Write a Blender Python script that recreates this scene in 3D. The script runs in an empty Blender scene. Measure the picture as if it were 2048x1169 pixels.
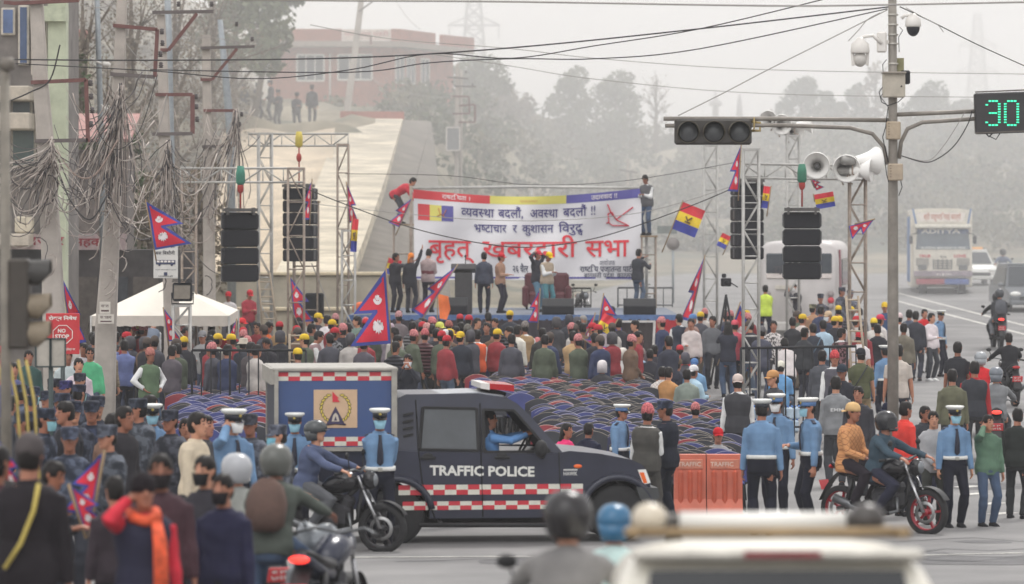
import bpy, bmesh, math, random
import numpy as np
from mathutils import Matrix, Vector, Euler
random.seed(7); np.random.seed(7)
S = bpy.context.scene
COL = S.collection
R = math.radians
# ------------------------------------------------------------------ camera
FPX, YH, ZC = 8000.0, 450.0, 4.15          # focal length in photo pixels, horizon row, eye height
cam = bpy.data.objects.new('camera', bpy.data.cameras.new('camera')); COL.objects.link(cam)
cam.location = (0, 0, ZC); cam.rotation_euler = (R(90), 0, 0)
cam.data.sensor_width = 36; cam.data.lens = FPX/2048*36
cam.data.shift_y = -(584.5-YH)/2048
cam.data.clip_start = 1; cam.data.clip_end = 5000
cam.data.dof.use_dof = True; cam.data.dof.focus_distance = 68; cam.data.dof.aperture_fstop = 2.3
S.camera = cam
# ------------------------------------------------------------------ sky, sun, exposure
W = bpy.data.worlds.new('World'); S.world = W; W.use_nodes = True
nt = W.node_tree; nt.nodes.clear()
sky = nt.nodes.new('ShaderNodeTexSky'); sky.sky_type = 'NISHITA'; sky.sun_disc = False
SUN_EL, SUN_AZ = 52, 200
sky.sun_elevation = R(SUN_EL); sky.sun_rotation = R(SUN_AZ); sky.dust_density = 6; sky.air_density = 1.4
hsv = nt.nodes.new('ShaderNodeHueSaturation'); hsv.inputs['Saturation'].default_value = 0.08
wtint = nt.nodes.new('ShaderNodeMix'); wtint.data_type = 'RGBA'; wtint.blend_type = 'MIX'
wtint.inputs[0].default_value = 0.6; wtint.inputs[7].default_value = (9.6, 9.45, 9.5, 1)   # overcast smog veil evens the sky out
bg = nt.nodes.new('ShaderNodeBackground'); bg.inputs['Strength'].default_value = 0.1
wo = nt.nodes.new('ShaderNodeOutputWorld')
nt.links.new(sky.outputs[0], hsv.inputs['Color']); nt.links.new(hsv.outputs[0], wtint.inputs[6])
nt.links.new(wtint.outputs[2], bg.inputs['Color']); nt.links.new(bg.outputs[0], wo.inputs[0])
sl = bpy.data.lights.new('sun', 'SUN'); sl.energy = 1.4; sl.angle = R(14); sl.color = (1, .97, .93)
so = bpy.data.objects.new('sun', sl); COL.objects.link(so)
so.rotation_euler = (R(90-SUN_EL), 0, R(180-SUN_AZ+180))
S.view_settings.view_transform = 'Standard'; S.view_settings.look = 'None'
S.view_settings.exposure = 0.6; S.view_settings.gamma = 1
S.cycles.use_denoising = True
try: S.cycles.denoiser = 'OPENIMAGEDENOISE'
except Exception: pass
S.cycles.max_bounces = 5; S.cycles.diffuse_bounces = 2; S.cycles.glossy_bounces = 2
S.cycles.transmission_bounces = 3; S.cycles.volume_bounces = 2; S.cycles.transparent_max_bounces = 6
S.cycles.use_adaptive_sampling = True; S.cycles.adaptive_threshold = 0.02
# ------------------------------------------------------------------ place helpers
GD = [(0, 1.4), (17, 1.25), (21, 1.15), (27, .8), (38, .4), (48, .13), (55, .0), (68, .02), (80, .1), (100, .28), (111, .45), (135, .95), (157, 1.45), (185, 1.9), (230, 2.6), (420, 5)]
_gx = np.array([a for a, b in GD]); _gy = np.array([b for a, b in GD])
def g(d):                                   # height of the road at distance d (smoothed profile)
 return float(np.mean([np.interp(d+k, _gx, _gy) for k in (-4, -2, 0, 2, 4)]))
def at(px, py, d): return Vector(((px-1024)/FPX*d, d, ZC-(py-YH)/FPX*d))
def X(px, d): return (px-1024)/FPX*d
def Z(py, d): return ZC-(py-YH)/FPX*d
def gp(px, d): return Vector((X(px, d), d, g(d)))
# ------------------------------------------------------------------ materials
def lin(c):
 c = [v/255 for v in c]
 return tuple(v/12.92 if v <= .04045 else ((v+.055)/1.055)**2.4 for v in c)
_M = {}
def _nodes(name):
 m = bpy.data.materials.new(name); m.use_nodes = True
 n = m.node_tree.nodes; return m, n, m.node_tree.links, n['Principled BSDF']
def M(c, rough=.7, metal=0, noise=.12, scale=6, bump=0, name=None, spec=None):
 """painted / natural surface: one colour (sRGB 0-255) with procedural mottling"""
 k = (tuple(c), rough, metal, noise, scale, bump)
 if k in _M: return _M[k]
 m, n, l, b = _nodes(name or 'surface_%d_%d_%d' % tuple(int(v) for v in c))
 col = lin(c)
 b.inputs['Roughness'].default_value = rough; b.inputs['Metallic'].default_value = metal
 b.inputs['Base Color'].default_value = (*col, 1)
 if spec is not None: b.inputs['Specular IOR Level'].default_value = spec
 if noise:
  tc = n.new('ShaderNodeTexCoord'); nz = n.new('ShaderNodeTexNoise'); nz.inputs['Scale'].default_value = scale
  nz.inputs['Detail'].default_value = 5; nz.inputs['Roughness'].default_value = .65
  rp = n.new('ShaderNodeValToRGB')
  rp.color_ramp.elements[0].position = .3; rp.color_ramp.elements[1].position = .7
  rp.color_ramp.elements[0].color = (*[v*(1-noise*2) for v in col], 1); rp.color_ramp.elements[1].color = (*[min(1, v*(1+noise)) for v in col], 1)
  l.new(tc.outputs['Object'], nz.inputs['Vector']); l.new(nz.outputs[0], rp.inputs[0]); l.new(rp.outputs[0], b.inputs['Base Color'])
  if bump:
   bp = n.new('ShaderNodeBump'); bp.inputs['Strength'].default_value = bump; bp.inputs['Distance'].default_value = .02
   l.new(nz.outputs[0], bp.inputs['Height']); l.new(bp.outputs[0], b.inputs['Normal'])
 _M[k] = m; return m
def OC(kind):
 """materials that take their colour from the object (obj.color) so copies may share a mesh"""
 if kind in _M: return _M[kind]
 m, n, l, b = _nodes(kind)
 oi = n.new('ShaderNodeObjectInfo'); tc = n.new('ShaderNodeTexCoord')
 nz = n.new('ShaderNodeTexNoise'); l.new(tc.outputs['Object'], nz.inputs['Vector'])
 mx = n.new('ShaderNodeMix'); mx.data_type = 'RGBA'; mx.blend_type = 'MULTIPLY'; mx.inputs[0].default_value = 1
 rp = n.new('ShaderNodeValToRGB'); e = rp.color_ramp.elements
 rough = .85
 if kind == 'cloth':
  nz.inputs['Scale'].default_value = 5; nz.inputs['Detail'].default_value = 6
  e[0].position = .3; e[1].position = .65; e[0].color = (.72, .72, .74, 1); e[1].color = (1.05, 1.05, 1.05, 1)
 elif kind == 'camo':
  nz.inputs['Scale'].default_value = 9; nz.inputs['Detail'].default_value = 3; rp.color_ramp.interpolation = 'CONSTANT'
  e[0].position = 0; e[0].color = (.5, .51, .53, 1); e[1].position = .46; e[1].color = (1, 1, 1, 1)
  q = e.new(.56); q.color = (1.8, 1.8, 1.75, 1)
 elif kind == 'patch':
  nz.inputs['Scale'].default_value = 22; nz.inputs['Detail'].default_value = 2; rp.color_ramp.interpolation = 'CONSTANT'
  e[0].position = 0; e[0].color = (.12, .12, .12, 1); e[1].position = .5; e[1].color = (1, 1, 1, 1)
 elif kind == 'topi':
  nz.inputs['Scale'].default_value = 55; nz.inputs['Detail'].default_value = 2
  e[0].position = .42; e[1].position = .58; e[0].color = (.55, .4, .4, 1); e[1].color = (1.15, 1.1, 1.1, 1)
 elif kind == 'puffer':
  wv = n.new('ShaderNodeTexWave'); wv.bands_direction = 'Z'; wv.inputs['Scale'].default_value = 4.2
  l.new(tc.outputs['Object'], wv.inputs['Vector']); bp = n.new('ShaderNodeBump'); bp.inputs['Strength'].default_value = 1; bp.inputs['Distance'].default_value = .05
  l.new(wv.outputs['Fac'], bp.inputs['Height']); l.new(bp.outputs[0], b.inputs['Normal']); rough = .5
  e[0].position = .0; e[1].position = .3; e[0].color = (.35, .35, .35, 1); e[1].color = (1, 1, 1, 1)
  l.new(wv.outputs['Fac'], rp.inputs[0])
 elif kind == 'check':
  ck = n.new('ShaderNodeTexBrick'); ck.inputs['Scale'].default_value = 9; ck.inputs['Mortar Size'].default_value = .03
  ck.offset = 0; ck.inputs['Color1'].default_value = (1, 1, 1, 1); ck.inputs['Color2'].default_value = (.82, .8, .8, 1); ck.inputs['Mortar'].default_value = (.5, .38, .4, 1)
  mp = n.new('ShaderNodeMapping'); mp.inputs['Rotation'].default_value = (R(90), 0, R(45)); ck.inputs['Brick Width'].default_value = .5; ck.inputs['Row Height'].default_value = .5
  l.new(tc.outputs['Object'], mp.inputs[0]); l.new(mp.outputs[0], ck.inputs['Vector'])
 elif kind == 'skin':
  nz.inputs['Scale'].default_value = 14; rough = .55
  e[0].position = .3; e[1].position = .7; e[0].color = (.85, .8, .8, 1); e[1].color = (1.05, 1.0, 1.0, 1)
 elif kind == 'hair':
  nz.inputs['Scale'].default_value = 60; rough = .5
  e[0].color = (.4, .4, .4, 1); e[1].color = (1.3, 1.3, 1.3, 1)
 elif kind == 'gloss':
  nz.inputs['Scale'].default_value = 8; rough = .25
  e[0].color = (.9, .9, .9, 1); e[1].color = (1, 1, 1, 1)
 if kind not in ('puffer', 'check'): l.new(nz.outputs[0], rp.inputs[0])
 l.new(oi.outputs['Color'], mx.inputs[6])
 l.new((ck if kind == 'check' else rp).outputs[0], mx.inputs[7]); l.new(mx.outputs[2], b.inputs['Base Color'])
 b.inputs['Roughness'].default_value = rough
 if kind not in ('gloss', 'skin'): b.inputs['Specular IOR Level'].default_value = .2
 _M[kind] = m; return m
# ------------------------------------------------------------------ mesh builder
class MB:
 def __init__(s): s.v = []; s.f = []; s.mi = []; s.sm = []
 def add(s, vs, fs, m=0, smooth=False):
  o = len(s.v); s.v += [tuple(p) for p in vs]; s.f += [tuple(i+o for i in f) for f in fs]
  s.mi += [m]*len(fs); s.sm += [smooth]*len(fs)
 def box(s, c, size, m=0, rot=None, ch=0):
  x, y, z = [a/2 for a in size]; c = Vector(c)
  if ch:
   ch = min(ch, .45*min(size)); vs = []
   for sx in (-1, 1):
    for sy in (-1, 1):
     for sz in (-1, 1):
      vs += [(sx*(x-ch), sy*(y-ch), sz*z), (sx*(x-ch), sy*y, sz*(z-ch)), (sx*x, sy*(y-ch), sz*(z-ch))]
   bm = bmesh.new(); [bm.verts.new(p) for p in vs]; r = bmesh.ops.convex_hull(bm, input=bm.verts)
   bmesh.ops.dissolve_limit(bm, angle_limit=.01, verts=bm.verts, edges=bm.edges)
   bm.verts.index_update(); vs = [v.co.copy() for v in bm.verts]; fs = [[v.index for v in f.verts] for f in bm.faces]; bm.free()
  else:
   vs = [Vector((sx*x, sy*y, sz*z)) for sx in (-1, 1) for sy in (-1, 1) for sz in (-1, 1)]
   fs = [(0, 1, 3, 2), (4, 6, 7, 5), (0, 4, 5, 1), (2, 3, 7, 6), (0, 2, 6, 4), (1, 5, 7, 3)]
  if rot is not None:
   rot = rot if isinstance(rot, Matrix) else Euler(rot).to_matrix()
   vs = [rot @ v for v in vs]
  s.add([v+c for v in vs], fs, m); return s
 def loft(s, rings, m=0, n=10, smooth=True, cap=True, pw=1):
  """rings: (centre, ax, ay, rx, ry)"""
  vs = []
  for c, ax, ay, rx, ry in rings:
   for i in range(n):
    t = 2*math.pi*i/n; a, b = math.cos(t), math.sin(t)
    if pw != 1: a, b = math.copysign(abs(a)**pw, a), math.copysign(abs(b)**pw, b)
    vs.append(Vector(c)+Vector(ax)*(rx*a)+Vector(ay)*(ry*b))
  fs = []
  for k in range(len(rings)-1):
   for i in range(n):
    j = (i+1) % n; fs.append((k*n+i, k*n+j, (k+1)*n+j, (k+1)*n+i))
  if cap: fs += [tuple(range(n-1, -1, -1)), tuple((len(rings)-1)*n+i for i in range(n))]
  s.add(vs, fs, m, smooth); return s
 def tube(s, pts, r, m=0, n=8, smooth=True, cap=True, flat=1):
  pts = [Vector(p) for p in pts]; k = len(pts); rs = r if hasattr(r, '__len__') else [r]*k
  rings = []; t0 = (pts[1]-pts[0]).normalized()
  ref = Vector((0, 0, 1)) if abs(t0.z) < .9 else Vector((0, 1, 0)); ax = t0.cross(ref).normalized()
  for i in range(k):
   t = (pts[min(i+1, k-1)]-pts[max(i-1, 0)])
   t = t.normalized() if t.length > 1e-9 else t0
   ax = (ax-t*ax.dot(t)).normalized(); ay = t.cross(ax)
   rings.append((pts[i], ax, ay, rs[i], rs[i]*flat))
  return s.loft(rings, m, n, smooth, cap)
 def bar(s, a, b, w, h=None, m=0):
  a, b = Vector(a), Vector(b); d = b-a; q = d.to_track_quat('Z', 'Y').to_matrix()
  return s.box((a+b)/2, (w, h or w, d.length), m, q)
 def lathe(s, prof, c=(0, 0, 0), axis='Z', m=0, n=20, smooth=True, cap=True):
  A = {'Z': ((1, 0, 0), (0, 1, 0), (0, 0, 1)), 'Y': ((1, 0, 0), (0, 0, 1), (0, 1, 0)), 'X': ((0, 1, 0), (0, 0, 1), (1, 0, 0))}[axis] if isinstance(axis, str) else axis
  c = Vector(c)
  return s.loft([(c+Vector(A[2])*z, A[0], A[1], r, r) for r, z in prof], m, n, smooth, cap)
 def prism(s, poly, w0, w1, m=0, plane='XZ', smooth=False):
  n = len(poly)
  f = {'XZ': lambda a, b, w: (a, w, b), 'YZ': lambda a, b, w: (w, a, b), 'XY': lambda a, b, w: (a, b, w)}[plane]
  vs = [f(a, b, w0) for a, b in poly]+[f(a, b, w1) for a, b in poly]
  fs = [tuple(range(n)), tuple(range(2*n-1, n-1, -1))]+[(i, (i+1) % n, n+(i+1) % n, n+i) for i in range(n)]
  s.add(vs, fs, m, smooth); return s
 def sphere(s, c, r, m=0, nu=14, nv=9, smooth=True, zmin=-1, zmax=1):
  r = r if hasattr(r, '__len__') else (r, r, r); c = Vector(c); rings = []
  a0, a1 = math.asin(zmin), math.asin(zmax)
  for k in range(nv+1):
   a = a0+(a1-a0)*k/nv; rr = max(math.cos(a), 1e-3)
   rings.append((c+Vector((0, 0, r[2]*math.sin(a))), (1, 0, 0), (0, 1, 0), r[0]*rr, r[1]*rr))
  return s.loft(rings, m, nu, smooth)
 def grid(s, fn, nu, nv, m=0, smooth=True):
  vs = [fn(i/nu, j/nv) for j in range(nv+1) for i in range(nu+1)]
  fs = [(j*(nu+1)+i, j*(nu+1)+i+1, (j+1)*(nu+1)+i+1, (j+1)*(nu+1)+i) for j in range(nv) for i in range(nu)]
  s.add(vs, fs, m, smooth); return s
 def xf(s, mat, start=0):
  for i in range(start, len(s.v)): s.v[i] = tuple(mat @ Vector(s.v[i]))
  return s
 def mesh(s, name, mats):
  me = bpy.data.meshes.new(name); me.from_pydata(s.v, [], s.f)
  me.polygons.foreach_set('material_index', s.mi); me.polygons.foreach_set('use_smooth', s.sm)
  for m in (mats if isinstance(mats, (list, tuple)) else [mats]): me.materials.append(m)
  bm = bmesh.new(); bm.from_mesh(me); bmesh.ops.recalc_face_normals(bm, faces=bm.faces); bm.to_mesh(me); bm.free()
  me.update(); return me
 def build(s, name, mats, parent=None, loc=None, rz=0):
  return link(name, s.mesh(name, mats), parent, loc, rz)
def link(name, me, parent=None, loc=None, rz=0):
 o = bpy.data.objects.new(name, me); COL.objects.link(o)
 if parent is not None: o.parent = parent
 if loc is not None: o.location = loc
 if rz: o.rotation_euler = (0, 0, rz)
 return o
LABELS = {}
def tag(o, label, cat, group=None, kind=None):
 if label: o['label'] = label; LABELS.setdefault(label, []).append(o)
 if cat: o['category'] = cat
 if group: o['group'] = group
 if kind: o['kind'] = kind
 return o
def thing(name, label, cat, loc=(0, 0, 0), rz=0, group=None):
 o = bpy.data.objects.new(name, None); COL.objects.link(o); o.location = loc; o.rotation_euler = (0, 0, rz); o.empty_display_size = .1
 return tag(o, label, cat, group)
def dup(root, loc, rz, label, group=None, color=None):
 r = root.copy(); COL.objects.link(r); r.location = loc; r.rotation_euler = (0, 0, rz)
 tag(r, label, None, group)
 for ch in list(root.children):
  c = ch.copy(); COL.objects.link(c); c.parent = r
  for gg in list(ch.children):
   e = gg.copy(); COL.objects.link(e); e.parent = c
 return r
def structure(name, mb, mats): o = mb.build(name, mats); o['kind'] = 'structure'; return o
# ------------------------------------------------------------------ lettering (bundled font outlines turned into flat meshes)
def raw_text(s, bold=0):
 c = bpy.data.curves.new('lettering', 'FONT'); c.body = s; c.resolution_u = 2; c.offset = bold
 o = bpy.data.objects.new('lettering', c); COL.objects.link(o)
 dg = bpy.context.evaluated_depsgraph_get(); me = bpy.data.meshes.new_from_object(o.evaluated_get(dg))
 vs = [v.co.copy() for v in me.vertices]; fs = [tuple(p.vertices) for p in me.polygons]
 bpy.data.objects.remove(o); bpy.data.curves.remove(c); bpy.data.meshes.remove(me)
 return vs, fs
def cut_right(vs, fs, x):
 bm = bmesh.new(); bv = [bm.verts.new(v) for v in vs]
 for f in fs:
  try: bm.faces.new([bv[i] for i in f])
  except ValueError: pass
 bmesh.ops.bisect_plane(bm, geom=bm.verts[:]+bm.edges[:]+bm.faces[:], plane_co=(x, 0, 0), plane_no=(1, 0, 0), clear_outer=True)
 bm.verts.index_update(); r = [v.co.copy() for v in bm.verts], [tuple(v.index for v in f.verts) for f in bm.faces]; bm.free(); return r
def text_geo(s, bold=0):
 """s may hold  ^x  = half form of letter x ;  _x = letter x set small below ; ~ = rakar stroke under the letter before. Returns verts (x,y), faces."""
 V, F, x = [], [], 0.0
 def put(vs, fs, dx, dy=0, sc=1):
  o = len(V); V.extend(Vector((v.x*sc+dx, v.y*sc+dy, 0)) for v in vs); F.extend(tuple(i+o for i in f) for f in fs)
 toks = []; i = 0; cur = ''
 while i < len(s):
  if s[i] in '^_': 
   if cur: toks.append(('', cur)); cur = ''
   toks.append((s[i], s[i+1])); i += 2
  elif s[i] == '~':
   if cur: toks.append(('', cur)); cur = ''
   toks.append(('~', '')); i += 1
  else: cur += s[i]; i += 1
 if cur: toks.append(('', cur))
 for k, t in toks:
  if k == '~': put([Vector((0, 0, 0)), Vector((.2, .16, 0)), Vector((.2, .22, 0)), Vector((0, .06, 0))], [(0, 1, 2, 3)], x-.34, -.04); continue
  adv = max(v.x for v in raw_text(t+'|', 0)[0])-max(v.x for v in raw_text('|', 0)[0])
  vs, fs = raw_text(t, bold)
  if not vs: x += adv; continue
  if k == '^':
   w = max(v.x for v in vs); vs, fs = cut_right(vs, fs, w*.66); put(vs, fs, x); x += w*.66-.01
  elif k == '_': put(vs, fs, x-.34, -.30, .62)
  else: put(vs, fs, x); x += adv
 return V, F, x
def text_on(mb, s, org, ux, uy, height, m=0, width=None, bold=0, center=False, lift=0, fn=None):
 """letters on a plane: org = left end of the base line, ux/uy unit vectors, height = cap height. fn maps (x,y)->point instead."""
 V, F, w = text_geo(s, bold)
 if not V: return
 x0, x1 = min(v.x for v in V), max(v.x for v in V); k = height/.69; kx = (width/(x1-x0)) if width else k
 org, ux, uy = Vector(org), Vector(ux), Vector(uy); nrm = ux.cross(uy)
 off = -(x1-x0)*kx/2 if center else 0
 pts = []
 for v in V:
  a, b = (v.x-x0)*kx+off, v.y*k
  pts.append(fn(a, b) if fn else org+ux*a+uy*b+nrm*lift)
 mb.add(pts, F, m)
# ================================================================== PEOPLE
def ik(a, b, l1, l2, hint):
 a, b, hint = Vector(a), Vector(b), Vector(hint); d = b-a; L = min(d.length, (l1+l2)*.999)
 d.normalize(); b = a+d*L
 c = (l1*l1-l2*l2+L*L)/(2*L); h = math.sqrt(max(l1*l1-c*c, 0))
 p = hint-d*hint.dot(d); p = p.normalized() if p.length > 1e-4 else Vector((0, 0, -1))
 return a+d*c+p*h, b
# hand / foot targets are (x, forward, z); the figure faces -Y, its left is +X
POSES = {
 'stand':  dict(),
 'stand_b': dict(hl=(.27, .02, .8), hr=(-.24, .12, .84), fl=(.13, .06, .08), fr=(-.1, -.04, .08), yaw=18),
 'look':   dict(hl=(.25, .06, .82), hr=(-.26, .02, .8), fl=(.1, -.03, .08), fr=(-.12, .08, .08), yaw=-40),
 'behind': dict(hl=(.05, -.17, .9), hr=(-.05, -.18, .87), el=(1, -.6, 0)),
 'akimbo': dict(hl=(.19, .1, 1.0), hr=(-.24, .04, .82), el=(1, -.5, 0)),
 'akimbo2': dict(hl=(.19, .1, 1.0), hr=(-.19, .1, 1.0), el=(1, -.5, 0)),
 'phone':  dict(hr=(-.11, .1, 1.56), er=(-.7, .5, -1), yaw=12),
 'phone_l': dict(hl=(.11, .1, 1.56), er=(-.7, .5, -1), yaw=-12),
 'hold':   dict(hl=(.06, .3, 1.16), hr=(-.06, .3, 1.16), pitch=18),
 'hold_one': dict(hr=(-.05, .3, 1.12), yaw=10),
 'photo':  dict(hl=(.07, .3, 1.5), hr=(-.07, .3, 1.5), er=(-.6, .2, -1)),
 'armup':  dict(hr=(-.28, .25, 1.92), er=(-1, .2, 0)),
 'headup': dict(hr=(-.16, .02, 1.68), hl=(.16, .02, 1.68), er=(-1, 0, .2)),
 'cross':  dict(hl=(-.11, .22, 1.14), hr=(.11, .24, 1.2), el=(1, .2, -1)),
 'clasp':  dict(hl=(.03, .22, .93), hr=(-.03, .22, .95)),
 'walk':   dict(fl=(.09, .28, .08), fr=(-.09, -.26, .11), hl=(.25, -.14, .84), hr=(-.25, .2, .88), lean=4),
 'sit':    dict(hip=(0, 0, .5), fl=(.12, .46, .08), fr=(-.12, .44, .08), hl=(.12, .32, .66), hr=(-.12, .34, .66), lean=4),
 'ride':   dict(hip=(0, 0, .82), lean=16, fl=(.17, .12, .34), fr=(-.17, .12, .34), hl=(.33, .58, 1.03), hr=(-.33, .58, 1.03), pitch=-10, eo=1),
 'pillion': dict(hip=(0, 0, .92), lean=6, fl=(.18, .2, .42), fr=(-.18, .2, .42), hl=(.1, .34, 1.0), hr=(-.1, .34, 1.0)),
 'reach':  dict(hl=(.14, .5, 1.5), hr=(-.14, .42, 1.28), lean=4),
 'reach_side': dict(hl=(.58, .15, 1.5), hr=(.3, .3, 1.36), yaw=40),
 'bend':   dict(hip=(0, -.12, .9), lean=62, hl=(.16, .55, .6), hr=(-.14, .6, .62), pitch=10),
 'slump':  dict(hip=(0, -.06, .92), lean=28, hl=(.14, .34, .78), hr=(-.12, .36, .8), pitch=20),
 'drive':  dict(hip=(0, 0, .5), lean=-6, fl=(.14, .6, .12), fr=(-.14, .6, .12), hl=(.2, .46, .98), hr=(-.16, .46, .98)),
}
LUA, LFA, LTH, LSH = .285, .255, .44, .43
def skel(pose):
 p = POSES[pose]; k = {}
 hx, hf, hz = p.get('hip', (0, 0, .94)); H = Vector((hx, -hf, hz)); th = R(p.get('lean', 2))
 u = Vector((0, -math.sin(th), math.cos(th))); fw = Vector((0, -math.cos(th), -math.sin(th)))
 k['H'], k['u'], k['fw'] = H, u, fw
 k['neck'] = H+u*.525; th2 = th*.35+R(p.get('pitch', 0))
 hu = Vector((0, -math.sin(th2), math.cos(th2)))
 k['headM'] = Matrix.Translation(k['neck']+hu*.155+Vector((0, -.022, 0))) @ Matrix.Rotation(R(p.get('yaw', 0)), 4, 'Z') @ Matrix.Rotation(th2, 4, 'X')
 for sd, nm in ((1, 'l'), (-1, 'r')):
  sh = H+u*.435+Vector((.168*sd, 0, 0)); t = p.get('h'+nm, (.25*sd, .05, .79)); t = Vector((t[0], -t[1], t[2]))
  hint = p.get('el') or p.get('er') if ('h'+nm) in p else None
  hint = Vector((abs(hint[0])*sd, -hint[1], hint[2])) if hint else Vector((.5*sd, .8, -.4))
  if p.get('eo'): hint = Vector((1*sd, .1, -.7))
  e, w = ik(sh, t, LUA, LFA, hint); k['arm'+nm] = (sh, e, w)
  hp = H+Vector((.088*sd, 0, -.03)); t = p.get('f'+nm, (.095*sd, .0, .08)); t = Vector((t[0], -t[1], t[2]))
  kn, an = ik(hp, t, LTH, LSH, Vector((.25*sd, -1, .1))); k['leg'+nm] = (hp, kn, an)
 return k
def limb(mb, a, b, c, ra, rb, rc, rm=None, n=9, flat=1):
 a, b, c = Vector(a), Vector(b), Vector(c); pts = []; rs = []
 for t in (0, .3, .65, .92): pts.append(a.lerp(b, t)); rs.append((ra+(rb-ra)*t)*(1.06 if t in (.3,) else 1))
 pts.append(b+((b-a).normalized()-(c-b).normalized())*.012); rs.append(rb)
 for t in (.1, .3, .7, 1): pts.append(b.lerp(c, t)); rs.append((rb+(rc-rb)*t)*(1.1 if t == .3 else 1))
 mb.tube(pts, rs, n=n, flat=flat)
def torso(mb, k, inf=0, z0=-.12, z1=.5, big=0, hem=0):
 H, u, fw = k['H'], k['u'], k['fw']
 prof = [(-.12, .155, .10), (-.02, .168, .118), (.08, .155, .108), (.16, .148, .10), (.28, .168, .118), (.38, .182, .118), (.45, .172, .098), (.5, .12, .078), (.525, .066, .06)]
 rings = []
 for z, w, d in prof:
  if z < z0-.001 or z > z1+.001: continue
  flare = hem if z < .1 else 0
  rings.append((H+u*z-fw*(.012 if z > .2 else 0), (1, 0, 0), fw, w+inf+flare, d+inf+big+flare))
 mb.loft(rings, n=20, pw=.78)
def hand(mb, w, e, sd, curl=.5, fine=True):
 d = (w-e).normalized(); side = Vector((0, 0, 1)).cross(d)
 side = side.normalized() if side.length > .2 else Vector((0, -1, 0))
 if abs(d.z) > .8: side = Vector((0, -1, 0)); side = (side-d*side.dot(d)).normalized()   # hanging: palm faces the thigh, fingers spread fore-aft
 nrm = d.cross(side).normalized(); 
 if nrm.x*sd > 0: nrm = -nrm
 mb.loft([(w-d*.01, side, nrm, .028, .02), (w+d*.04, side, nrm, .04, .018), (w+d*.085, side, nrm, .042, .016)], n=8)
 if not fine:
  mb.loft([(w+d*.08, side, nrm, .04, .016), (w+d*.13+nrm*.02, side, nrm, .036, .015), (w+d*.15+nrm*.05, side, nrm, .03, .012)], n=8)
 else:
  for i, L in enumerate((.068, .078, .073, .057)):
   b = w+d*.08+side*(.031-.0205*i); a1 = curl*.7; q1 = b+(d*math.cos(a1)+nrm*math.sin(a1))*L*.5; a2 = curl*1.9
   q2 = q1+(d*math.cos(a2)+nrm*math.sin(a2))*L*.5
   mb.tube([b-d*.01, b, q1, q2], [.0095, .0095, .009, .007], n=6)
 b = w+d*.03+side*.035; q = b+(d*.7+side*.6+nrm*.35).normalized()*.035; mb.tube([b-side*.015, b, q, q+(d+nrm*.6).normalized()*.028], [.012, .012, .0105, .008], n=6)
def head_geo(mb, Mh):
 st = len(mb.v)
 mb.loft([((0, y, z), (1, 0, 0), (0, 1, 0), rx, ry) for z, y, rx, ry in ((-.122, -.052, .022, .018), (-.108, -.045, .042, .04), (-.075, -.026, .057, .066), (-.03, -.008, .068, .085), (.02, .002, .074, .094), (.06, .006, .075, .094), (.092, .008, .062, .08), (.112, .008, .036, .05))], n=14)
 mb.loft([((0, -.082, .03), (1, 0, 0), (0, 1, 0), .009, .012), ((0, -.097, -.005), (1, 0, 0), (0, 1, 0), .012, .014), ((0, -.104, -.024), (1, 0, 0), (0, 1, 0), .018, .015), ((0, -.09, -.036), (1, 0, 0), (0, 1, 0), .014, .012)], n=8)
 for sd in (-1, 1): mb.loft([((sd*.068, .012, -.03), (1, 0, 0), (0, 1, 0), .012, .016), ((sd*.078, .014, .0), (1, 0, 0), (0, 1, 0), .012, .022), ((sd*.076, .016, .028), (1, 0, 0), (0, 1, 0), .01, .018)], n=8)
 mb.xf(Mh, st)
def remeshed(mb, voxel, name, mats, wr=0, seed=0, smooth_it=2):
 me = mb.mesh('raw', []); o = bpy.data.objects.new('raw', me); COL.objects.link(o)
 r = o.modifiers.new('r', 'REMESH'); r.mode = 'VOXEL'; r.voxel_size = voxel; r.use_smooth_shade = True
 if smooth_it: s_ = o.modifiers.new('s', 'SMOOTH'); s_.factor = .5; s_.iterations = smooth_it
 dg = bpy.context.evaluated_depsgraph_get(); out = bpy.data.meshes.new_from_object(o.evaluated_get(dg)); out.name = name
 bpy.data.objects.remove(o); bpy.data.meshes.remove(me)
 out.materials.clear()
 for m in mats: out.materials.append(m)
 n = len(out.vertices); co = np.empty(n*3); out.vertices.foreach_get('co', co); co = co.reshape(-1, 3)
 if wr:
  nr = np.empty(n*3); out.vertices.foreach_get('normal', nr); nr = nr.reshape(-1, 3)
  rs = np.random.RandomState(seed); dsp = np.zeros(n)
  for q in range(7):
   kx = rs.normal(size=3)*np.array([14, 14, 26]); dsp += np.sin(co @ kx+rs.uniform(0, 6))*rs.uniform(.3, 1)
  co = co+nr*(dsp*wr/3)[:, None]; out.vertices.foreach_set('co', co.ravel()); out.update()
 return out, co
_P = {}
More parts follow.
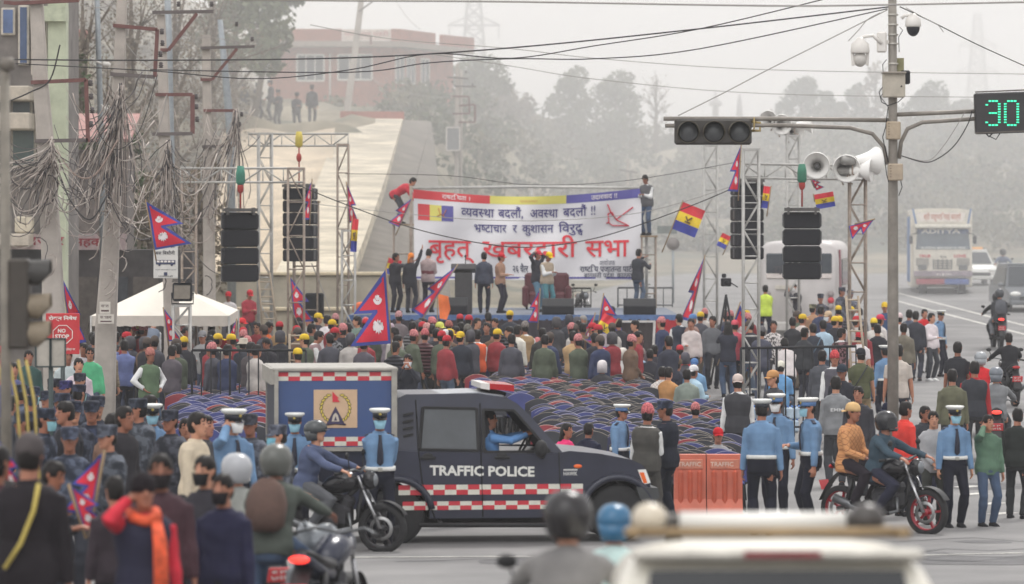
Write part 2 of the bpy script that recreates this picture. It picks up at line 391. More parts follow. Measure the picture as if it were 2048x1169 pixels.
def piece(pose, what, fine):
 key = (pose, what, fine)
 if key in _P: return _P[key]
 k = skel(pose); mb = MB(); vx = .0105 if fine else .02
 sd_ = abs(hash(pose+what)) % 1000 if False else sum(map(ord, pose+what))
 if what == 'body':
  torso(mb, k, z0=-.05); mb.tube([k['neck']-k['u']*.06, k['neck'], k['headM'].translation+Vector((0, .015, -.03))], [.07, .058, .056], n=10)
  head_geo(mb, k['headM'])
  for nm, sd in (('l', 1), ('r', -1)):
   sh, e, w = k['arm'+nm]; limb(mb, sh, e, w, .05, .04, .029); hand(mb, w, e, sd, .55, fine)
   hp, kn, an = k['leg'+nm]; limb(mb, hp, kn, an, .085, .056, .04)
   mb.loft([(an+Vector((0, .05, -.045)), (1, 0, 0), (0, 0, 1), .032, .034), (an+Vector((0, -.03, -.04)), (1, 0, 0), (0, 0, 1), .04, .04), (an+Vector((0, -.15, -.062)), (1, 0, 0), (0, 0, 1), .04, .02)], n=8)
  me, co = remeshed(mb, vx, 'body', [OC('skin'), M((22, 16, 14), .4, noise=0), M((128, 80, 70), .5, noise=0)], smooth_it=1)
  fc = np.array([p.center for p in me.polygons]); inv = np.array(k['headM'].inverted()); h = fc @ inv[:3, :3].T+inv[:3, 3]
  mi = np.zeros(len(fc), int); fr = h[:, 1] < -.055; ax = np.abs(h[:, 0])
  mi[fr & (np.abs(ax-.031) < (.0105 if fine else .013)) & (np.abs(h[:, 2]-.012) < .0065)] = 1
  if fine: mi[fr & (np.abs(ax-.032) < .017) & (np.abs(h[:, 2]-.036) < .005)] = 1
  mi[fr & (ax < .024) & (np.abs(h[:, 2]+.064) < .008)] = 2
  me.polygons.foreach_set('material_index', mi.astype(np.int32)); me.update()
 elif what in ('top', 'short', 'vest', 'tuck'):
  inf = {'top': .02, 'short': .016, 'vest': .036, 'tuck': .014}[what]
  torso(mb, k, inf, z0=.08 if what == 'tuck' else -.12, z1=.5, hem=.0 if what == 'tuck' else .008)
  H, u = k['H'], k['u']
  mb.loft([(H+u*.44, (1, 0, 0), k['fw'], .15, .085), (H+u*.49, (1, 0, 0), k['fw'], .1, .08), (H+u*.535+Vector((0, .01, 0)), (1, 0, 0), k['fw'], .072, .07)], n=12)
  for nm in 'lr':
   sh, e, w = k['arm'+nm]
   if what in ('top', 'tuck'):
    limb(mb, sh, e, w-(w-e)*.02, .064, .054, .042)
   elif what == 'short': mb.tube([sh, sh.lerp(e, .4), sh.lerp(e, .78)], [.062, .06, .058], n=10)
   else: mb.tube([sh-(sh-H-u*.435)*.3, sh+(e-sh)*.1], [.068, .062], n=10)
  me, co = remeshed(mb, .013 if fine else .022, 'jacket' if what != 'vest' else 'waistcoat', [OC('cloth')], wr=.006, seed=sd_)
 elif what == 'legs':
  torso(mb, k, .018, z0=-.12, z1=.1); mb.loft([(k['H']+k['u']*z, (1, 0, 0), k['fw'], w, .1) for z, w in ((-.1, .17), (-.17, .12))], n=14)
  for nm in 'lr':
   hp, kn, an = k['leg'+nm]; limb(mb, hp+Vector((0, 0, .05)), kn, an, .094, .072, .06)
  me, co = remeshed(mb, .015 if fine else .024, 'trousers', [OC('cloth')], wr=.006, seed=sd_)
 elif what in ('shoel', 'shoer'):
  hp, kn, an = k['leg'+what[-1]]; b = an+Vector((0, 0, -.08))
  mb.loft([(b+Vector((0, .075, .03)), (1, 0, 0), (0, 0, 1), .03, .03), (b+Vector((0, .05, .045)), (1, 0, 0), (0, 0, 1), .042, .045), (b+Vector((0, -.02, .05)), (1, 0, 0), (0, 0, 1), .046, .05), (b+Vector((0, -.12, .035)), (1, 0, 0), (0, 0, 1), .05, .035), (b+Vector((0, -.185, .022)), (1, 0, 0), (0, 0, 1), .035, .02)], n=10)
  me = mb.mesh('shoe', [OC('cloth')])
 _P[key] = me; return me
# ---- things worn on the head, in head space (centre of the head, face at -Y)
def hat_mesh(kind):
 if ('hat', kind) in _P: return _P['hat', kind]
 mb = MB(); mats = [OC('cloth')]
 if kind in ('hair', 'long', 'grey'):
  nu, nv = 20, 13; rs = np.random.RandomState(3); rings = []
  vs = []
  for j in range(nv+1):
   a = -math.pi/2+math.pi*j/nv
   for i in range(nu):
    t = 2*math.pi*i/nu; ca = max(math.cos(a), 0)**.6; x, y, z = ca*math.cos(t), ca*math.sin(t), math.sin(a)
    p = Vector((x*.085, y*.107+.007, z*.122+.006)); kq = rs.uniform(.97, 1.06); p *= kq
    lim = .05 if p.y < -.06 else .015 if p.y < -.015 else -.035 if p.y < .03 else -.085
    if p.z < lim: p = Vector((p.x*.72, p.y*.72, max(p.z, -.09)))
    vs.append(p)
  fs = [(j*nu+i, j*nu+(i+1) % nu, (j+1)*nu+(i+1) % nu, (j+1)*nu+i) for j in range(nv) for i in range(nu)]
  mb.add(vs, fs, 0, True)
  if kind == 'long': mb.loft([((0, .03, .05), (1, 0, 0), (0, 1, 0), .09, .09), ((0, .06, -.06), (1, 0, 0), (0, 1, 0), .1, .06), ((0, .09, -.2), (1, 0, 0), (0, 1, 0), .11, .045), ((0, .1, -.3), (1, 0, 0), (0, 1, 0), .08, .03)], n=12)
  mats = [OC('hair')]; nm = 'hair'
 elif kind in ('cap', 'capback'):
  mb.loft([((0, .006, z), (1, 0, 0), (0, 1, 0), rx, ry) for z, rx, ry in ((.02, .088, .108), (.06, .088, .108), (.1, .078, .097), (.13, .05, .064), (.142, .012, .015))], n=16)
  sg = 1 if kind == 'capback' else -1
  mb.grid(lambda u, v: ((u-.5)*.15*(1-.25*v*v), sg*(.085+v*.085-(u-.5)**2*.14)+.005, .034-.014*v-(u-.5)**2*.06), 8, 4)
  mb.grid(lambda u, v: ((u-.5)*.15*(1-.25*v*v), sg*(.085+v*.085-(u-.5)**2*.14)+.005, .028-.014*v-(u-.5)**2*.06), 8, 4)
  nm = 'cap'
 elif kind == 'armycap':
  mb.loft([((0, .004, z), (1, 0, 0), (0, 1, 0), rx, ry) for z, rx, ry in ((.025, .088, .107), (.07, .092, .11), (.115, .094, .112), (.13, .08, .1), (.133, .02, .02))], n=16, smooth=False)
  mb.grid(lambda u, v: ((u-.5)*.14*(1-.25*v*v), -(.09+v*.06-(u-.5)**2*.14), .034-.02*v-(u-.5)**2*.06), 8, 3)
  mats = [OC('camo')]; nm = 'cap'
 elif kind == 'police':
  mb.loft([((0, .004, z), (1, 0, 0), (0, 1, 0), rx, ry) for z, rx, ry in ((.02, .088, .107), (.075, .09, .109))], 1, n=18)
  mb.loft([((0, y, z), (1, 0, 0), (0, 1, 0), rx, ry) for z, rx, ry, y in ((.074, .091, .11, .004), (.1, .125, .142, 0), (.118, .132, .15, 0), (.128, .12, .138, 0), (.131, .05, .06, 0))], 0, n=20)
  mb.grid(lambda u, v: ((u-.5)*.15*(1-.3*v*v), -(.088+v*.07-(u-.5)**2*.16), .03-.03*v-(u-.5)**2*.05), 8, 4, 2)
  mb.sphere((0, -.112, .062), (.018, .008, .018), 3)
  mats = [M((225, 226, 222), .6), M((28, 32, 44), .6), M((18, 18, 22), .25, noise=0), M((190, 170, 90), .35, .6, noise=0)]; nm = 'peaked_cap'
 elif kind == 'police_blue':
  return hat_variant('police', 'police_blue', 1, M((92, 130, 182), .7))
 elif kind == 'topi':
  st = len(mb.v)
  mb.loft([((0, y, z), (1, 0, 0), (0, 1, 0), rx, ry) for z, rx, ry, y in ((.015, .088, .108, .004), (.06, .09, .109, .006), (.105, .08, .098, .012), (.15, .05, .07, .02), (.165, .02, .04, .022))], n=14)
  mats = [OC('topi')]; nm = 'topi_cap'
 elif kind == 'helmet':
  mb.loft([((0, .008, z), (1, 0, 0), (0, 1, 0), rx, ry) for z, rx, ry in ((-.10, .105, .118), (-.06, .122, .142), (.0, .135, .158), (.06, .134, .156), (.11, .112, .13), (.145, .07, .082), (.158, .02, .02))], n=20)
  mb.grid(lambda u, v: (.128*math.sin((u-.5)*2.1), -.158*math.cos((u-.5)*2.1)+.0, -.075+v*.13), 10, 4, 1)
  mb.loft([((0, -.1, -.125), (1, 0, 0), (0, 1, 0), .07, .05), ((0, -.1, -.085), (1, 0, 0), (0, 1, 0), .09, .066)], 0, n=12)
  mats = [OC('gloss'), M((20, 22, 26), .08, noise=0)]; nm = 'helmet'
 elif kind == 'openhelmet':
  mb.loft([((0, .012, z), (1, 0, 0), (0, 1, 0), rx, ry) for z, rx, ry in ((.0, .118, .14), (.05, .126, .15), (.1, .112, .134), (.14, .075, .088), (.155, .02, .02))], n=20)
  mb.loft([((0, .05, z), (1, 0, 0), (0, 1, 0), rx, ry) for z, rx, ry in ((-.1, .09, .08), (.02, .118, .11))], 0, n=16)
  mb.grid(lambda u, v: ((u-.5)*.16*(1-.2*v*v), -(.12+v*.06-(u-.5)**2*.16), .03-.01*v), 8, 3, 1)
  mats = [OC('gloss'), M((30, 32, 34), .3, noise=0)]; nm = 'helmet'
 elif kind in ('beanie', 'hood', 'wrap'):
  zz = -.12 if kind == 'hood' else .0; ex = .012 if kind == 'hood' else 0
  mb.loft([((0, .02 if kind == 'hood' else .006, z), (1, 0, 0), (0, 1, 0), rx+ex, ry+ex) for z, rx, ry in ((zz, .09, .1), (.04, .092, .11), (.09, .082, .1), (.13, .052, .062), (.145, .012, .014))], n=16)
  if kind == 'wrap': mb.tube([(.0, .1, .02), (.03, .13, -.05), (.04, .12, -.16)], [.03, .03, .035], n=8); mb.lathe([(.085, -.02), (.1, 0), (.085, .025)], (0, 0, .04), n=14)
  nm = {'beanie': 'woollen_hat', 'hood': 'hood', 'wrap': 'head_scarf'}[kind]
 elif kind == 'bucket':
  mb.loft([((0, .006, z), (1, 0, 0), (0, 1, 0), rx, ry) for z, rx, ry in ((.005, .135, .15), (.015, .13, .146), (.04, .092, .11), (.1, .084, .1), (.125, .07, .085), (.13, .02, .02))], n=16)
  nm = 'sun_hat'
 elif kind == 'mask':
  mb.grid(lambda u, v: (.082*math.sin((u-.5)*2.9)*(1-.35*(1-v)), -.022-(.09+.014*math.sin(math.pi*v))*math.cos((u-.5)*2.5), -.118+v*.105), 12, 6)
  mb.grid(lambda u, v: (.078*math.sin((u-.5)*2.9)*(1-.35*(1-v)), -.022-(.084+.014*math.sin(math.pi*v))*math.cos((u-.5)*2.5), -.116+v*.1), 12, 6)
  nm = 'face_mask'
 elif kind == 'glasses':
  for sd in (-1, 1): mb.sphere((sd*.032, -.098, .012), (.024, .006, .016), 0); mb.bar((sd*.06, -.09, .015), (sd*.08, .0, .015), .005)
  mats = [M((15, 15, 18), .15, noise=0)]; nm = 'sunglasses'
 me = mb.mesh(nm, mats); _P['hat', kind] = me; return me
def hat_variant(src, key, slot, mat):
 me = hat_mesh(src).copy(); me.materials[slot] = mat; _P['hat', key] = me; return me
def htop(pose, hat):
 k = skel(pose); ex = {'hair': .132, 'grey': .132, 'long': .132, 'helmet': .158, 'topi': .162, None: .115}.get(hat, .14)
 return (k['headM'] @ Vector((0, .01, ex))).z
def solve_d(top, ht, zoff=0):
 lo, hi = 12., 260.
 f = lambda d: YH+FPX/d*(ZC-g(d)-zoff-ht)-top
 for _ in range(60):
  m_ = (lo+hi)/2
  if f(m_) > 0: lo = m_
  else: hi = m_
 return (lo+hi)/2
C = dict(black=(30, 30, 34), navy=(34, 38, 58), grey=(112, 114, 118), dgrey=(66, 68, 72), lgrey=(168, 170, 172), white=(226, 226, 224), red=(200, 36, 44), maroon=(98, 42, 48), orange=(232, 104, 52), tan=(190, 158, 112), brown=(98, 74, 56), olive=(84, 88, 64), green=(84, 112, 84), blue=(70, 104, 160), sky=(104, 150, 204), lime=(206, 232, 80), yellow=(244, 206, 30), cyan=(90, 190, 215), purple=(78, 62, 110), pink=(214, 130, 140), cream=(214, 200, 170), jean=(72, 88, 112), khaki=(158, 140, 108), camo=(70, 74, 84), slate=(96, 110, 136), teal=(84, 130, 140), hair=(30, 26, 25), greyhair=(150, 146, 142))
SK = [(176, 124, 98), (156, 104, 80), (190, 140, 112), (140, 92, 70), (168, 116, 92)]
PEOPLE = []
def person(px, top, pose='stand', face=0, topk='top', topc='black', legc='navy', hat='hair', hatc=None, label=None, group=None, d=None, floor=None, h=1.72, skin=None, mask=None, vest=None, fine=False, topm=None, legm=None, shoes='black', loc=None, rz=None, glasses=False, under=None, hang=False):
 ht = htop(pose, hat); k = skel(pose)
 if loc is None:
  if d is None: d = solve_d(top, ht*h/1.72, 0 if floor is None else floor)
  elif top is not None and floor is None and (Z(top, d)-g(d))/ht > 1.1: d = solve_d(top, ht*1.03)
  if hang: floor = Z(top, d)-ht*h/1.72-g(d)
  zf = g(d)+(floor or 0); zt = Z(top, d) if top is not None else zf+ht*h/1.72
  sc = (zt-zf)/ht if top is not None else h/1.72
  if not .86 < sc < 1.13: 0 and print('SCALE', label, px, top, round(sc, 2), 'd', round(d, 1))
  sc = min(max(sc, .88), 1.12); loc = Vector((X(px, d)-0, d, zf))
 else: sc = h/1.72
 rot = R(face) if rz is None else rz
 # keep the head, not the hip, on the column asked for
 hv = Matrix.Rotation(rot, 3, 'Z') @ k['headM'].translation
 if rz is None: loc = Vector(loc)-Vector((hv.x*sc, 0, 0))
 root = thing('person', label, 'person', loc, rot, group); root.scale = (sc, sc, sc)
 i = len(PEOPLE); PEOPLE.append(root)
 def add(nm, me, c, m=None, mat=None):
  o = link(nm, me, root); o.color = (*lin(C.get(c, c)), 1)
  if m is not None: o.matrix_local = m
  if mat: o.material_slots[0].link = 'OBJECT'; o.material_slots[0].material = OC(mat)
  return o
 add('body', piece(pose, 'body', fine), skin or SK[i*7 % 5])
 if topk == 'vestshirt': add('shirt', piece(pose, 'top', fine), under or 'white'); add('waistcoat', piece(pose, 'vest', fine), topc, mat=topm)
 else: add('shirt' if topk == 'short' else 'jacket', piece(pose, topk, fine), topc, mat=topm)
 add('trousers', piece(pose, 'legs', fine), legc, mat=legm)
 for q in ('shoel', 'shoer'): add('shoe', piece(pose, q, fine), shoes)
 if hat:
  c = hatc or {'hair': 'hair', 'long': 'hair', 'grey': 'greyhair'}.get(hat, 'black')
  me = hat_mesh(hat); add(me.name.split('.')[0], me, c, k['headM'])
  if hat not in ('hair', 'long', 'grey', 'helmet', 'openhelmet', 'hood', 'wrap'): add('hair', hat_mesh('hair'), 'hair', k['headM'] @ Matrix.Translation((0, .006, -.012)) @ Matrix.Diagonal((.94, .92, .9, 1)))
 if mask: add('face_mask', hat_mesh('mask'), mask, k['headM'])
 if glasses: add('sunglasses', hat_mesh('glasses'), 'black', k['headM'])
 root['_k'] = 0; del root['_k']
 root_k[root.name] = (k, sc)
 return root
root_k = {}
def officer(px, top, pose, face, label, d=None, blue=False, mask='sky_mask', fine=True, **kw):
 o = person(px, top, pose, face, 'tuck', (112, 144, 178), (30, 32, 44), 'police_blue' if blue else 'police', None, label, 'traffic officers in sky blue shirts', d=d, mask=mask, fine=fine, **kw)
 k, sc = root_k[o.name]; H, u = k['H'], k['u']
 if ('belt', pose) not in _P:
  b = MB(); b.loft([(H+u*(.05+dz), (1, 0, 0), k['fw'], .19+e, .142+e) for dz, e in ((0, -.01), (0, .006), (.05, .004), (.05, -.012))], n=20, pw=.78)
  b.box(H+u*.07+k['fw']*.156, (.055, .012, .045), 1)
  _P['belt', pose] = b.mesh('belt', [M((222, 222, 218), .5), M((180, 178, 170), .3, .7)])
  t = MB(); t.loft([(H+u*z+k['fw']*(y), (1, 0, 0), k['fw'], w, .008) for z, y, w in ((.49, .1, .02), (.455, .13, .018), (.3, .152, .034), (.15, .145, .04), (.12, .142, .012))], n=8)
  _P['tie', pose] = t.mesh('tie', [M((28, 32, 50), .7)])
  for nm, sd in (('l', 1), ('r', -1)):
   e = MB(); sh = k['arm'+nm][0]; e.box(sh+Vector((-.03*sd, 0, .058)), (.1, .055, .014), 0, (0, R(22)*sd, 0), ch=.004)
   _P['epaulette'+nm, pose] = e.mesh('epaulette', [M((38, 44, 66), .7)])
 for q in ('belt', 'tie'): link(q, _P[q, pose], o)
 for q in ('epaulettel', 'epauletter'): link('epaulette', _P[q, pose], o)
 return o
C['sky_mask'] = (150, 196, 214)
# ================================================================== SETTING
def ss(a, b, x): t = min(max((x-a)/(b-a), 0), 1); return t*t*(3-2*t)
def hillz(x, y):
 left = (6.9*ss(127, 170, y)+1.1*ss(172, 205, y))*(1-ss(-7.5+(y-170)*.09, 1.5+(y-170)*.1, x))
 ridge = 6.4*ss(186, 262, y)+2*ss(262, 420, y)
 nz = .35*math.sin(x*.7+y*.21)+.25*math.sin(x*1.7-y*.5)+.2*math.sin(y*1.1+x*.3)
 left += 9*ss(146, 214, y)*(1-ss(-24, -13.5, x))
 h = max(left, ridge)
 if 119 < y < 169 and -14 < x < -3.2: h = min(h, max(0, 8.86-6.26*(176-y)/55-1.5-g(y)))
 return h+nz*min(1, h/4)*.7
def mk_ground():
 xs = [-140, -100, -70, -50]+[-40+1.0*i for i in range(95)]+[60, 80, 110, 140, 180]
 ys = [-6, 5]+[10+3*i for i in range(38)]+[124+2*i for i in range(80)]+[290, 310, 340, 380, 420, 470, 520]
 n = len(xs); mb = MB(); vs = [(x, y, g(y)+hillz(x, y)) for y in ys for x in xs]
 fs = [(j*n+i, j*n+i+1, (j+1)*n+i+1, (j+1)*n+i) for j in range(len(ys)-1) for i in range(n-1)]
 mb.add(vs, fs, 0, True)
 m, nn, l, b = _nodes('dry_earth_and_grass')
 tc = nn.new('ShaderNodeTexCoord'); n1 = nn.new('ShaderNodeTexNoise'); n1.inputs['Scale'].default_value = .22; n1.inputs['Detail'].default_value = 8
 n2 = nn.new('ShaderNodeTexNoise'); n2.inputs['Scale'].default_value = 1.6; n2.inputs['Detail'].default_value = 8
 r1 = nn.new('ShaderNodeValToRGB'); e = r1.color_ramp.elements
 e[0].position = .36; e[0].color = (*lin((84, 90, 74)), 1); e[1].position = .62; e[1].color = (*lin((148, 140, 120)), 1)
 q = e.new(.5); q.color = (*lin((124, 114, 94)), 1)
 mx = nn.new('ShaderNodeMix'); mx.data_type = 'RGBA'; mx.blend_type = 'MULTIPLY'; mx.inputs[0].default_value = .7
 r2 = nn.new('ShaderNodeValToRGB'); r2.color_ramp.elements[0].color = (.6, .6, .55, 1); r2.color_ramp.elements[0].position = .35; r2.color_ramp.elements[1].position = .65
 l.new(tc.outputs['Object'], n1.inputs[0]); l.new(tc.outputs['Object'], n2.inputs[0]); l.new(n1.outputs[0], r1.inputs[0]); l.new(n2.outputs[0], r2.inputs[0])
 l.new(r1.outputs[0], mx.inputs[6]); l.new(r2.outputs[0], mx.inputs[7]); l.new(mx.outputs[2], b.inputs['Base Color']); b.inputs['Roughness'].default_value = .95
 structure('ground', mb, m)
mk_ground()
def road_mat():
 m, n, l, b = _nodes('worn_asphalt'); tc = n.new('ShaderNodeTexCoord')
 n1 = n.new('ShaderNodeTexNoise'); n1.inputs['Scale'].default_value = .5; n1.inputs['Detail'].default_value = 7
 n2 = n.new('ShaderNodeTexNoise'); n2.inputs['Scale'].default_value = 60; n2.inputs['Detail'].default_value = 3
 r = n.new('ShaderNodeValToRGB'); e = r.color_ramp.elements; e[0].position = .3; e[0].color = (*lin((110, 109, 109)), 1); e[1].position = .7; e[1].color = (*lin((144, 142, 141)), 1)
 mx = n.new('ShaderNodeMix'); mx.data_type = 'RGBA'; mx.blend_type = 'MULTIPLY'; mx.inputs[0].default_value = .35
 l.new(tc.outputs['Object'], n1.inputs[0]); l.new(tc.outputs['Object'], n2.inputs[0]); l.new(n1.outputs[0], r.inputs[0]); l.new(r.outputs[0], mx.inputs[6]); l.new(n2.outputs[0], mx.inputs[7])
 l.new(mx.outputs[2], b.inputs['Base Color']); b.inputs['Roughness'].default_value = .8
 bp = n.new('ShaderNodeBump'); bp.inputs['Strength'].default_value = .4; bp.inputs['Distance'].default_value = .01; l.new(n2.outputs[0], bp.inputs['Height']); l.new(bp.outputs[0], b.inputs['Normal'])
 return m
def strip(name, pts, mat, lift, n=1):
 """a flat sheet lying on the road: pts = [(xl, xr, y)]"""
 mb = MB(); vs = []
 P = []
 for k in range(len(pts)-1):
  a, b = pts[k], pts[k+1]; q = max(1, int((b[2]-a[2])/2))
  for t in range(q): P.append([a[i]+(b[i]-a[i])*t/q for i in range(3)])
 P.append(pts[-1]); nx = n
 for xl, xr, y in P:
  for i in range(nx+1):
   x = xl+(xr-xl)*i/nx; vs.append((x, y, g(y)+hillz(x, y)*(1 if y < 0 else 0)+lift))
 fs = [(j*(nx+1)+i, j*(nx+1)+i+1, (j+1)*(nx+1)+i+1, (j+1)*(nx+1)+i) for j in range(len(P)-1) for i in range(nx)]
 mb.add(vs, fs); return structure(name, mb, mat)
strip('road', [(-16, 42, -4), (-16, 42, 60), (-12, 42, 100), (-6, 42, 118), (2, 42, 150), (6, 42, 178), (8, 42, 184)], road_mat(), .02, 4)
WP = M((205, 203, 196), .7, noise=.25, scale=3)
def gnd(px, py):
 d = solve_d(py, 0); return X(px, d), d
def line_mark(p0, p1, w, name='road_marking'):
 (xa, ya), (xb, yb) = gnd(*p0), gnd(*p1); mb = MB(); n = 8
 dx, dy = xb-xa, yb-ya; L = math.hypot(dx, dy); nx, ny = -dy/L*w/2, dx/L*w/2; vs = []
 for i in range(n+1):
  x, y = xa+dx*i/n, ya+dy*i/n
  for s_ in (-1, 1): vs.append((x+nx*s_, y+ny*s_, g(y+ny*s_)+.027))
 mb.add(vs, [(2*i, 2*i+1, 2*i+3, 2*i+2) for i in range(n)]); structure(name, mb, WP)
line_mark((1795, 588), (2070, 658), .16); line_mark((1795, 604), (2070, 676), .16)
line_mark((420, 1121), (1660, 1114), .12); line_mark((1800, 1116), (2060, 1110), .1)
for p in ((1936, 976), (1946, 991), (1984, 1010), (2004, 1030)): line_mark((p[0]-12, p[1]), (p[0]+14, p[1]+1.5), .5)
rs = np.random.RandomState(4)
for k in range(9):                                   # tar repairs and cracks in the asphalt
 px, py = rs.uniform(700, 2000), rs.uniform(1085, 1160) if k < 5 else rs.uniform(640, 1000); px = px if k < 5 else rs.uniform(1780, 2040)
 x, d = gnd(px, py); mb = MB(); n = 9; L = rs.uniform(.4, 1.3); vs = [(x+L*rs.uniform(.7, 1.1)*math.cos(2*math.pi*i/n), d+L*.9*rs.uniform(.7, 1.1)*math.sin(2*math.pi*i/n)) for i in range(n)]
 mb.add([(a, b, g(b)+.024) for a, b in vs], [tuple(range(n))]); structure('tar_patch', mb, M((96, 95, 96), .85, noise=.2, scale=3))
 mb = MB(); P = [(x+i*.5-2, d+rs.uniform(-.5, .5)+i*.1) for i in range(10)]; vs = [(a, b+s_*.025, g(b)+.025) for a, b in P for s_ in (-1, 1)]; mb.add(vs, [(2*i, 2*i+1, 2*i+3, 2*i+2) for i in range(9)]); structure('road_crack', mb, M((70, 70, 72), .9, noise=0))
# ------------------------------------------------------------------ haze and the thicker smoke drifting behind the stage
def volume(name, x0, x1, y0, y1, z0, z1, dens, col, label):
 mb = MB(); mb.box(((x0+x1)/2, (y0+y1)/2, (z0+z1)/2), (x1-x0, y1-y0, z1-z0)); m = bpy.data.materials.new(name); m.use_nodes = True
 n = m.node_tree.nodes; n.clear(); o = n.new('ShaderNodeOutputMaterial'); v = n.new('ShaderNodeVolumePrincipled')
 v.inputs['Density'].default_value = dens; v.inputs['Color'].default_value = (*col, 1); v.inputs['Anisotropy'].default_value = .1
 m.node_tree.links.new(v.outputs[0], o.inputs['Volume']); ob = mb.build(name, m); ob['kind'] = 'stuff'; ob['label'] = label
 return ob
HAZE = volume('haze', -150, 190, -8, 540, -3, 75, 0.0005, (.98, .98, .99), 'grey smoggy air over the whole junction')
SMOKE = volume('smoke', -60, 80, 127, 420, -2, 38, .0068, (.985, .985, .99), 'pale smoke drifting over the hillside behind the stage')
# ------------------------------------------------------------------ trees
def leaves(mb, c, r, n, size, rs, m=0):
 c = np.array(c); p = rs.normal(size=(n, 3)); p /= np.linalg.norm(p, axis=1)[:, None]
 p = p*(rs.uniform(.25, 1, size=(n, 1))**.5)*np.array(r)+c
 a = rs.normal(size=(n, 3)); a /= np.linalg.norm(a, axis=1)[:, None]; b = np.cross(a, rs.normal(size=(n, 3))); b /= np.linalg.norm(b, axis=1)[:, None]
 s_ = size*rs.uniform(.5, 1.2, size=(n, 1)); a *= s_; b *= s_*.6; o = len(mb.v)
 q = np.stack([p-a, p+b, p+a, p-b], 1).reshape(-1, 3); mb.v += [tuple(t) for t in q]
 mb.f += [(o+4*i, o+4*i+1, o+4*i+2, o+4*i+3) for i in range(n)]; mb.mi += [m]*n; mb.sm += [False]*n
def leaf_mat(c):
 k = ('leaf', c)
 if k not in _M: _M[k] = M(c, .8, noise=.3, scale=.7, spec=.2)
 return _M[k]
def tree(px, d, ztop, w, hb, label, col=(70, 86, 62), kind='round', n=1500, leaf=.28, name='tree', group='trees in the haze', trunk=(108, 98, 88), lean=0):
 """hb: height of the bare trunk; w: crown width in metres; ztop: world height of the top"""
 x = X(px, d); z0 = g(d)+hillz(x, d)-.2; H = ztop-z0; rs = np.random.RandomState(int(px+d*7))
 r = thing(name, label, 'tree', (x, d, z0), 0, group); mb = MB(); tr = MB(); rt = .05+H*.018
 tr.tube([(0, 0, 0), (lean*.3, 0, H*.35), (lean*.7, .1, H*.7), (lean, 0, H*.92)], [rt, rt*.8, rt*.5, rt*.15], n=7)
 nb = 9 if kind != 'cone' else 14
 for i in range(nb):
  t = (i+.5)/nb; a = i*2.4+rs.uniform(-.4, .4)
  if kind == 'cone': rad = w/2*(1-t)**.8*(.8+.3*rs.uniform()); zc = hb+(H-hb)*t; c = (math.cos(a)*rad*.5+lean*t, math.sin(a)*rad*.5, zc); rr = (rad*.75+.25, rad*.75+.25, (H-hb)/nb*1.5)
  else:
   rad = w/2*(.45+.35*rs.uniform())*math.sin(math.pi*min(.95, .25+.7*t)); zc = hb+(H-hb)*(.12+.76*t); c = (math.cos(a)*rad+lean*t, math.sin(a)*rad, zc); q = w*(.16+.12*rs.uniform()); rr = (q, q, max(q*.8, (H-hb)/nb*1.3))
  st = (lean*t*.5, 0, max(.3, min(zc*.75, H*.85))); tr.tube([st, tuple((st[k_]+c[k_])/2+(0, 0, .2)[k_] for k_ in range(3)), c], [rt*.4, rt*.28, .02], n=5)
  if kind == 'bare':
   for _ in range(5):
    e = (c[0]+rs.normal()*w*.16, c[1]+rs.normal()*w*.12, c[2]+abs(rs.normal())*w*.15); tr.tube([tuple(st[k_]*.35+c[k_]*.65 for k_ in range(3)), e], [.03, .008], n=4)
  leaves(mb, c, rr, int(n/nb), leaf, rs)
 tr.build('trunk', M(trunk, .9, noise=.2, scale=8), r); mb.build('crown', leaf_mat(col), r); return r
G1, G2, G3 = (78, 94, 68), (98, 106, 80), (142, 134, 122)
tree(505, 172, Z(-40, 172), 4.6, 5.2, 'leafy green tree overhanging the left end of the brick house roof', G1, n=2600, leaf=.17, lean=1.4)
tree(470, 165, Z(-30, 165), 5, 4.2, 'green tree at the left of the brick house, behind the soldiers', G2, n=1900, leaf=.2)
for i, (px, d, yt, w, hb, lb, c, k, n) in enumerate([
 (165, 128, -60, 5, 3.2, 'vine grown grey tree behind the pale green building column', G3, 'bare', 800), (262, 136, -80, 5, 3, 'bare grey tree behind the second concrete pole from the left', G3, 'bare', 900),
 (350, 142, -70, 5, 3, 'grey leafless tree behind the double crossarm pole', G3, 'bare', 900), (425, 150, -50, 4.5, 3, 'twiggy grey tree left of the soldiers on the hill', G3, 'bare', 800),
 (215, 118, 210, 3.6, .6, 'low green bushy tree beside the pink roof', (78, 92, 62), 'round', 900), (300, 112, 330, 3.4, .5, 'dusty brown shrub between the concrete poles', (134, 124, 108), 'round', 700),
 (130, 122, 60, 3, 2, 'green sapling behind the yellow hut', (86, 100, 70), 'round', 500), (400, 120, 300, 3, .4, 'dusty bush at the foot of the tan slope', (120, 110, 92), 'round', 600)]):
 tree(px, d, Z(yt, d), w, hb, lb, c, k, n*2, leaf=.075 if k == 'bare' else .12, name='tree' if k == 'bare' or hb > 1 else 'shrub', group='trees behind the street poles')
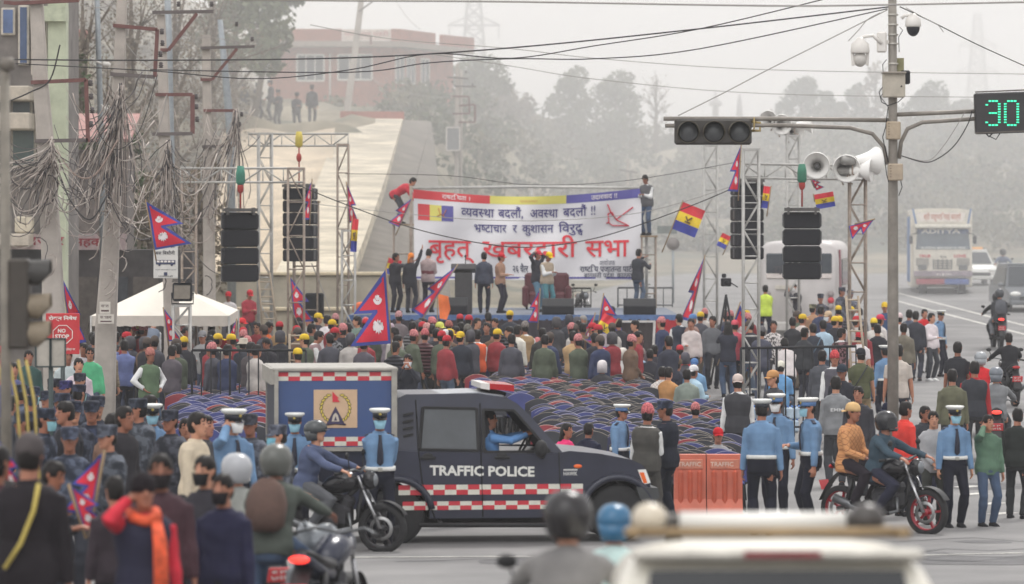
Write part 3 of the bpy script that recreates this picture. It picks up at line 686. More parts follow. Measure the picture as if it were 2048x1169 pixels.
for px, d, yt, w, hb, lb, c, k, n in [
 (955, 226, 128, 4.4, 3, 'hazy tree just right of the transformer pole', G2, 'round', 1200), (915, 214, 205, 3, 1, 'low hazy tree at the right corner of the brick house', G2, 'round', 900), (1005, 232, 185, 3.6, 1, 'grey hazy shrub tree left of the tall twin trees', G3, 'round', 800),
 (1145, 246, 128, 3.6, 1.5, 'tall hazy tree above the middle of the banner, left one of the pair', G2, 'round', 1700), (1232, 248, 138, 4.4, 1.5, 'wide hazy tree above the middle of the banner, right one of the pair', G2, 'round', 1900), (1312, 244, 140, 2.2, 4, 'thin bare tree standing alone left of the signal lights', G3, 'bare', 90),
 (1605, 262, 150, 4.2, 1, 'dark hazy conifer like tree with rounded top above the upper horns', G1, 'round', 2200), (1655, 268, 188, 3.2, 1, 'small dark hazy tree right of the round topped one', G1, 'cone', 1300), (1712, 262, 165, 2.6, 1, 'hazy dark tree seen left of the white dome camera', G1, 'round', 1500),
 (1752, 256, 118, 2.4, 4, 'sparse light tree directly behind the signal pole', G3, 'round', 320), (1858, 262, 165, 4, 1, 'broad dark hazy tree between the signal pole and the countdown board', G1, 'round', 2200), (1925, 268, 198, 3.4, 1, 'low hazy tree behind the left edge of the countdown board', G1, 'round', 1500), (2015, 268, 215, 4, 1, 'hazy tree behind the countdown board at the right edge', G1, 'round', 1500)]:
 tree(px, d, Z(yt, d), w, hb*.4, lb, c, k, int(n*1.5), leaf=.17 if k != 'bare' else .1)
ug = MB(); rs = np.random.RandomState(5)
for _ in range(620):
 d = rs.uniform(182, 262); px = rs.uniform(790, 2120); x = X(px, d)
 if hillz(x, d) < .6: continue
 q = rs.uniform(.5, 1.6)+(1.2*rs.uniform() if px > 1560 else 0); leaves(ug, (x, d, g(d)+hillz(x, d)+q*.35), (q, q, q*.65), int(70*q)+20, .2, rs, int(rs.randint(2)))
for _ in range(46):
 d = rs.uniform(166, 196); px = rs.uniform(640, 860); x = X(px, d)
 if px < 800 and d < 190: continue
 q = rs.uniform(.3, .8); leaves(ug, (x, d, g(d)+hillz(x, d)+q*.3), (q, q, q*.6), int(80*q)+20, .14, rs, int(rs.randint(2)))
for _ in range(300):
 d = rs.uniform(140, 216); px = rs.uniform(60, 500); x = X(px, d); q = rs.uniform(.4, 1.3)
 if x < -11.5: leaves(ug, (x, d, g(d)+hillz(x, d)+q*.4), (q, q, q*.9), int(70*q)+20, .17, rs, 2)
tag(ug.build('undergrowth', [leaf_mat((106, 102, 78)), leaf_mat((82, 90, 64)), leaf_mat((132, 124, 110))]), 'dry scrub covering the hillsides behind the stage and the street poles', None, None, 'stuff')
# ------------------------------------------------------------------ brick house on the hill
def brick_mat(c1, c2, mortar, sc=14):
 k = ('brick', c1)
 if k in _M: return _M[k]
 m, n, l, b = _nodes('brickwork'); tc = n.new('ShaderNodeTexCoord'); mp = n.new('ShaderNodeMapping'); mp.inputs['Rotation'].default_value = (R(90), 0, 0)
 bt = n.new('ShaderNodeTexBrick'); bt.inputs['Scale'].default_value = sc*.25; bt.inputs['Color1'].default_value = (*lin(c1), 1); bt.inputs['Color2'].default_value = (*lin(c2), 1); bt.inputs['Mortar'].default_value = (*lin(mortar), 1)
 bt.inputs['Mortar Size'].default_value = .012; nz = n.new('ShaderNodeTexNoise'); nz.inputs['Scale'].default_value = 1.2; nz.inputs['Detail'].default_value = 6
 mx = n.new('ShaderNodeMix'); mx.data_type = 'RGBA'; mx.blend_type = 'MULTIPLY'; mx.inputs[0].default_value = .5
 l.new(tc.outputs['Object'], mp.inputs[0]); l.new(mp.outputs[0], bt.inputs[0]); l.new(tc.outputs['Object'], nz.inputs[0]); l.new(bt.outputs[0], mx.inputs[6]); l.new(nz.outputs[0], mx.inputs[7])
 l.new(mx.outputs[2], b.inputs['Base Color']); b.inputs['Roughness'].default_value = .9; _M[k] = m; return m
BRICK = brick_mat((184, 106, 84), (156, 86, 68), (176, 154, 140)); GLASS = M((62, 74, 86), .12, noise=.1, scale=1.5); WFR = M((206, 204, 198), .6); CONC = M((176, 168, 154), .9, noise=.14, scale=1.4, bump=.3)
def house():
 d = 200; x0, x1 = X(540, d), X(785, d); zt, zr, zb = Z(60, d), Z(95, d), Z(262, d)
 r = thing('brick_house', 'red brick house on the hill with a flat overhanging roof and white window frames', 'house', (x1, d, zb))
 o = Vector((x1, d, zb)); w = x1-x0; W2 = 3.6; dep = 8.5; ang = math.atan2(X(862, d+5)-x1, 5.0)
 a = MB(); a.prism([(-w, 0), (0, 0), (math.sin(ang)*dep, math.cos(ang)*dep), (-w+math.sin(ang)*dep, math.cos(ang)*dep)], 0, zr-zb, 0, 'XY'); a.build('wall', BRICK, r)
 sx, cx = math.sin(ang), math.cos(ang)
 b = MB(); ov = .9; k = Z(78, d)-zr
 ex, ey = sx*dep, cx*dep; poly = [(-w-ov, -ov), (.45, -ov), (ex+ov+.2, ey), (-w+ex, ey+ov)]
 b.prism(poly, zr-zb, zr-zb+.28, 0, 'XY'); b.build('roof_slab', M((150, 138, 128), .9), r)
 hp = zt-zr-.28
 def wallseg(A, B, z0, z1, t, mb, m=0):
  A, B = Vector((*A, 0)), Vector((*B, 0)); u = (B-A).normalized(); nn_ = Vector((-u.y, u.x, 0))*t
  q = [A, B, B+nn_, A+nn_]; mb.prism([(v.x, v.y) for v in q], z0, z1, m, 'XY')
 for A_, B_, hh in ((poly[0], (X(685, d)-x1, -ov), hp), ((-.05, -ov), poly[1], hp), ((.45, -ov+.16), (poly[2][0]*.52, -ov+(ey+ov)*.52), hp), ((poly[2][0]*.6, -ov+(ey+ov)*.6), poly[2], hp*.95)):
  p = MB(); wallseg(A_, B_, zr-zb+.28, zr-zb+.28+hh, .16, p); p.build('parapet', BRICK, r)
 s = MB(); wallseg((X(686, d)-x1, -ov+.02), (-.06, -ov+.02), zr-zb+.3, zr-zb+.26+hp, .1, s); s.build('sign_board', M((214, 200, 190), .8, noise=.2, scale=9), r)
 tx = MB(); text_on(tx, 'यातायात प~हरी', (X(690, d)-x1, -ov+.0, zr-zb+.52), (1, 0, 0), (0, 0, 1), .2, width=2.2); tx.build('sign_lettering', M((176, 96, 88), .8), r)
 def win(u0, u1, z0, z1, side=False, panes=2):
  f = MB(); gl = MB(); t = .09
  def P(u, z, o_): return Vector((u, -o_, z)) if not side else Vector((sx*u+cx*o_, cx*u-sx*o_, z))
  for a_, b_ in (((u0, z0), (u1, z0)), ((u0, z1), (u1, z1)), ((u0, z0), (u0, z1)), ((u1, z0), (u1, z1))): f.bar(P(*a_, .02), P(*b_, .02), t, .1)
  for i in range(1, panes): uu = u0+(u1-u0)*i/panes; f.bar(P(uu, z0, .02), P(uu, z1, .02), .06, .08)
  fo = f.build('window', WFR, r); q = [P(u0, z0, .004), P(u1, z0, .004), P(u1, z1, .004), P(u0, z1, .004)]; gl.add(q, [(0, 1, 2, 3)]); gl.build('pane', GLASS, fo)
 zz = lambda py: Z(py, d)-zb
 win(X(594, d)-x1, X(648, d)-x1, zz(162), zz(110), panes=3); win(X(676, d)-x1, X(744, d)-x1, zz(160), zz(110), panes=3)
 for u in (.4, 1.9, 3.9): win(u, u+1.1, zz(165), zz(112), True, 2)
 for u in (2.2, 4.2): win(u, u+1.2, zz(250), zz(216), True, 2)
 pp = MB(); pp.tube([(X(660, d)-x1, -.08, zz(108)), (X(660, d)-x1, -.08, zz(205))], .05); pp.build('drainpipe', WFR, r)
 s2 = MB(); s2.tube([(X(748, d)-x1, -.7, zz(160)), (X(812, d)-x1, -1.4, zz(228))], .06); s2.tube([(X(772, d)-x1, -.7, zz(160)), (X(830, d)-x1, -1.4, zz(240))], .06); s2.build('stair_rail', M((140, 96, 84), .7), r)
house()
# ------------------------------------------------------------------ slabs, retaining walls and low walls behind the stage
def slab():
 r = thing('retaining_wall', 'long pale stone faced sloping slab running up the hill behind the stage', 'wall')
 q = lambda px, py, d: at(px, py, d)
 T = M((200, 190, 170), .95, noise=.24, scale=1.3, bump=.6, name='coursed_stone'); nn = T.node_tree.nodes; mpn = nn.new('ShaderNodeMapping'); mpn.inputs['Scale'].default_value = (.35, .5, 3.2); lk = T.node_tree.links
 lk.new(nn['Texture Coordinate'].outputs['Object'], mpn.inputs[0]); lk.new(mpn.outputs[0], nn['Noise Texture'].inputs['Vector'])
 mb = MB(); A, B, Cc, D = q(683, 236, 176), q(806, 238, 176), q(700, 552, 121), q(548, 552, 121)
 n_ = 16; vs = []
 for i in range(n_+1):
  t = i/n_; L, Rr = A.lerp(D, t), B.lerp(Cc, t); bulge = Vector((.0, 0, -.25*math.sin(math.pi*t)))
  for k in range(9): p = L.lerp(Rr, k/8)+bulge; vs.append(p)
 f = [(i*9+k, i*9+k+1, (i+1)*9+k+1, (i+1)*9+k) for i in range(n_) for k in range(8)]
 o = len(vs); vs += [v+Vector((0, 1.2, -1.4)) for v in vs]; f += [tuple(o+i for i in t[::-1]) for t in f]
 f += [(i*9+8, o+i*9+8, o+(i+1)*9+8, (i+1)*9+8) for i in range(n_)]+[(i*9, (i+1)*9, o+(i+1)*9, o+i*9) for i in range(n_)]
 f += [(k, o+k, o+k+1, k+1) for k in range(8)]+[(n_*9+k, n_*9+k+1, o+n_*9+k+1, o+n_*9+k) for k in range(8)]
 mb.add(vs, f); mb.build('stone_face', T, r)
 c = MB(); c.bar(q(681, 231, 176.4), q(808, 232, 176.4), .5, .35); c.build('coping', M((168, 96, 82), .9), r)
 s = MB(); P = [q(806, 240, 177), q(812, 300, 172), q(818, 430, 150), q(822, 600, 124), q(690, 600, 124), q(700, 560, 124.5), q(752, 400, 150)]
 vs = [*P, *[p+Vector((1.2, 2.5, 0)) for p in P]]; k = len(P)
 s.add(vs, [tuple(range(k)), tuple(range(2*k-1, k-1, -1))]+[(i, (i+1) % k, k+(i+1) % k, k+i) for i in range(k)]); s.build('side_wall', M((112, 106, 98), .95, noise=.2, scale=.7), r)  # grey side, darkened in its colour for the shade on that side
slab()
def lowall(px0, px1, py0, py1, d, th, col, label, name='low_wall', cat='wall', cap=True):
 r = thing(name, label, cat, (X((px0+px1)/2, d), d, g(d))); w = X(px1, d)-X(px0, d); z0, z1 = -.3, Z(py0, d)-g(d)
 mb = MB(); mb.box((0, 0, (z0+z1)/2), (w, th, z1-z0), ch=.03); mb.build('wall', M(col, .95, noise=.14, scale=1.1, bump=.3), r)
 if cap: c = MB(); c.box((0, -.03, z1+.05), (w+.1, th+.16, .1), ch=.02); c.build('coping', M((206, 192, 164), .9), r)
 return r
lowall(420, 830, 551, 660, 119.5, .6, (172, 164, 148), 'bare concrete base wall under the sloping stone slab, behind the stage')
lowall(455, 700, 622, 700, 114, .4, (188, 178, 158), 'low pale concrete wall left of the stage with a light top edge')
# tan bank left of the slab: steep plastered cut face
tb = MB(); tb.grid(lambda u, v: at(425+u*225+v*20, 560-v*298, 124+v*44)+Vector((0, 0, .12*math.sin(u*9+v*5))), 14, 14); n0 = len(tb.v)
tb.add([Vector(v)+Vector((0, 1.5, -.8)) for v in tb.v], [tuple(i for i in f) for f in tb.f]); 
tag(tb.build('embankment', M((196, 180, 156), .95, noise=.16, scale=.6, bump=.4)), None, None, None, 'structure')
# ------------------------------------------------------------------ left street side: building, hut, roofs, shop fronts
def left_buildings():
 d = 96; x0, x1 = X(-90, d), X(134, d); zt = Z(-70, d); z0 = g(d)
 r = thing('shop_building', 'weathered shop building at the left edge with a pale green corner column', 'building', (x0, d, z0)); w = x1-x0; zz = lambda py: Z(py, d)-z0; xx = lambda px: X(px, d)-x0
 a = MB(); a.box((w/2-.2, 3.3, zt/2-z0/2), (w-.4, 6, zt-z0)); a.build('wall', M((122, 116, 112), .9, noise=.2, scale=1.2), r)
 c = MB(); c.box((w-.2, -.1, (zt-z0)/2), (.44, .5, zt-z0)); c.build('column', M((182, 188, 164), .85, noise=.1, scale=2), r)
 b = MB(); b.box((w-.35, -.2, zz(30)), (.75, .7, .36)); b.build('beam', M((182, 188, 164), .85), r)
 for py, h in ((190, .35), (245, .4), (480, .3)):
  s = MB(); s.box((w*.36, -.55, zz(py)), (w*.72, 1.4, h), ch=.03); s.build('balcony_slab', M((188, 178, 164), .9), r)
 for (p0, p1, q0, q1, col) in ((0, 28, 15, 70, (86, 108, 150)), (34, 56, 10, 130, (70, 88, 122)), (60, 92, 40, 150, (88, 100, 120)), (20, 70, 255, 335, (78, 96, 92)), (20, 62, 200, 232, (100, 112, 112))):
  f = MB(); f.box(((xx(p0)+xx(p1))/2, .27, (zz(q0)+zz(q1))/2), (xx(p1)-xx(p0), .14, zz(q0)-zz(q1)), ch=.02); fo = f.build('window', M((196, 188, 176), .7), r)
  pn = MB(); pn.box(((xx(p0)+xx(p1))/2, .185, (zz(q0)+zz(q1))/2), (xx(p1)-xx(p0)-.1, .03, zz(q0)-zz(q1)-.1)); pn.build('pane', M(col, .2, noise=.15, scale=2), fo)
 sh = MB(); sh.box((w*.42, .2, zz(590)), (w*.8, .3, zz(505)-zz(690))); sh.build('shop_front', M((58, 56, 58), .6, noise=.3, scale=1.5), r)
 sg = MB(); sg.box((w*.62, -.35, zz(484)), (w*.66, .12, .36)); so_ = sg.build('sign_board', M((196, 178, 176), .8, noise=.15), r)
 tx = MB(); text_on(tx, 'हास बजार', (w*.36, -.42, zz(490)), (1, 0, 0), (0, 0, 1), .2, width=1.7, bold=.02); tx.build('sign_lettering', M((150, 70, 80), .8), so_)
 ac = MB(); ac.box((xx(55), -.6, zz(450)), (.42, .4, .4), ch=.04); ac.build('meter_box', M((200, 190, 170), .8), r)
 d2 = 150; r2 = thing('hut', 'small yellowish hut with a red tiled roof behind the pale green column', 'hut', (X(148, d2), d2, Z(135, d2)))
 h = MB(); h.box((0, 1, .55), (.72, 2, 1.2)); h.build('wall', M((168, 164, 116), .9), r2); h = MB(); h.prism([(-.5, 1.14), (.5, 1.14), (.42, 1.42), (-.42, 1.42)], -.2, 2.2); h.build('roof', M((150, 82, 70), .9), r2)
 st = MB(); st.box((0, 1, -3.8), (1.1, 2, 7.5)); st.build('base_wall', M((150, 140, 120), .9), r2)
 d3 = 108; r3 = thing('shed', 'shop shed with a pinkish corrugated roof behind the left poles', 'shed', (X(190, d3), d3, g(d3))); zz3 = lambda py: Z(py, d3)-g(d3)
 h = MB(); h.box((0, 1.2, zz3(300)/2), (1.7, 2, zz3(300))); h.build('wall', M((112, 104, 100), .9, noise=.2), r3)
 h = MB(); h.prism([(-.4, zz3(285)), (2.6, zz3(228)), (2.6, zz3(222)), (-.4, zz3(279))], -1.0, 1.0, 0, 'YZ'); h.build('roof', M((166, 126, 120), .8, noise=.15, scale=3), r3)
 d4 = 104; r4 = thing('shop_stall', 'dark shuttered shop row between the concrete poles with a lettered fascia', 'shop', (X(260, d4), d4, g(d4))); zz4 = lambda py: Z(py, d4)-g(d4)
 h = MB(); h.box((0, 1.2, zz4(500)/2), (3.2, 2, zz4(500))); h.build('wall', M((84, 80, 80), .85, noise=.25, scale=1.5), r4)
 h = MB(); h.box((-.9, .1, zz4(484)), (1.6, .1, .42)); f4 = h.build('sign_board', M((190, 170, 170), .8, noise=.12), r4)
 tx = MB(); text_on(tx, 'सहकारी', (-1.5, .04, zz4(492)), (1, 0, 0), (0, 0, 1), .2, width=1.15, bold=.02); tx.build('sign_lettering', M((160, 64, 72), .8), f4)
 for k in range(4): h = MB(); h.box((-1.2+k*.8, .16, 1.3), (.66, .1, 2.3)); h.build('shutter', M(((104, 96, 90), (70, 74, 80))[k % 2], .7, noise=.2), r4)
left_buildings()
# ------------------------------------------------------------------ far pylons and minaret
def pylon(px, ytop, ybase, d, wpx, label, arms):
 zt, zb = Z(ytop, d), Z(ybase, d); w = wpx/FPX*d; H = zt-zb; mb = MB(); r = thing('pylon', label, 'pylon', (X(px, d), d, zb), 0, 'power pylons in the haze')
 def hw(t): return w/2*(1-t*.75)
 n = 11
 for i in range(n):
  a, b = i/n, (i+1)/n
  for sx in (-1, 1):
   for sy in (-1, 1): mb.bar((sx*hw(a), sy*hw(a), H*a), (sx*hw(b), sy*hw(b), H*b), .16)
   mb.bar((sx*hw(a), -hw(a), H*a), (-sx*hw(b), -hw(b), H*b), .1); mb.bar((sx*hw(a), hw(a), H*a), (-sx*hw(b), hw(b), H*b), .1)
  mb.bar((-hw(b), -hw(b), H*b), (hw(b), -hw(b), H*b), .1)
 mb.build('lattice_mast', M((120, 122, 126), .6, .3), r)
 for t, L in arms:
  a = MB(); L = L/FPX*d
  a.bar((-L, 0, H*t), (L, 0, H*t), .16); a.bar((-L, 0, H*t), (0, 0, H*t+.09*H), .12); a.bar((L, 0, H*t), (0, 0, H*t+.09*H), .12)
  for s_ in (-1, 1): a.bar((s_*L*.95, 0, H*t), (s_*L*.95, 0, H*t-.1*H), .1)
  a.build('crossarm', M((120, 122, 126), .6, .3), r)
pylon(948, -60, 205, 330, 60, 'faint lattice pylon rising behind the brick house', ((.58, 52), (.85, 40)))
pylon(1955, 28, 240, 420, 46, 'very faint lattice pylon above the countdown board', ((.45, 44), (.7, 38)))
for px, yt, yb, kn, lb in ((1431, 178, 242, 1, 'slim hazy minaret with a knob standing left of the signal lights'), (1479, 188, 242, 0, 'thin hazy mast standing right of the minaret')):
 d = 300; r = thing('minaret' if kn else 'mast', lb, 'tower', (X(px, d), d, Z(yb+30, d))); zz = lambda py: Z(py, d)-Z(yb+30, d)
 mb = MB(); mb.lathe([(.28, 0), (.22, zz(214)), (.5 if kn else .2, zz(212)), (.46 if kn else .18, zz(204)), (.16, zz(200)), (.04, zz(yt))], n=10); mb.build('shaft', M((150, 150, 152), .8), r)
 fb = MB(); fb.box((0, 0, -3.4), (2, 2, 7)); fb.build('plinth', M((150, 148, 146), .9), r)
# ================================================================== VEHICLES
TYRE = M((34, 34, 36), .85, noise=.1, scale=20); RUB = M((28, 28, 30), .7, noise=.1); CHR = M((170, 170, 172), .25, .9, noise=0); DGL = M((34, 38, 42), .08, noise=0); STEEL = M((120, 122, 124), .4, .8, noise=.1)
LRED = M((170, 20, 28), .2, noise=0); LORG = M((232, 104, 40), .25, noise=0); LWHT = M((226, 226, 222), .15, noise=0)
def emit(c, s, name):
 m, n, l, b = _nodes(name); b.inputs['Base Color'].default_value = (*lin(c), 1); b.inputs['Emission Color'].default_value = (*lin(c), 1); b.inputs['Emission Strength'].default_value = s; return m
TAILON = emit((255, 60, 50), 1.2, 'lit_tail_lamp')
def wheel(parent, x, y, z, r, w, axis='Y', rimc=None, name='wheel'):
 o = thing(name, None, None, (x, y, z)); o.parent = parent
 t = MB(); t.lathe([(r*.62, -w/2), (r*.9, -w/2), (r*.99, -w*.36), (r, 0), (r*.99, w*.36), (r*.9, w/2), (r*.62, w/2)], axis=axis, n=28); t.build('tyre', TYRE, o)
 q = MB(); q.lathe([(r*.6, -w*.42), (r*.63, -w*.46), (r*.55, -w*.3), (r*.2, -w*.34), (r*.16, -w*.46), (.01, -w*.46)], axis=axis, n=20); q.lathe([(r*.6, w*.42), (r*.63, w*.46), (r*.55, w*.3), (r*.2, w*.34), (r*.16, w*.46), (.01, w*.46)], axis=axis, n=20)
 q.build('rim', rimc or M((120, 122, 126), .4, .7, noise=.1), o); return o
def checks(mb, x0, x1, z0, z1, y, n, ma, mb_, off=0):
 for i in range(n):
  for j in range(2):
   xa, xb = x0+(x1-x0)*i/n, x0+(x1-x0)*(i+1)/n; za, zb = z0+(z1-z0)*j/2, z0+(z1-z0)*(j+1)/2
   mb.add([(xa, y, za), (xb, y, za), (xb, y, zb), (xa, y, zb)], [(0, 1, 2, 3)], ma if (i+j+off) % 2 else mb_)
def arc(cx, cz, r, a0, a1, n): return [(cx+r*math.cos(R(a0+(a1-a0)*i/n)), cz+r*math.sin(R(a0+(a1-a0)*i/n))) for i in range(n+1)]
def pickup():
 d = 51.0; s = FPX/d; gz = 1088
 r = thing('pickup_truck', 'dark blue traffic police pickup with red white check stripes and a box body', 'pickup truck', gp(1024, d), R(7))
 r.location.z = Z(gz, d); u = lambda px: (px-1024)/s/.992; v = lambda py: (gz-py)/s
 W = 1.72; y0, y1 = -.0, W; NAVY = M((44, 47, 64), .28, noise=.16, scale=1.4); NAV2 = M((38, 41, 56), .35, noise=.08)
 WS = M((214, 212, 200), .5, noise=.06); RS = M((196, 48, 62), .5, noise=.06); fx, fz, ra = u(1236), v(1030), .44; rx = u(792)
 ROCK = v(1036)
 low = [(u(640), v(1010)), (u(640), v(903)), (u(800), v(900))]+[(u(840), v(903)), (u(1110), v(908)), (u(1140), v(903)), (u(1200), v(909)), (u(1262), v(921)), (u(1284), v(931)), (u(1296), v(945)), (u(1304), v(985)), (u(1300), v(1012))]
 low += arc(fx, fz, ra, 18, 172, 12)+[(u(1160), ROCK), (u(860), ROCK)]+arc(rx, fz, ra, 10, 170, 12)
 b = MB(); b.prism(low, y0, y1, 0); b.build('body', NAVY, r)
 # cabin: tapered greenhouse
 cb = MB(); lo = [(u(797), v(905)), (u(1128), v(909))]; up = [(u(800), v(800)), (u(1020), v(806)), (u(1035), v(812))]
 side = [(u(797), v(905)), (u(795), v(815)), (u(800), v(796)), (u(815), v(789)), (u(960), v(788)), (u(1015), v(796)), (u(1036), v(808)), (u(1060), v(830)), (u(1128), v(909))]
 ins = [0, .1, .13, .2, .22, .2, .14, .1, .0]
 n = len(side); vs = [(x, y0+.02+i_, z) for (x, z), i_ in zip(side, ins)]+[(x, y1-.02-i_, z) for (x, z), i_ in zip(side, ins)]
 hole = [(968, 904), (968, 820), (1030, 822), (1100, 904)]
 def holed(pts, hp):
  bm = bmesh.new(); o_ = [bm.verts.new(p) for p in pts]; h_ = [bm.verts.new(p) for p in hp]
  ed = [bm.edges.new((L_[i], L_[(i+1) % len(L_)])) for L_ in (o_, h_) for i in range(len(L_))]
  bmesh.ops.triangle_fill(bm, use_beauty=True, use_dissolve=False, edges=ed); bm.verts.index_update()
  r_ = [v_.co.copy() for v_ in bm.verts], [tuple(v_.index for v_ in f_.verts) for f_ in bm.faces]; bm.free(); return r_
 tl = lambda z: .11*max(0, (z-v(905))/(v(800)-v(905)))
 for ptsS, yy in ((vs[:n], y0+.02), (vs[n:], y1-.02)):
  sg = 1 if yy < 1 else -1; hp = [(u(p), yy+sg*tl(v(q)), v(q)) for p, q in hole]
  cb.add(*holed([(x, yy, z) for x, _, z in ptsS], [(x, yy, z) for x, _, z in hp]))
  cb.v[-len(ptsS)-4:] = [(x, yy+sg*tl(z) if not (z < v(906)) else yy, z) for x, _, z in cb.v[-len(ptsS)-4:]]
 zz_ = [(x, y0+.02+tl(z), z) for x, z in side]+[(x, y1-.02-tl(z), z) for x, z in side]
 cb.add(zz_, [(i, (i+1) % n, n+(i+1) % n, n+i) for i in range(n-1)]); cab = cb.build('cabin', NAVY, r)
 sw = MB(); sw.lathe([(.19, -.015), (.2, 0), (.19, .015)], c=(u(1062), .5, v(888)), axis=((0, 1, 0), (.5, 0, .86), (.86, 0, -.5)), n=20, cap=False); sw.build('steering_wheel', RUB, r)
 st_ = MB(); st_.box((u(975), .5, v(880)), (.16, .5, .62), rot=(0, R(-10), 0), ch=.05); st_.build('seat', M((48, 48, 52), .8), r)
 rf = MB(); rf.prism([(u(812), v(791)), (u(960), v(786)), (u(1012), v(793)), (u(1006), v(796)), (u(815), v(795))], y0+.2, y1-.2); rf.build('roof_panel', M((150, 154, 160), .3, noise=.05), r)
 def glass(pts, name, m, fr=True, off=.012):
  q = [(u(a), 0, v(b_)) for a, b_ in pts]; zt, zb = v(800), v(905)
  q = [(x, y0+.02+.11*max(0, (z-zb)/(zt-zb))-off, z) for x, _, z in q]; o = None
  if fr:
   f = MB(); c = [Vector(p) for p in q]; k = len(c)
   for i in range(k): f.bar(c[i]+Vector((0, -.002, 0)), c[(i+1) % k]+Vector((0, -.002, 0)), .035, .03)
   o = f.build('window', RUB, r)
  g_ = MB(); vs = [(a, b_, c) for a, b_, c in q]+[(a, b_+.01, c) for a, b_, c in q]; k = len(q); g_.add(vs, [tuple(range(k)), tuple(range(2*k-1, k-1, -1))]+[(i, (i+1) % k, k+(i+1) % k, k+i) for i in range(k)]); g_.build(name, m, o or r)
 glass([(840, 898), (848, 815), (955, 818), (957, 901)], 'pane', M((74, 78, 82), .1, noise=.1, scale=3))
 f = MB(); c = [Vector((u(p), y0+.008+tl(v(q)), v(q))) for p, q in hole]
 for i in range(4): f.bar(c[i], c[(i+1) % 4], .035, .03)
 f.build('window', RUB, r)
 lv = MB()
 for i in range(4): lv.bar((u(808), y0+.05, v(830+i*14)), (u(828), y0+.05, v(826+i*14)), .03, .03)
 lv.build('vent', RUB, r)
 for pts in ([(834, 800), (838, 905), (845, 965), (870, 1034)], [(962, 808), (962, 905), (966, 1034)], [(1118, 905), (1122, 1034)]):
  l = MB(); l.tube([(u(a), y0-.001+(.02+.1*max(0, (v(b_)-v(905))/(v(800)-v(905))) if v(b_) > v(905) else 0), v(b_)) for a, b_ in pts], .009, n=4); l.build('door_gap', M((14, 15, 20), .6, noise=0), r)
 for px in (856, 1004):
  h = MB(); h.sphere((u(px), y0-.005, v(912)), (.07, .012, .04), 0); h.box((u(px), y0-.035, v(915)), (.2, .03, .035), ch=.01); h.build('handle', RUB, r)
 st = MB(); tx = MB(); text_on(tx, 'TRAFFIC POLICE', (u(860), y0-.006, v(949)), (1, 0, -.02), (0, 0, 1), .118, width=u(1069)-u(860), bold=.035); tx.build('lettering', M((220, 220, 214), .5, noise=0), r)
 tx = MB(); tx.box((u(1141), y0-.004, v(941)), (.18, .004, .02)); text_on(tx, 'HAWK', (u(1127), y0-.006, v(952)), (1, 0, 0), (0, 0, 1), .045, width=.18, bold=.03); tx.build('badge_lettering', M((196, 196, 194), .4, noise=0), r)
 for (a, b_, z0, z1, n_) in ((798, 1166, 989, 969, 16), (806, 1172, 1019, 1002, 16)): st = MB(); checks(st, u(a), u(b_), v(z0), v(z1), y0-.005, n_, 0, 1); st.build('check_stripe', [RS, WS], r)
 fl = MB(); fl.tube([(x, y0-.02, z) for x, z in arc(fx, fz, ra+.03, 10, 175, 14)], .045, flat=1); fl.build('wheel_arch', NAV2, r)
 fl = MB(); fl.tube([(x, y0-.02, z) for x, z in arc(rx, fz, ra+.03, 10, 170, 14)], .045); fl.build('wheel_arch', NAV2, r)
 for x in (fx, rx):
  for y in (y0+.12, y1-.12): wheel(r, x, y, fz, .375, .24)
 inn = MB(); inn.box(((fx+rx)/2, W/2, v(1025)), (3.4, W-.7, .35)); inn.build('chassis', M((24, 24, 26), .9), r)
 sp = MB(); sp.tube([(u(838), y0-.16, v(1047)), (u(1160), y0-.16, v(1050))], .05, n=8, flat=.6); sp.bar((u(880), y0-.16, v(1047)), (u(880), y0+.3, v(1040)), .05); sp.bar((u(1100), y0-.16, v(1049)), (u(1100), y0+.3, v(1040)), .05); sp.build('side_step', RUB, r)
 bp = MB(); bp.prism([(u(1272), v(976)), (u(1316), v(978)), (u(1318), v(997)), (u(1300), v(1012)), (u(1280), v(1000))], y0-.06, y1+.06); bp.build('bumper', M((62, 64, 66), .6), r)
 hl = MB(); hl.prism([(u(1276), v(942)), (u(1292), v(941)), (u(1302), v(968)), (u(1287), v(972))], y0-.02, y0+.34); hl.build('headlight', LWHT, r)
 hi = MB(); hi.prism([(u(1279), v(947)), (u(1288), v(947)), (u(1295), v(968)), (u(1288), v(969))], y0-.026, y0-.018); hi.build('indicator', LORG, r)
 ti = MB(); ti.sphere((u(1156), y0, v(934)), (.055, .015, .026), 0); ti.build('indicator', LORG, r)
 mi = MB(); mi.sphere((u(1078), y0-.2, v(897)), (.085, .08, .115), 0); mi.bar((u(1085), y0, v(915)), (u(1078), y0-.16, v(910)), .05, .04); mi.build('wing_mirror', RUB, r)
 lb = MB(); x0, x1 = u(970), u(1030); lb.prism([(u(972), v(786)), (u(975), v(777)), (u(1026), v(790)), (u(1024), v(798))], W/2-.15, W/2+.15); lb.build('light_bar_bracket', RUB, r)
 lb = MB()
 for a, b_, m in ((967, 985, 0), (985, 1034, 1)):
  P = [(u(a), v(768+(a-967)*.07+11)), (u(a), v(768+(a-967)*.07)), (u(b_), v(768+(b_-967)*.07)), (u(b_), v(768+(b_-967)*.07+13))]; lb.prism(P, W/2-.55, W/2+.55, m)
 lb.build('light_bar', [M((214, 210, 206), .3, noise=0), LRED], r)
 # box body
 bx = MB(); X0, X1 = u(556), u(789); zt, zb = v(742), v(893); bx.box(((X0+X1)/2, W/2, (zt+zb)/2), (X1-X0-.06, W+.0, zt-zb)); BLUE = M((60, 83, 130), .45, noise=.06, scale=1.5); box = bx.build('cargo_box', BLUE, r)
 fr = MB(); FRM = M((160, 156, 148), .5, noise=.12)
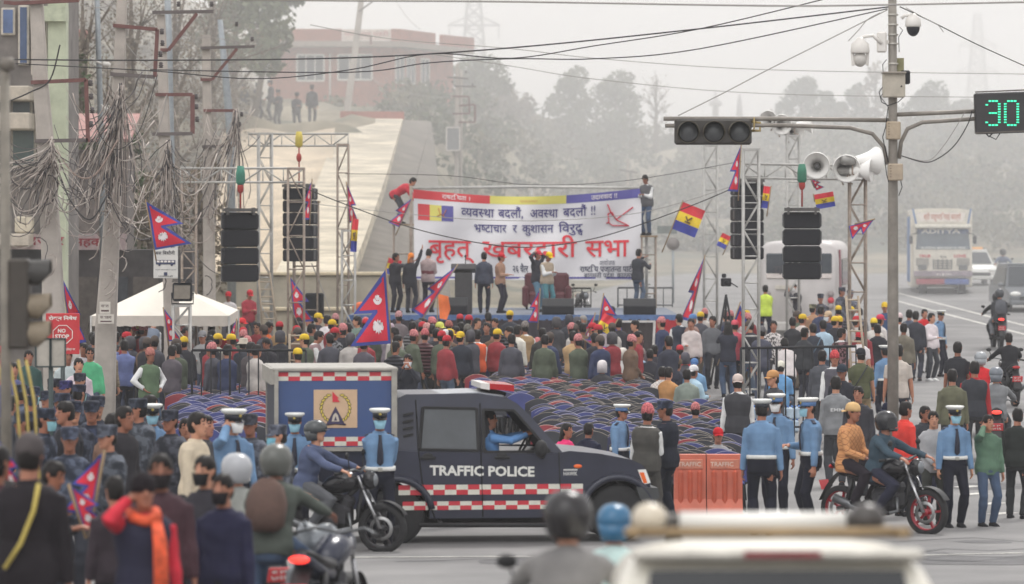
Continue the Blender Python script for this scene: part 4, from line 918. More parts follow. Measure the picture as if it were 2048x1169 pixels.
 for sy in (-.03, W+.03):
  fr.bar((X0, sy, zb), (X0, sy, zt+.03), .05, .05); fr.bar((X1, sy, zb), (X1, sy, zt+.03), .07, .05); fr.bar((X0, sy, zb-.02), (X1, sy, zb-.02), .045, .05)
 fr.box(((X0+X1)/2, W/2, zt+.025), (X1-X0+.1, W+.1, .05), ch=.015); fr.box((X0-.04, W/2, zt-.06), (.07, W+.08, .2)); fr.build('box_frame', FRM, r)
 dr = MB(); dr.box((X0+.0, W/2, (zt+zb)/2-.08), (.03, W-.2, zt-zb-.2)); dr.build('rear_door', M((44, 50, 66), .6), r)
 ck = MB(); checks(ck, u(557), u(786), v(760), v(743), -.006, 10, 0, 1); ck.build('check_stripe', [RS, WS], box); ck = MB(); checks(ck, u(557), u(786), v(890), v(872), -.006, 10, 0, 1, 1); ck.build('check_stripe', [RS, WS], box)
 em = MB(); cx, cz = u(673), v(816); ew = u(716)-u(630); em.box((cx, -.005, cz), (ew, .012, v(778)-v(854))); panel = em.build('emblem_panel', M((206, 174, 142), .6, noise=.05), box)
 lf = MB(); yy = -.015
 def ell(c, a, b_, ang, m):
  ca, sa = math.cos(ang), math.sin(ang); P = [(c[0]+a*math.cos(t)*ca-b_*math.sin(t)*sa, yy, c[1]+a*math.cos(t)*sa+b_*math.sin(t)*ca) for t in [i*math.pi/5 for i in range(10)]]; lf.add(P, [tuple(range(10))], m)
 for sd in (-1, 1):
  for i in range(9):
   t = R(-58+i*15); px_, pz_ = cx+sd*.185*math.cos(t)*.98, cz+.01+.185*math.sin(t); an = (t+math.pi/2) if sd > 0 else (math.pi/2-t)
   ell((px_, pz_), .034, .018, an+sd*.5, 0); yy -= .0004; ell((px_, pz_), .026, .010, an+sd*.5, 1); yy += .0004
 yy -= .002
 lf.add([(cx-.115, yy, cz-.19), (cx+.115, yy, cz-.19), (cx, yy, cz+.03)], [(0, 1, 2)], 2); yy -= .002
 lf.add([(cx-.05, yy, cz-.16), (cx+.05, yy, cz-.16), (cx+.03, yy, cz-.08), (cx, yy, cz-.05), (cx-.03, yy, cz-.08)], [(0, 1, 2, 3, 4)], 3)
 lf.add([(cx-.02, yy-.002, cz-.15), (cx+.02, yy-.002, cz-.15), (cx, yy-.002, cz-.09)], [(0, 1, 2)], 2)
 lf.add([(cx-.04, yy, cz+.085), (cx+.055, yy, cz+.085), (cx+.02, yy, cz+.13), (cx+.045, yy, cz+.13), (cx-.04, yy, cz+.22)], [(0, 1, 2, 3, 4)], 4)
 lf.tube([(cx-.13, yy, cz-.2), (cx, yy, cz-.185), (cx+.13, yy, cz-.2)], .012, 2, n=4)
 lf.build('emblem', [M((70, 64, 30), .6, noise=0), M((222, 198, 90), .6, noise=0), M((62, 54, 84), .6, noise=0), M((196, 186, 172), .6, noise=0), M((206, 44, 60), .6, noise=0)], panel)
 dv = person(None, None, 'drive', topk='top', topc=(104, 150, 204), legc='navy', hat='hair', label='driver in a sky blue shirt at the wheel of the police pickup', loc=(0, 0, 0), rz=R(97), fine=True)
 m = r.matrix_world if False else Matrix.Translation(r.location) @ Matrix.Rotation(R(7), 4, 'Z'); dv.location = m @ Vector((u(985), -.03+.34, v(905)-.78)); dv.scale = (.95, .95, .95)
 # the driver leans to the open window so that he shows in it
 dv.location = m @ Vector((u(992), .42, v(905)-.72))
pickup()
# ------------------------------------------------------------------ motorcycles (built facing +X, 2 m long, origin on the ground under the middle)
def motorcycle(label, loc, rz, tank=(30, 30, 34), acc=(40, 40, 44), lit=False, plate=True, group='motorcycles at the junction', steer=0):
 r = thing('motorcycle', label, 'motorcycle', loc, rz, group); B = M((26, 26, 29), .5, noise=.08); TK = M(tank, .22, noise=.03); AC = M(acc, .35, noise=.05)
 wb = .66
 def moto_wheel(x, nm):
  o = thing('wheel', None, None, (x, 0, .31)); o.parent = r
  t = MB(); t.lathe([(.235, -.045), (.285, -.055), (.306, -.03), (.31, 0), (.306, .03), (.285, .055), (.235, .045), (.23, 0)], axis='Y', n=30, cap=False); t.f += []; t.build('tyre', TYRE, o)
  q = MB(); q.lathe([(.238, -.03), (.222, -.03), (.222, .03), (.238, .03)], axis='Y', n=26, cap=False)
  for i in range(5): a = R(72*i); q.bar((math.cos(a)*.04, 0, math.sin(a)*.04), (math.cos(a+.12)*.23, 0, math.sin(a+.12)*.23), .035, .03)
  q.lathe([(.045, -.07), (.045, .07)], axis='Y', n=12); q.build('rim', AC, o)
  k = MB(); k.lathe([(.105, -.062), (.15, -.062), (.15, -.055), (.105, -.055)], axis='Y', n=24, cap=False); k.build('brake_disc', M((150, 150, 150), .35, .8, noise=0), o)
 moto_wheel(wb, 'f'); moto_wheel(-wb, 'r')
 f = MB()
 for sy in (-.09, .09): f.tube([(wb, sy, .31), (.44, sy, .78)], [.028, .022], n=8); f.tube([(.44, sy, .78), (.37, sy, .96)], .018, n=8)
 f.build('fork', CHR, r)
 m = MB(); m.grid(lambda a, b: (wb+.345*math.cos(R(30+110*a)), (b-.5)*.15, .31+.345*math.sin(R(30+110*a))), 10, 3); m.grid(lambda a, b: (wb+.335*math.cos(R(30+110*a)), (b-.5)*.14, .31+.335*math.sin(R(30+110*a))), 10, 3); m.build('mudguard', B, r)
 t = MB(); t.loft([((x, 0, z), (0, 1, 0), (0, 0, 1), w, h) for x, z, w, h in ((-.1, .8, .07, .06), (-.02, .83, .11, .11), (.15, .87, .15, .14), (.28, .88, .14, .12), (.36, .86, .08, .07))], n=14); t.build('fuel_tank', TK, r)
 se = MB(); se.loft([((x, 0, z), (0, 1, 0), (0, 0, 1), w, h) for x, z, w, h in ((-.04, .79, .1, .05), (-.2, .78, .13, .055), (-.42, .82, .13, .055), (-.6, .88, .11, .05), (-.72, .92, .05, .03))], n=12); se.build('seat', B, r)
 tl = MB(); tl.loft([((x, 0, z), (0, 1, 0), (0, 0, 1), w, h) for x, z, w, h in ((-.1, .7, .11, .07), (-.4, .75, .12, .08), (-.66, .84, .1, .06), (-.8, .9, .05, .03))], n=12); tl.build('tail_panel', TK, r)
 e = MB(); e.box((.06, 0, .46), (.42, .28, .3), ch=.06); e.lathe([(.1, -.17), (.12, -.15), (.12, .15), (.1, .17)], c=(.02, 0, .4), axis='Y', n=16); e.box((.2, 0, .6), (.16, .2, .22), rot=(0, R(25), 0), ch=.04); e.build('engine', M((62, 62, 66), .5, .5, noise=.2, scale=15), r)
 fr = MB(); fr.tube([(.4, 0, .86), (.2, 0, .68), (-.1, 0, .66), (-.2, 0, .42)], .035); fr.tube([(.4, 0, .8), (.34, 0, .4), (.1, 0, .28)], .028); fr.tube([(-wb, .1, .31), (-.16, .1, .42)], .03); fr.tube([(-wb, -.1, .31), (-.16, -.1, .42)], .03); fr.tube([(-.5, .12, .4), (-.42, .1, .74)], .035); fr.tube([(-.5, -.12, .4), (-.42, -.1, .74)], .035); fr.build('frame', B, r)
 ex = MB(); ex.tube([(.26, -.12, .5), (.3, -.14, .32), (.05, -.16, .26), (-.2, -.17, .3)], .025); ex.tube([(-.2, -.17, .3), (-.66, -.18, .46)], [.05, .06], n=12); ex.build('exhaust', STEEL, r)
 h = MB(); h.tube([(.22, .36, 1.0), (.36, .22, 1.04), (.38, 0, 1.0), (.36, -.22, 1.04), (.22, -.36, 1.0)], .014); h.build('handlebar', STEEL, r)
 for sy in (-1, 1):
  g_ = MB(); g_.tube([(.24, sy*.34, 1.0), (.16, sy*.4, .99)], .02); g_.build('grip', RUB, r)
  mr = MB(); mr.tube([(.32, sy*.28, 1.03), (.32, sy*.34, 1.18)], .008); mr.sphere((.31, sy*.36, 1.22), (.02, .06, .04), 0); mr.build('mirror', RUB, r)
 hd = MB(); hd.sphere((.5, 0, .9), (.1, .1, .12), 0); hd.build('headlamp_shell', TK, r); hd = MB(); hd.sphere((.56, 0, .9), (.045, .075, .085), 0); hd.build('headlight', M((120, 124, 128), .1, .3, noise=0), r)
 tl = MB(); tl.sphere((-.8, 0, .87), (.03, .09, .035), 0); tl.build('tail_light', TAILON if lit else LRED, r)
 mg = MB(); mg.grid(lambda a, b: (-.62-.34*a, (b-.5)*.16, .82-.3*a*a-.1*a), 6, 2); mg.grid(lambda a, b: (-.63-.34*a, (b-.5)*.15, .81-.3*a*a-.1*a), 6, 2); mg.build('rear_fender', B, r)
 if plate:
  p = MB(); p.box((-.92, 0, .62), (.012, .22, .13), rot=(0, R(-20), 0)); pl = p.build('number_plate', M((206, 60, 66), .5, noise=0), r)
  q = MB(); text_on(q, 'बा ४७', (-.932, .085, .632), (0, -1, 0), (-.3, 0, .95), .035, width=.15, bold=.02); text_on(q, '५०२६', (-.92, .085, .575), (0, -1, 0), (-.3, 0, .95), .04, width=.16, bold=.02); q.build('plate_lettering', M((230, 228, 224), .6, noise=0), pl)
 return r
def rider(moto, lab, pose='ride', back=-.22, up=0, **kw):
 rz = moto.rotation_euler.z; o = person(None, None, pose, label=lab, loc=(0, 0, 0), rz=rz+R(90), **kw)
 o.location = Matrix.Translation(moto.location) @ Matrix.Rotation(rz, 4, 'Z') @ Vector((back, 0, up)); return o
m1 = motorcycle('black motorcycle waiting in front of the police pickup, front wheel to the right', gp(662, 49.3), R(-14)); m1.location.z = g(49.3)
rider(m1, 'rider in grey blue shirt and open dark helmet on the black motorcycle', hat='openhelmet', hatc=(70, 74, 76), topc=(84, 94, 122), legc=(92, 94, 98), shoes='brown', fine=True, h=1.72, back=-.34)
m2 = motorcycle('black and red motorcycle carrying two people beside the blurred white car', gp(1768, 53.2), R(-36), tank=(28, 26, 30), acc=(150, 30, 44))
rider(m2, 'rider in teal shouldered dark jacket and black helmet on the black and red motorcycle', hat='helmet', hatc=(40, 40, 44), topc=(62, 80, 92), legc=(44, 46, 62), fine=True, back=-.12)
rider(m2, 'pillion passenger in orange checked jacket and backwards tan cap on the black and red motorcycle', pose='pillion', back=-.56, hat='capback', hatc=(222, 184, 130), topc=(214, 156, 106), topm='check', legc=(40, 34, 42), fine=True)
m3 = motorcycle('motorcycle with two riders heading away along the right lane', gp(1994, 116), R(92), lit=True); rider(m3, 'rider in black jacket and helmet in front on the departing motorcycle', hat='helmet', hatc='black', topc='black', legc='black', back=-.1); rider(m3, 'pillion rider with grey backpack and dark helmet on the departing motorcycle', pose='pillion', back=-.52, hat='helmet', hatc='dgrey', topc='dgrey', legc='grey')
m4 = motorcycle('motorcycle with lit red tail lamp under the man in the grey sweatshirt', gp(1992, 70), R(84), lit=True); rider(m4, 'motorcyclist in grey sweatshirt and grey patterned helmet seen from behind', hat='openhelmet', hatc=(110, 116, 124), topc=(124, 126, 128), legc='dgrey', fine=True)
m5 = motorcycle('motorcycle between the black vest man and the grey sweatshirt rider', gp(1962, 77), R(80), acc=(160, 34, 40)); rider(m5, 'motorcyclist in red and white jacket with light grey helmet', hat='openhelmet', hatc=(150, 154, 158), topc='red', legc='dgrey')
m6 = motorcycle('black motorcycle under the man in the black hooded jacket', gp(2016, 88), R(96)); rider(m6, 'motorcyclist in black hooded jacket without helmet seen from behind', hat='hair', topc=(38, 38, 42), legc=(52, 54, 66))
m7 = motorcycle('blurred motorcycle with lit tail lamp and red plate at the bottom left', gp(655, 33), R(76), lit=True, tank=(40, 44, 60)); rider(m7, 'blurred motorcyclist in grey green jacket and grey helmet with a brown backpack', hat='helmet', hatc=(92, 94, 90), topc=(84, 90, 84), legc='jean', back=-.2).location += Vector((-.42, .2, .12))
m8 = motorcycle('motorcycle half hidden behind the man in the navy polo shirt', gp(466, 35.5), R(120)); rider(m8, 'motorcyclist in white helmet and pale jacket behind the navy polo man', hat='helmet', hatc=(170, 172, 176), topc=(150, 152, 146), legc='dgrey')
m9 = motorcycle('out of focus motorcycle of the rider in the black helmet at the bottom edge', gp(1134, 21.6), R(84)); rider(m9, 'out of focus motorcyclist in grey jacket and black helmet with red mark', hat='helmet', hatc=(34, 32, 34), topc=(128, 126, 124), legc='dgrey', back=-.1)
m10 = motorcycle('out of focus motorcycle of the rider in the blue helmet', gp(1228, 25.5), R(84)); rider(m10, 'out of focus motorcyclist in pale mint jacket and blue helmet beside the black helmet rider', hat='openhelmet', hatc=(52, 104, 140), topc=(196, 220, 214), legc='dgrey', back=-.1, h=1.55)
m11 = motorcycle('distant motorcycle coming from the taxi along the road', gp(2006, 163), R(-94), plate=False); rider(m11, 'distant motorcyclist in grey and black helmet riding past the taxi', hat='helmet', hatc='black', topc='slate', legc='dgrey')
m12 = motorcycle('motorcycle parked behind the stage railing', gp(1165, 124), R(-80), plate=False); m12.location.z = g(124)+.35
# ------------------------------------------------------------------ lorry
def lorry():
 d = 156; s = FPX/d; r = thing('lorry', 'white painted cargo lorry coming along the road with lettering over the windscreen', 'truck', gp(1885, d), R(-4.6)); gz = YH+s*(ZC-g(d)); u = lambda px: (px-1885)/s; v = lambda py: (gz-py)/s
 WH = M((216, 210, 196), .5, noise=.1, scale=2); DK = M((48, 50, 54), .6); BL = M((86, 120, 170), .5, noise=.1); RD = M((160, 78, 86), .5, noise=.1)
 b = MB(); b.box((-.02, 4.2, v(498)), (2.42, 6.2, v(420)-v(576)), ch=.04); b.build('cargo_body', WH, r)
 for k in range(6): q = MB(); q.box((-1.235, 1.6+k*1.05, v(500)), (.03, .1, 2.6)); q.build('body_rib', BL, r)
 c = MB(); c.prism([(0, v(556)), (0, v(500)), (.14, v(458)), (.3, v(450)), (1.6, v(450)), (1.6, v(556))], u(1829), u(1943), 0, 'YZ'); c.build('cab', WH, r)
 cr = MB(); cr.prism([(u(1829), v(448)), (u(1820), v(420)), (u(1850), v(417)), (u(1915), v(417)), (u(1943), v(421)), (u(1938), v(448))], .25, .45); cr.build('crown_board', WH, r)
 bb = MB(); bb.prism([(u(1842), v(444)), (u(1834), v(426)), (u(1931), v(426)), (u(1926), v(444))], .22, .26); bb.build('name_panel', M((222, 214, 206), .6, noise=.05), r)
 br = MB(); [br.bar((u(a), .24, v(448)), (u(a2), .24, v(418)), .06) for a, a2 in ((1833, 1826), (1936, 1942))]; br.build('crown_brace', BL, r)
 vz = MB(); vz.box((u(1886), -.05, v(453)), (2.2, .5, .14), ch=.03); vz.build('sun_visor', M((224, 220, 206), .5), r)
 ws = MB(); ws.add([(u(1832), -.02, v(499)), (u(1940), -.02, v(499)), (u(1936), .12, v(460)), (u(1835), .12, v(460))], [(0, 1, 2, 3)]); gl = ws.build('windscreen', M((92, 104, 114), .15, noise=.15, scale=3), r)
 sb = MB(); sb.add([(u(1833), .08, v(468)), (u(1938), .08, v(468)), (u(1936), .1, v(459)), (u(1835), .1, v(459))], [(0, 1, 2, 3)]); sb.build('visor_band', M((84, 104, 140), .4), gl)
 t = MB(); text_on(t, 'ADITYA', (u(1842), .05, v(467)), (1, 0, 0), (0, .25, .97), .17, width=u(1921)-u(1842), bold=.045); text_on(t, '* BLESSING MAHADEV IS HERE *', (u(1838), -.05, v(498)), (1, 0, 0), (0, .2, .97), .075, width=1.9, bold=.02); t.build('windscreen_lettering', M((226, 226, 220), .6, noise=0), r)
 t = MB(); text_on(t, 'श्री पशुपति माई कार्गो', (u(1848), .205, v(439)), (1, 0, 0), (0, 0, 1), .2, width=u(1922)-u(1848), bold=.01); t.build('crown_lettering', M((188, 120, 96), .7, noise=0), r)
 t = MB(); text_on(t, 'TRUE', (u(1838), -.01, v(515)), (1, 0, 0), (0, 0, 1), .1, width=.46, bold=.04); text_on(t, 'LOVE', (u(1908), -.01, v(515)), (1, 0, 0), (0, 0, 1), .1, width=.46, bold=.04); t.build('front_lettering', M((190, 50, 66), .6, noise=0), r)
 t = MB(); text_on(t, 'TATA', (u(1880), -.014, v(516)), (1, 0, 0), (0, 0, 1), .07, width=.26, bold=.03); t.build('maker_badge', M((70, 70, 74), .5, noise=0), r)
 gr = MB()
 for i in range(4): gr.box((u(1885), -.02, v(522+i*5)), (.62, .03, .04))
 for i in range(5): gr.box((u(1867+i*9), -.03, v(529)), (.04, .03, .4))
 gr.build('grille', M((120, 120, 118), .5, .4), r)
 for px in (1845, 1926):
  h = MB(); h.box((u(px), -.02, v(524)), (.5, .05, .3), ch=.02); h.build('lamp_surround', M((150, 146, 138), .6), r); h = MB(); h.box((u(px), -.05, v(535)), (.34, .05, .2), ch=.03); h.build('headlight', M((110, 112, 112), .2), r)
 p = MB(); p.box((u(1886), -.03, v(548)), (2.28, .1, .22), ch=.02); p.build('front_panel', M((150, 138, 146), .6, noise=.2, scale=6), r); t = MB(); text_on(t, 'ना ५ ख ४३१२', (u(1872), -.09, v(552)), (1, 0, 0), (0, 0, 1), .1, width=.6, bold=.02); t.build('plate_lettering', M((230, 224, 216), .6, noise=0), r)
 p = MB(); p.box((u(1862), -.12, v(564)), (1.16, .16, .22), ch=.03); p.build('bumper', RD, r); p = MB(); p.box((u(1912), -.12, v(564)), (1.0, .16, .22), ch=.03); p.build('bumper', M((74, 96, 156), .5), r)
 for px in (1839, 1932):
  m = MB(); m.box((u(px+(-17 if px < 1885 else 17)), -.1, v(480)), (.14, .1, .32), ch=.03); m.bar((u(px), .1, v(465)), (u(px+(-17 if px < 1885 else 17)), -.05, v(470)), .03); m.build('wing_mirror', DK, r)
 for px in (1846, 1924):
  for yy in (.6, 5.6): wheel(r, u(px), yy, .48, .48, .3, 'X')
 un = MB(); un.box((0, 2.6, .75), (1.2, 4.6, .5)); un.build('chassis', DK, r)
lorry()
# ------------------------------------------------------------------ cars
def car(label, loc, rz, col, L=3.9, W=1.65, H=1.5, sign=None, hatch=True, glass=(52, 58, 64), name='car'):
 """faces -Y, origin on the ground at the front"""
 r = thing(name, label, 'car', loc, rz); P = M(col, .25, noise=.04)
 side = [(0, .35), (-.02, .55), (.1, .72), (.95, .9), (L-.12, .95), (L, .8), (L-.02, .35)]
 b = MB(); n = len(side); sec = [(W/2-.1, 0), (W/2, .12), (W/2, 1)]
 b.prism(side, -W/2+.06, W/2-.06, 0, 'YZ'); b.prism([(a+(.06 if a < 1 else -.06), z) for a, z in side], -W/2, W/2, 0, 'YZ'); b.build('body', P, r)
 c = MB(); lo, hi = [(.95, .9), (L-.15, .94)], [(1.6, H), (L-.75, H)]; ww, wt = W/2-.05, W/2-.22
 c.add([(-ww, .9, .88), (ww, .9, .88), (ww, L-.12, .93), (-ww, L-.12, .93), (-wt, 1.55, H-.06), (wt, 1.55, H-.06), (wt, L-.6, H-.05), (-wt, L-.6, H-.05)], [(0, 1, 5, 4), (1, 2, 6, 5), (2, 3, 7, 6), (3, 0, 4, 7), (4, 5, 6, 7)]); c.build('cabin', P, r)
 t = MB(); t.box((0, (1.55+L-.6)/2, H-.02), (2*wt, L-2.15, .08), ch=.03); t.build('roof', P, r)
 w_ = MB(); w_.add([(-ww+.08, .95, .93), (ww-.08, .95, .93), (wt-.04, 1.5, H-.1), (-wt+.04, 1.5, H-.1)], [(0, 1, 2, 3)]); [setattr(w_, 'v', [(a, b_-.03, z+.01) for a, b_, z in w_.v])]; w_.build('windscreen', M(glass, .1, noise=.1), r)
 w_ = MB(); w_.add([(-ww+.08, L-.14, .98), (ww-.08, L-.14, .98), (wt-.04, L-.58, H-.1), (-wt+.04, L-.58, H-.1)], [(0, 1, 2, 3)]); w_.v = [(a, b_+.03, z) for a, b_, z in w_.v]; w_.build('rear_window', M(glass, .1, noise=.1), r)
 for sx in (-1, 1):
  w_ = MB(); w_.add([(sx*(ww+.005), 1.15, .95), (sx*(ww+.005), L-.45, .98), (sx*(wt+.03), L-.8, H-.12), (sx*(wt+.03), 1.62, H-.12)], [(0, 1, 2, 3)]); w_.build('side_window', M(glass, .1, noise=.1), r)
  h = MB(); h.sphere((sx*(W/2-.22), .06, .66), (.2, .1, .09), 0); h.build('headlight', LWHT, r); h = MB(); h.sphere((sx*(W/2-.12), L-.04, .78), (.1, .06, .14), 0); h.build('tail_light', LRED, r)
  m = MB(); m.sphere((sx*(W/2+.1), 1.1, .98), (.1, .06, .08), 0); m.bar((sx*(W/2-.06), 1.12, .94), (sx*(W/2+.06), 1.1, .96), .05); m.build('wing_mirror', P, r)
  for yy in (.72, L-.72): wheel(r, sx*(W/2-.1), yy, .3, .3, .18, 'X')
 g_ = MB(); g_.box((0, -.03, .5), (W*.6, .05, .16), ch=.02); g_.build('grille', M((30, 30, 34), .5), r); g_ = MB(); g_.box((0, -.01, .36), (W*.98, .14, .16), ch=.04); g_.build('bumper', P, r)
 return r
tx_ = car('white taxi with orange roof band following the lorry', gp(1957, 166), R(2), (222, 222, 218)); bx_ = MB(); bx_.box((0, 1.9, 1.56), (.9, .3, .12), ch=.03); bx_.build('roof_sign', M((236, 170, 90), .5), tx_)
car('dark grey car cut off by the right edge of the road', gp(2070, 140), R(4), (104, 108, 112), H=1.7, W=1.8)
# bus behind the platform, seen from the rear
def bus():
 d = 119; s = FPX/d; r = thing('bus', 'white bus with a maroon side seen from behind next to the loudspeaker', 'bus', gp(1598, d), R(-7)); gz = YH+s*(ZC-g(d)); u = lambda px: (px-1600)/s; v = lambda py: (gz-py)/s
 a = MB(); H = v(492); a.loft([((0, 0, H*.55), (1, 0, 0), (0, 0, 1), 1.12, H*.46), ((0, .25, H*.55), (1, 0, 0), (0, 0, 1), 1.18, H*.5), ((0, 8, H*.55), (1, 0, 0), (0, 0, 1), 1.18, H*.5), ((0, 8.3, H*.55), (1, 0, 0), (0, 0, 1), 1.1, H*.46)], n=40, pw=.28); a.build('body', M((194, 189, 187), .4, noise=.1, scale=1), r)
 w = MB(); w.box((0, -.02, v(528)), (1.95, .08, .62), ch=.05); w.build('rear_window', M((70, 76, 82), .12), r)
 t = MB(); text_on(t, 'यात्रा', (-.75, -.07, v(549)), (1, 0, 0), (0, 0, 1), .26, width=.9, bold=.02); t.build('lettering', M((60, 60, 66), .5, noise=0), r); w = MB(); w.box((0, -.015, v(548)), (1.95, .06, .3), ch=.03); w.build('lower_band', M((216, 206, 202), .4), r)
 m = MB(); m.prism([(.3, v(650)), (.3, v(500)), (1.2, v(500)), (2.2, v(650))], 1.17, 1.2, 0, 'YZ'); m.build('side_panel', M((128, 46, 66), .4), r); m = MB(); m.box((1.185, 5, H*.72), (.03, 5.5, .8)); m.build('side_window', M((60, 64, 70), .12), r)
 for sx in (-1, 1):
  for k, (py, c) in enumerate(((588, (150, 140, 140)), (601, (200, 60, 70)), (613, (150, 140, 140)))):
   q = MB(); q.lathe([(.1, 0), (.09, -.06), (.02, -.07)], c=(sx*.95, -.02, v(py)), axis='Y', n=14); q.build('tail_light', M(c, .3, noise=0), r)
 bp = MB(); bp.box((0, -.06, .5), (2.3, .2, .3), ch=.05); bp.build('bumper', M((200, 196, 192), .4), r)
 for sx in (-1, 1):
  for yy in (1.9, 6.6): wheel(r, sx*1.0, yy, .46, .46, .3, 'X')
 q = MB(); q.box((-.45, -.03, v(575)), (.5, .05, .12)); q.build('number_plate', M((196, 190, 180), .5), r)
bus()
def foreground_car():
 d = 17.8; s = FPX/d; r = thing('police_jeep', 'out of focus white jeep roof with a light bar at the bottom edge', 'car', gp(1552, d)); z0 = g(d); r.rotation_euler = (R(-3.6), 0, 0); u = lambda px: (px-1552)/s; zz = lambda py: Z(py, d)-z0
 WHT = M((224, 220, 208), .3, noise=.05, scale=3); W = .74; H = zz(1083); L = 4.0
 def sec(y, k, w, h0=.45): return [((0, y, (H*k+h0)/2), (1, 0, 0), (0, 0, 1), w, (H*k-h0)/2)]
 b = MB(); rings = [((0, y, (t+.4)/2), (1, 0, 0), (0, 0, 1), w, (t-.4)/2) for y, t, w in ((-.25, 1.04, .8), (-.12, H-.14, .75), (.05, H-.04, .72), (.35, H, .7), (1.7, H-.03, .7), (2.1, H-.2, .72), (2.9, 1.05, .78), (4.1, .95, .78), (4.3, .8, .7))]
 b.loft(rings, n=36, pw=.36); b.build('body', WHT, r)
 gl = MB(); gl.add([(-.64, -.24, .95), (.64, -.24, .95), (.56, -.1, H-.13), (-.56, -.1, H-.13)], [(0, 1, 2, 3)]); gl.v = [(a, b_-.05, c) for a, b_, c in gl.v]; gl.build('rear_window', DGL, r)
 sp = MB(); sp.box((0, -.06, H-.06), (1.3, .3, .05), ch=.02); spo = sp.build('rear_spoiler', M((206, 202, 192), .3), r); sl_ = MB(); sl_.box((.02, -.22, H-.06), (.34, .02, .03)); sl_.build('brake_lamp', M((120, 30, 40), .3), spo)
 rk = MB()
 for x in (-.62, .62): rk.tube([(x, .3, H+.03), (x, 1.2, H+.02)], .025)
 for y in (.5, 1.1): rk.tube([(-.62, y, H+.03), (.62, y, H+.03)], .022)
 rk.build('roof_rack', M((150, 128, 96), .6, .1), r)
 lb = thing('light_bar', None, None, (0, .62, 0)); lb.parent = r; zc = (zz(1048)+H+.2)/2*0+zz(1047)
 q = MB(); q.tube([(u(1372), 0, zc), (u(1718), 0, zc)], .042, n=14); q.build('white_lens', M((236, 234, 228), .3, noise=0), lb)
 for a, c in ((1310, (200, 190, 172)), (1762, (66, 62, 60))): q = MB(); q.sphere((u(a), 0, zc+.01), (.085, .09, .075), 0); q.build('lamp', M(c, .3, noise=0), lb)
 for a, b_ in ((1330, 1372), (1718, 1760)): q = MB(); q.tube([(u(a), .02, zc-.02), (u(b_), .02, zc-.02)], .055); q.build('end_cap', M((70, 66, 62), .5), lb)
 q = MB(); [q.bar((x, 0, H+.02), (x, 0, zc-.03), .05) for x in (-.5, .5)]; q.build('bracket', RUB, lb)
 for sx in (-1, 1):
  for y in (.4, 3.2): wheel(r, sx*.72, y, .34, .34, .22, 'X')
  t = MB(); t.box((sx*.72, -.27, .95), (.12, .06, .3), ch=.02); t.build('tail_light', LRED, r)
 bp = MB(); bp.box((0, -.3, .5), (1.6, .16, .22), ch=.04); bp.build('bumper', RUB, r)
foreground_car()
# ================================================================== STAGE, TOWERS, LOUDSPEAKERS, SIGNS, WIRES, CHAIRS
ALU = M((178, 176, 172), .45, .3, noise=.12, scale=6); RAW = M((156, 142, 130), .6, .2, noise=.2, scale=6); BLK = M((34, 35, 39), .7, noise=.08, spec=.3); BLK2 = M((34, 35, 40), .8, noise=.1, scale=30, spec=.2)
def stage():
 d = 104; x0, x1 = X(694, d), X(1362, d); zt = Z(631, d); zb = g(d); r = thing('stage', 'raised stage deck with black and red skirt cloth in front of the banner', 'stage', ((x0+x1)/2, d, zb)); w = x1-x0; h = zt-zb
 b = MB(); b.box((0, 5, h-.08), (w, 10, .14), ch=.02); b.build('deck', M((96, 104, 118), .7, noise=.15, scale=2), r)
 e = MB(); e.box((0, -.03, h-.06), (w, .05, .14)); e.build('edge_cloth', M((84, 112, 158), .8, noise=.15), r)
 xx = lambda px: X(px, d)-(x0+x1)/2
 for a, b_, c, n in ((694, 1238, (50, 44, 52), 'skirt'), (1238, 1308, (58, 50, 52), 'skirt'), (1312, 1362, (180, 40, 52), 'red_cloth')):
  s = MB(); s.grid(lambda u, v: (xx(a)+(xx(b_)-xx(a))*u, -.05-.03*math.sin(u*(b_-a)*.35)*(1-v*.7), (h-.12)*v+.02), max(8, int((b_-a)/2)), 6); s.grid(lambda u, v: (xx(a)+(xx(b_)-xx(a))*u, -.02-.03*math.sin(u*(b_-a)*.35)*(1-v*.7), (h-.12)*v+.02), max(8, int((b_-a)/2)), 6); s.build(n, M(c, .85, noise=.15, scale=2), r)
 f = MB(); f.bar((xx(1238), -.1, h-.16), (xx(1310), -.1, h-.16), .05); f.bar((xx(1309), -.1, h-.16), (xx(1304), -.1, .1), .06); f.build('skirt_frame', M((214, 210, 206), .6), r)
 lg = MB(); [lg.tube([(x, y, -.2), (x, y, h-.1)], .04, n=6) for x in np.linspace(-w/2+.2, w/2-.2, 7) for y in (.4, 9.6)]; lg.build('support_frame', RAW, r)
stage()
SD = lambda dd: Z(631, 104)-g(dd)       # deck height above the local road
def on_deck(px, d): return Vector((X(px, d), d, Z(631, 104)-.002+.0))
def pole(name, label, px, d, py0, py1, r0, r1=None, mat=RAW, cat='pole', group=None, z0=None):
 z0 = (g(d) if py1 is None else Z(py1, d)) if z0 is None else z0
 o = thing(name, label, cat, (X(px, d), d, z0), 0, group); h = Z(py0, d)-z0; m = MB(); m.tube([(0, 0, 0), (0, 0, h*.5), (0, 0, h)], [r0, ((r1 or r0)+r0)/2, r1 or r0], n=12); m.build('shaft', mat, o); return o, h
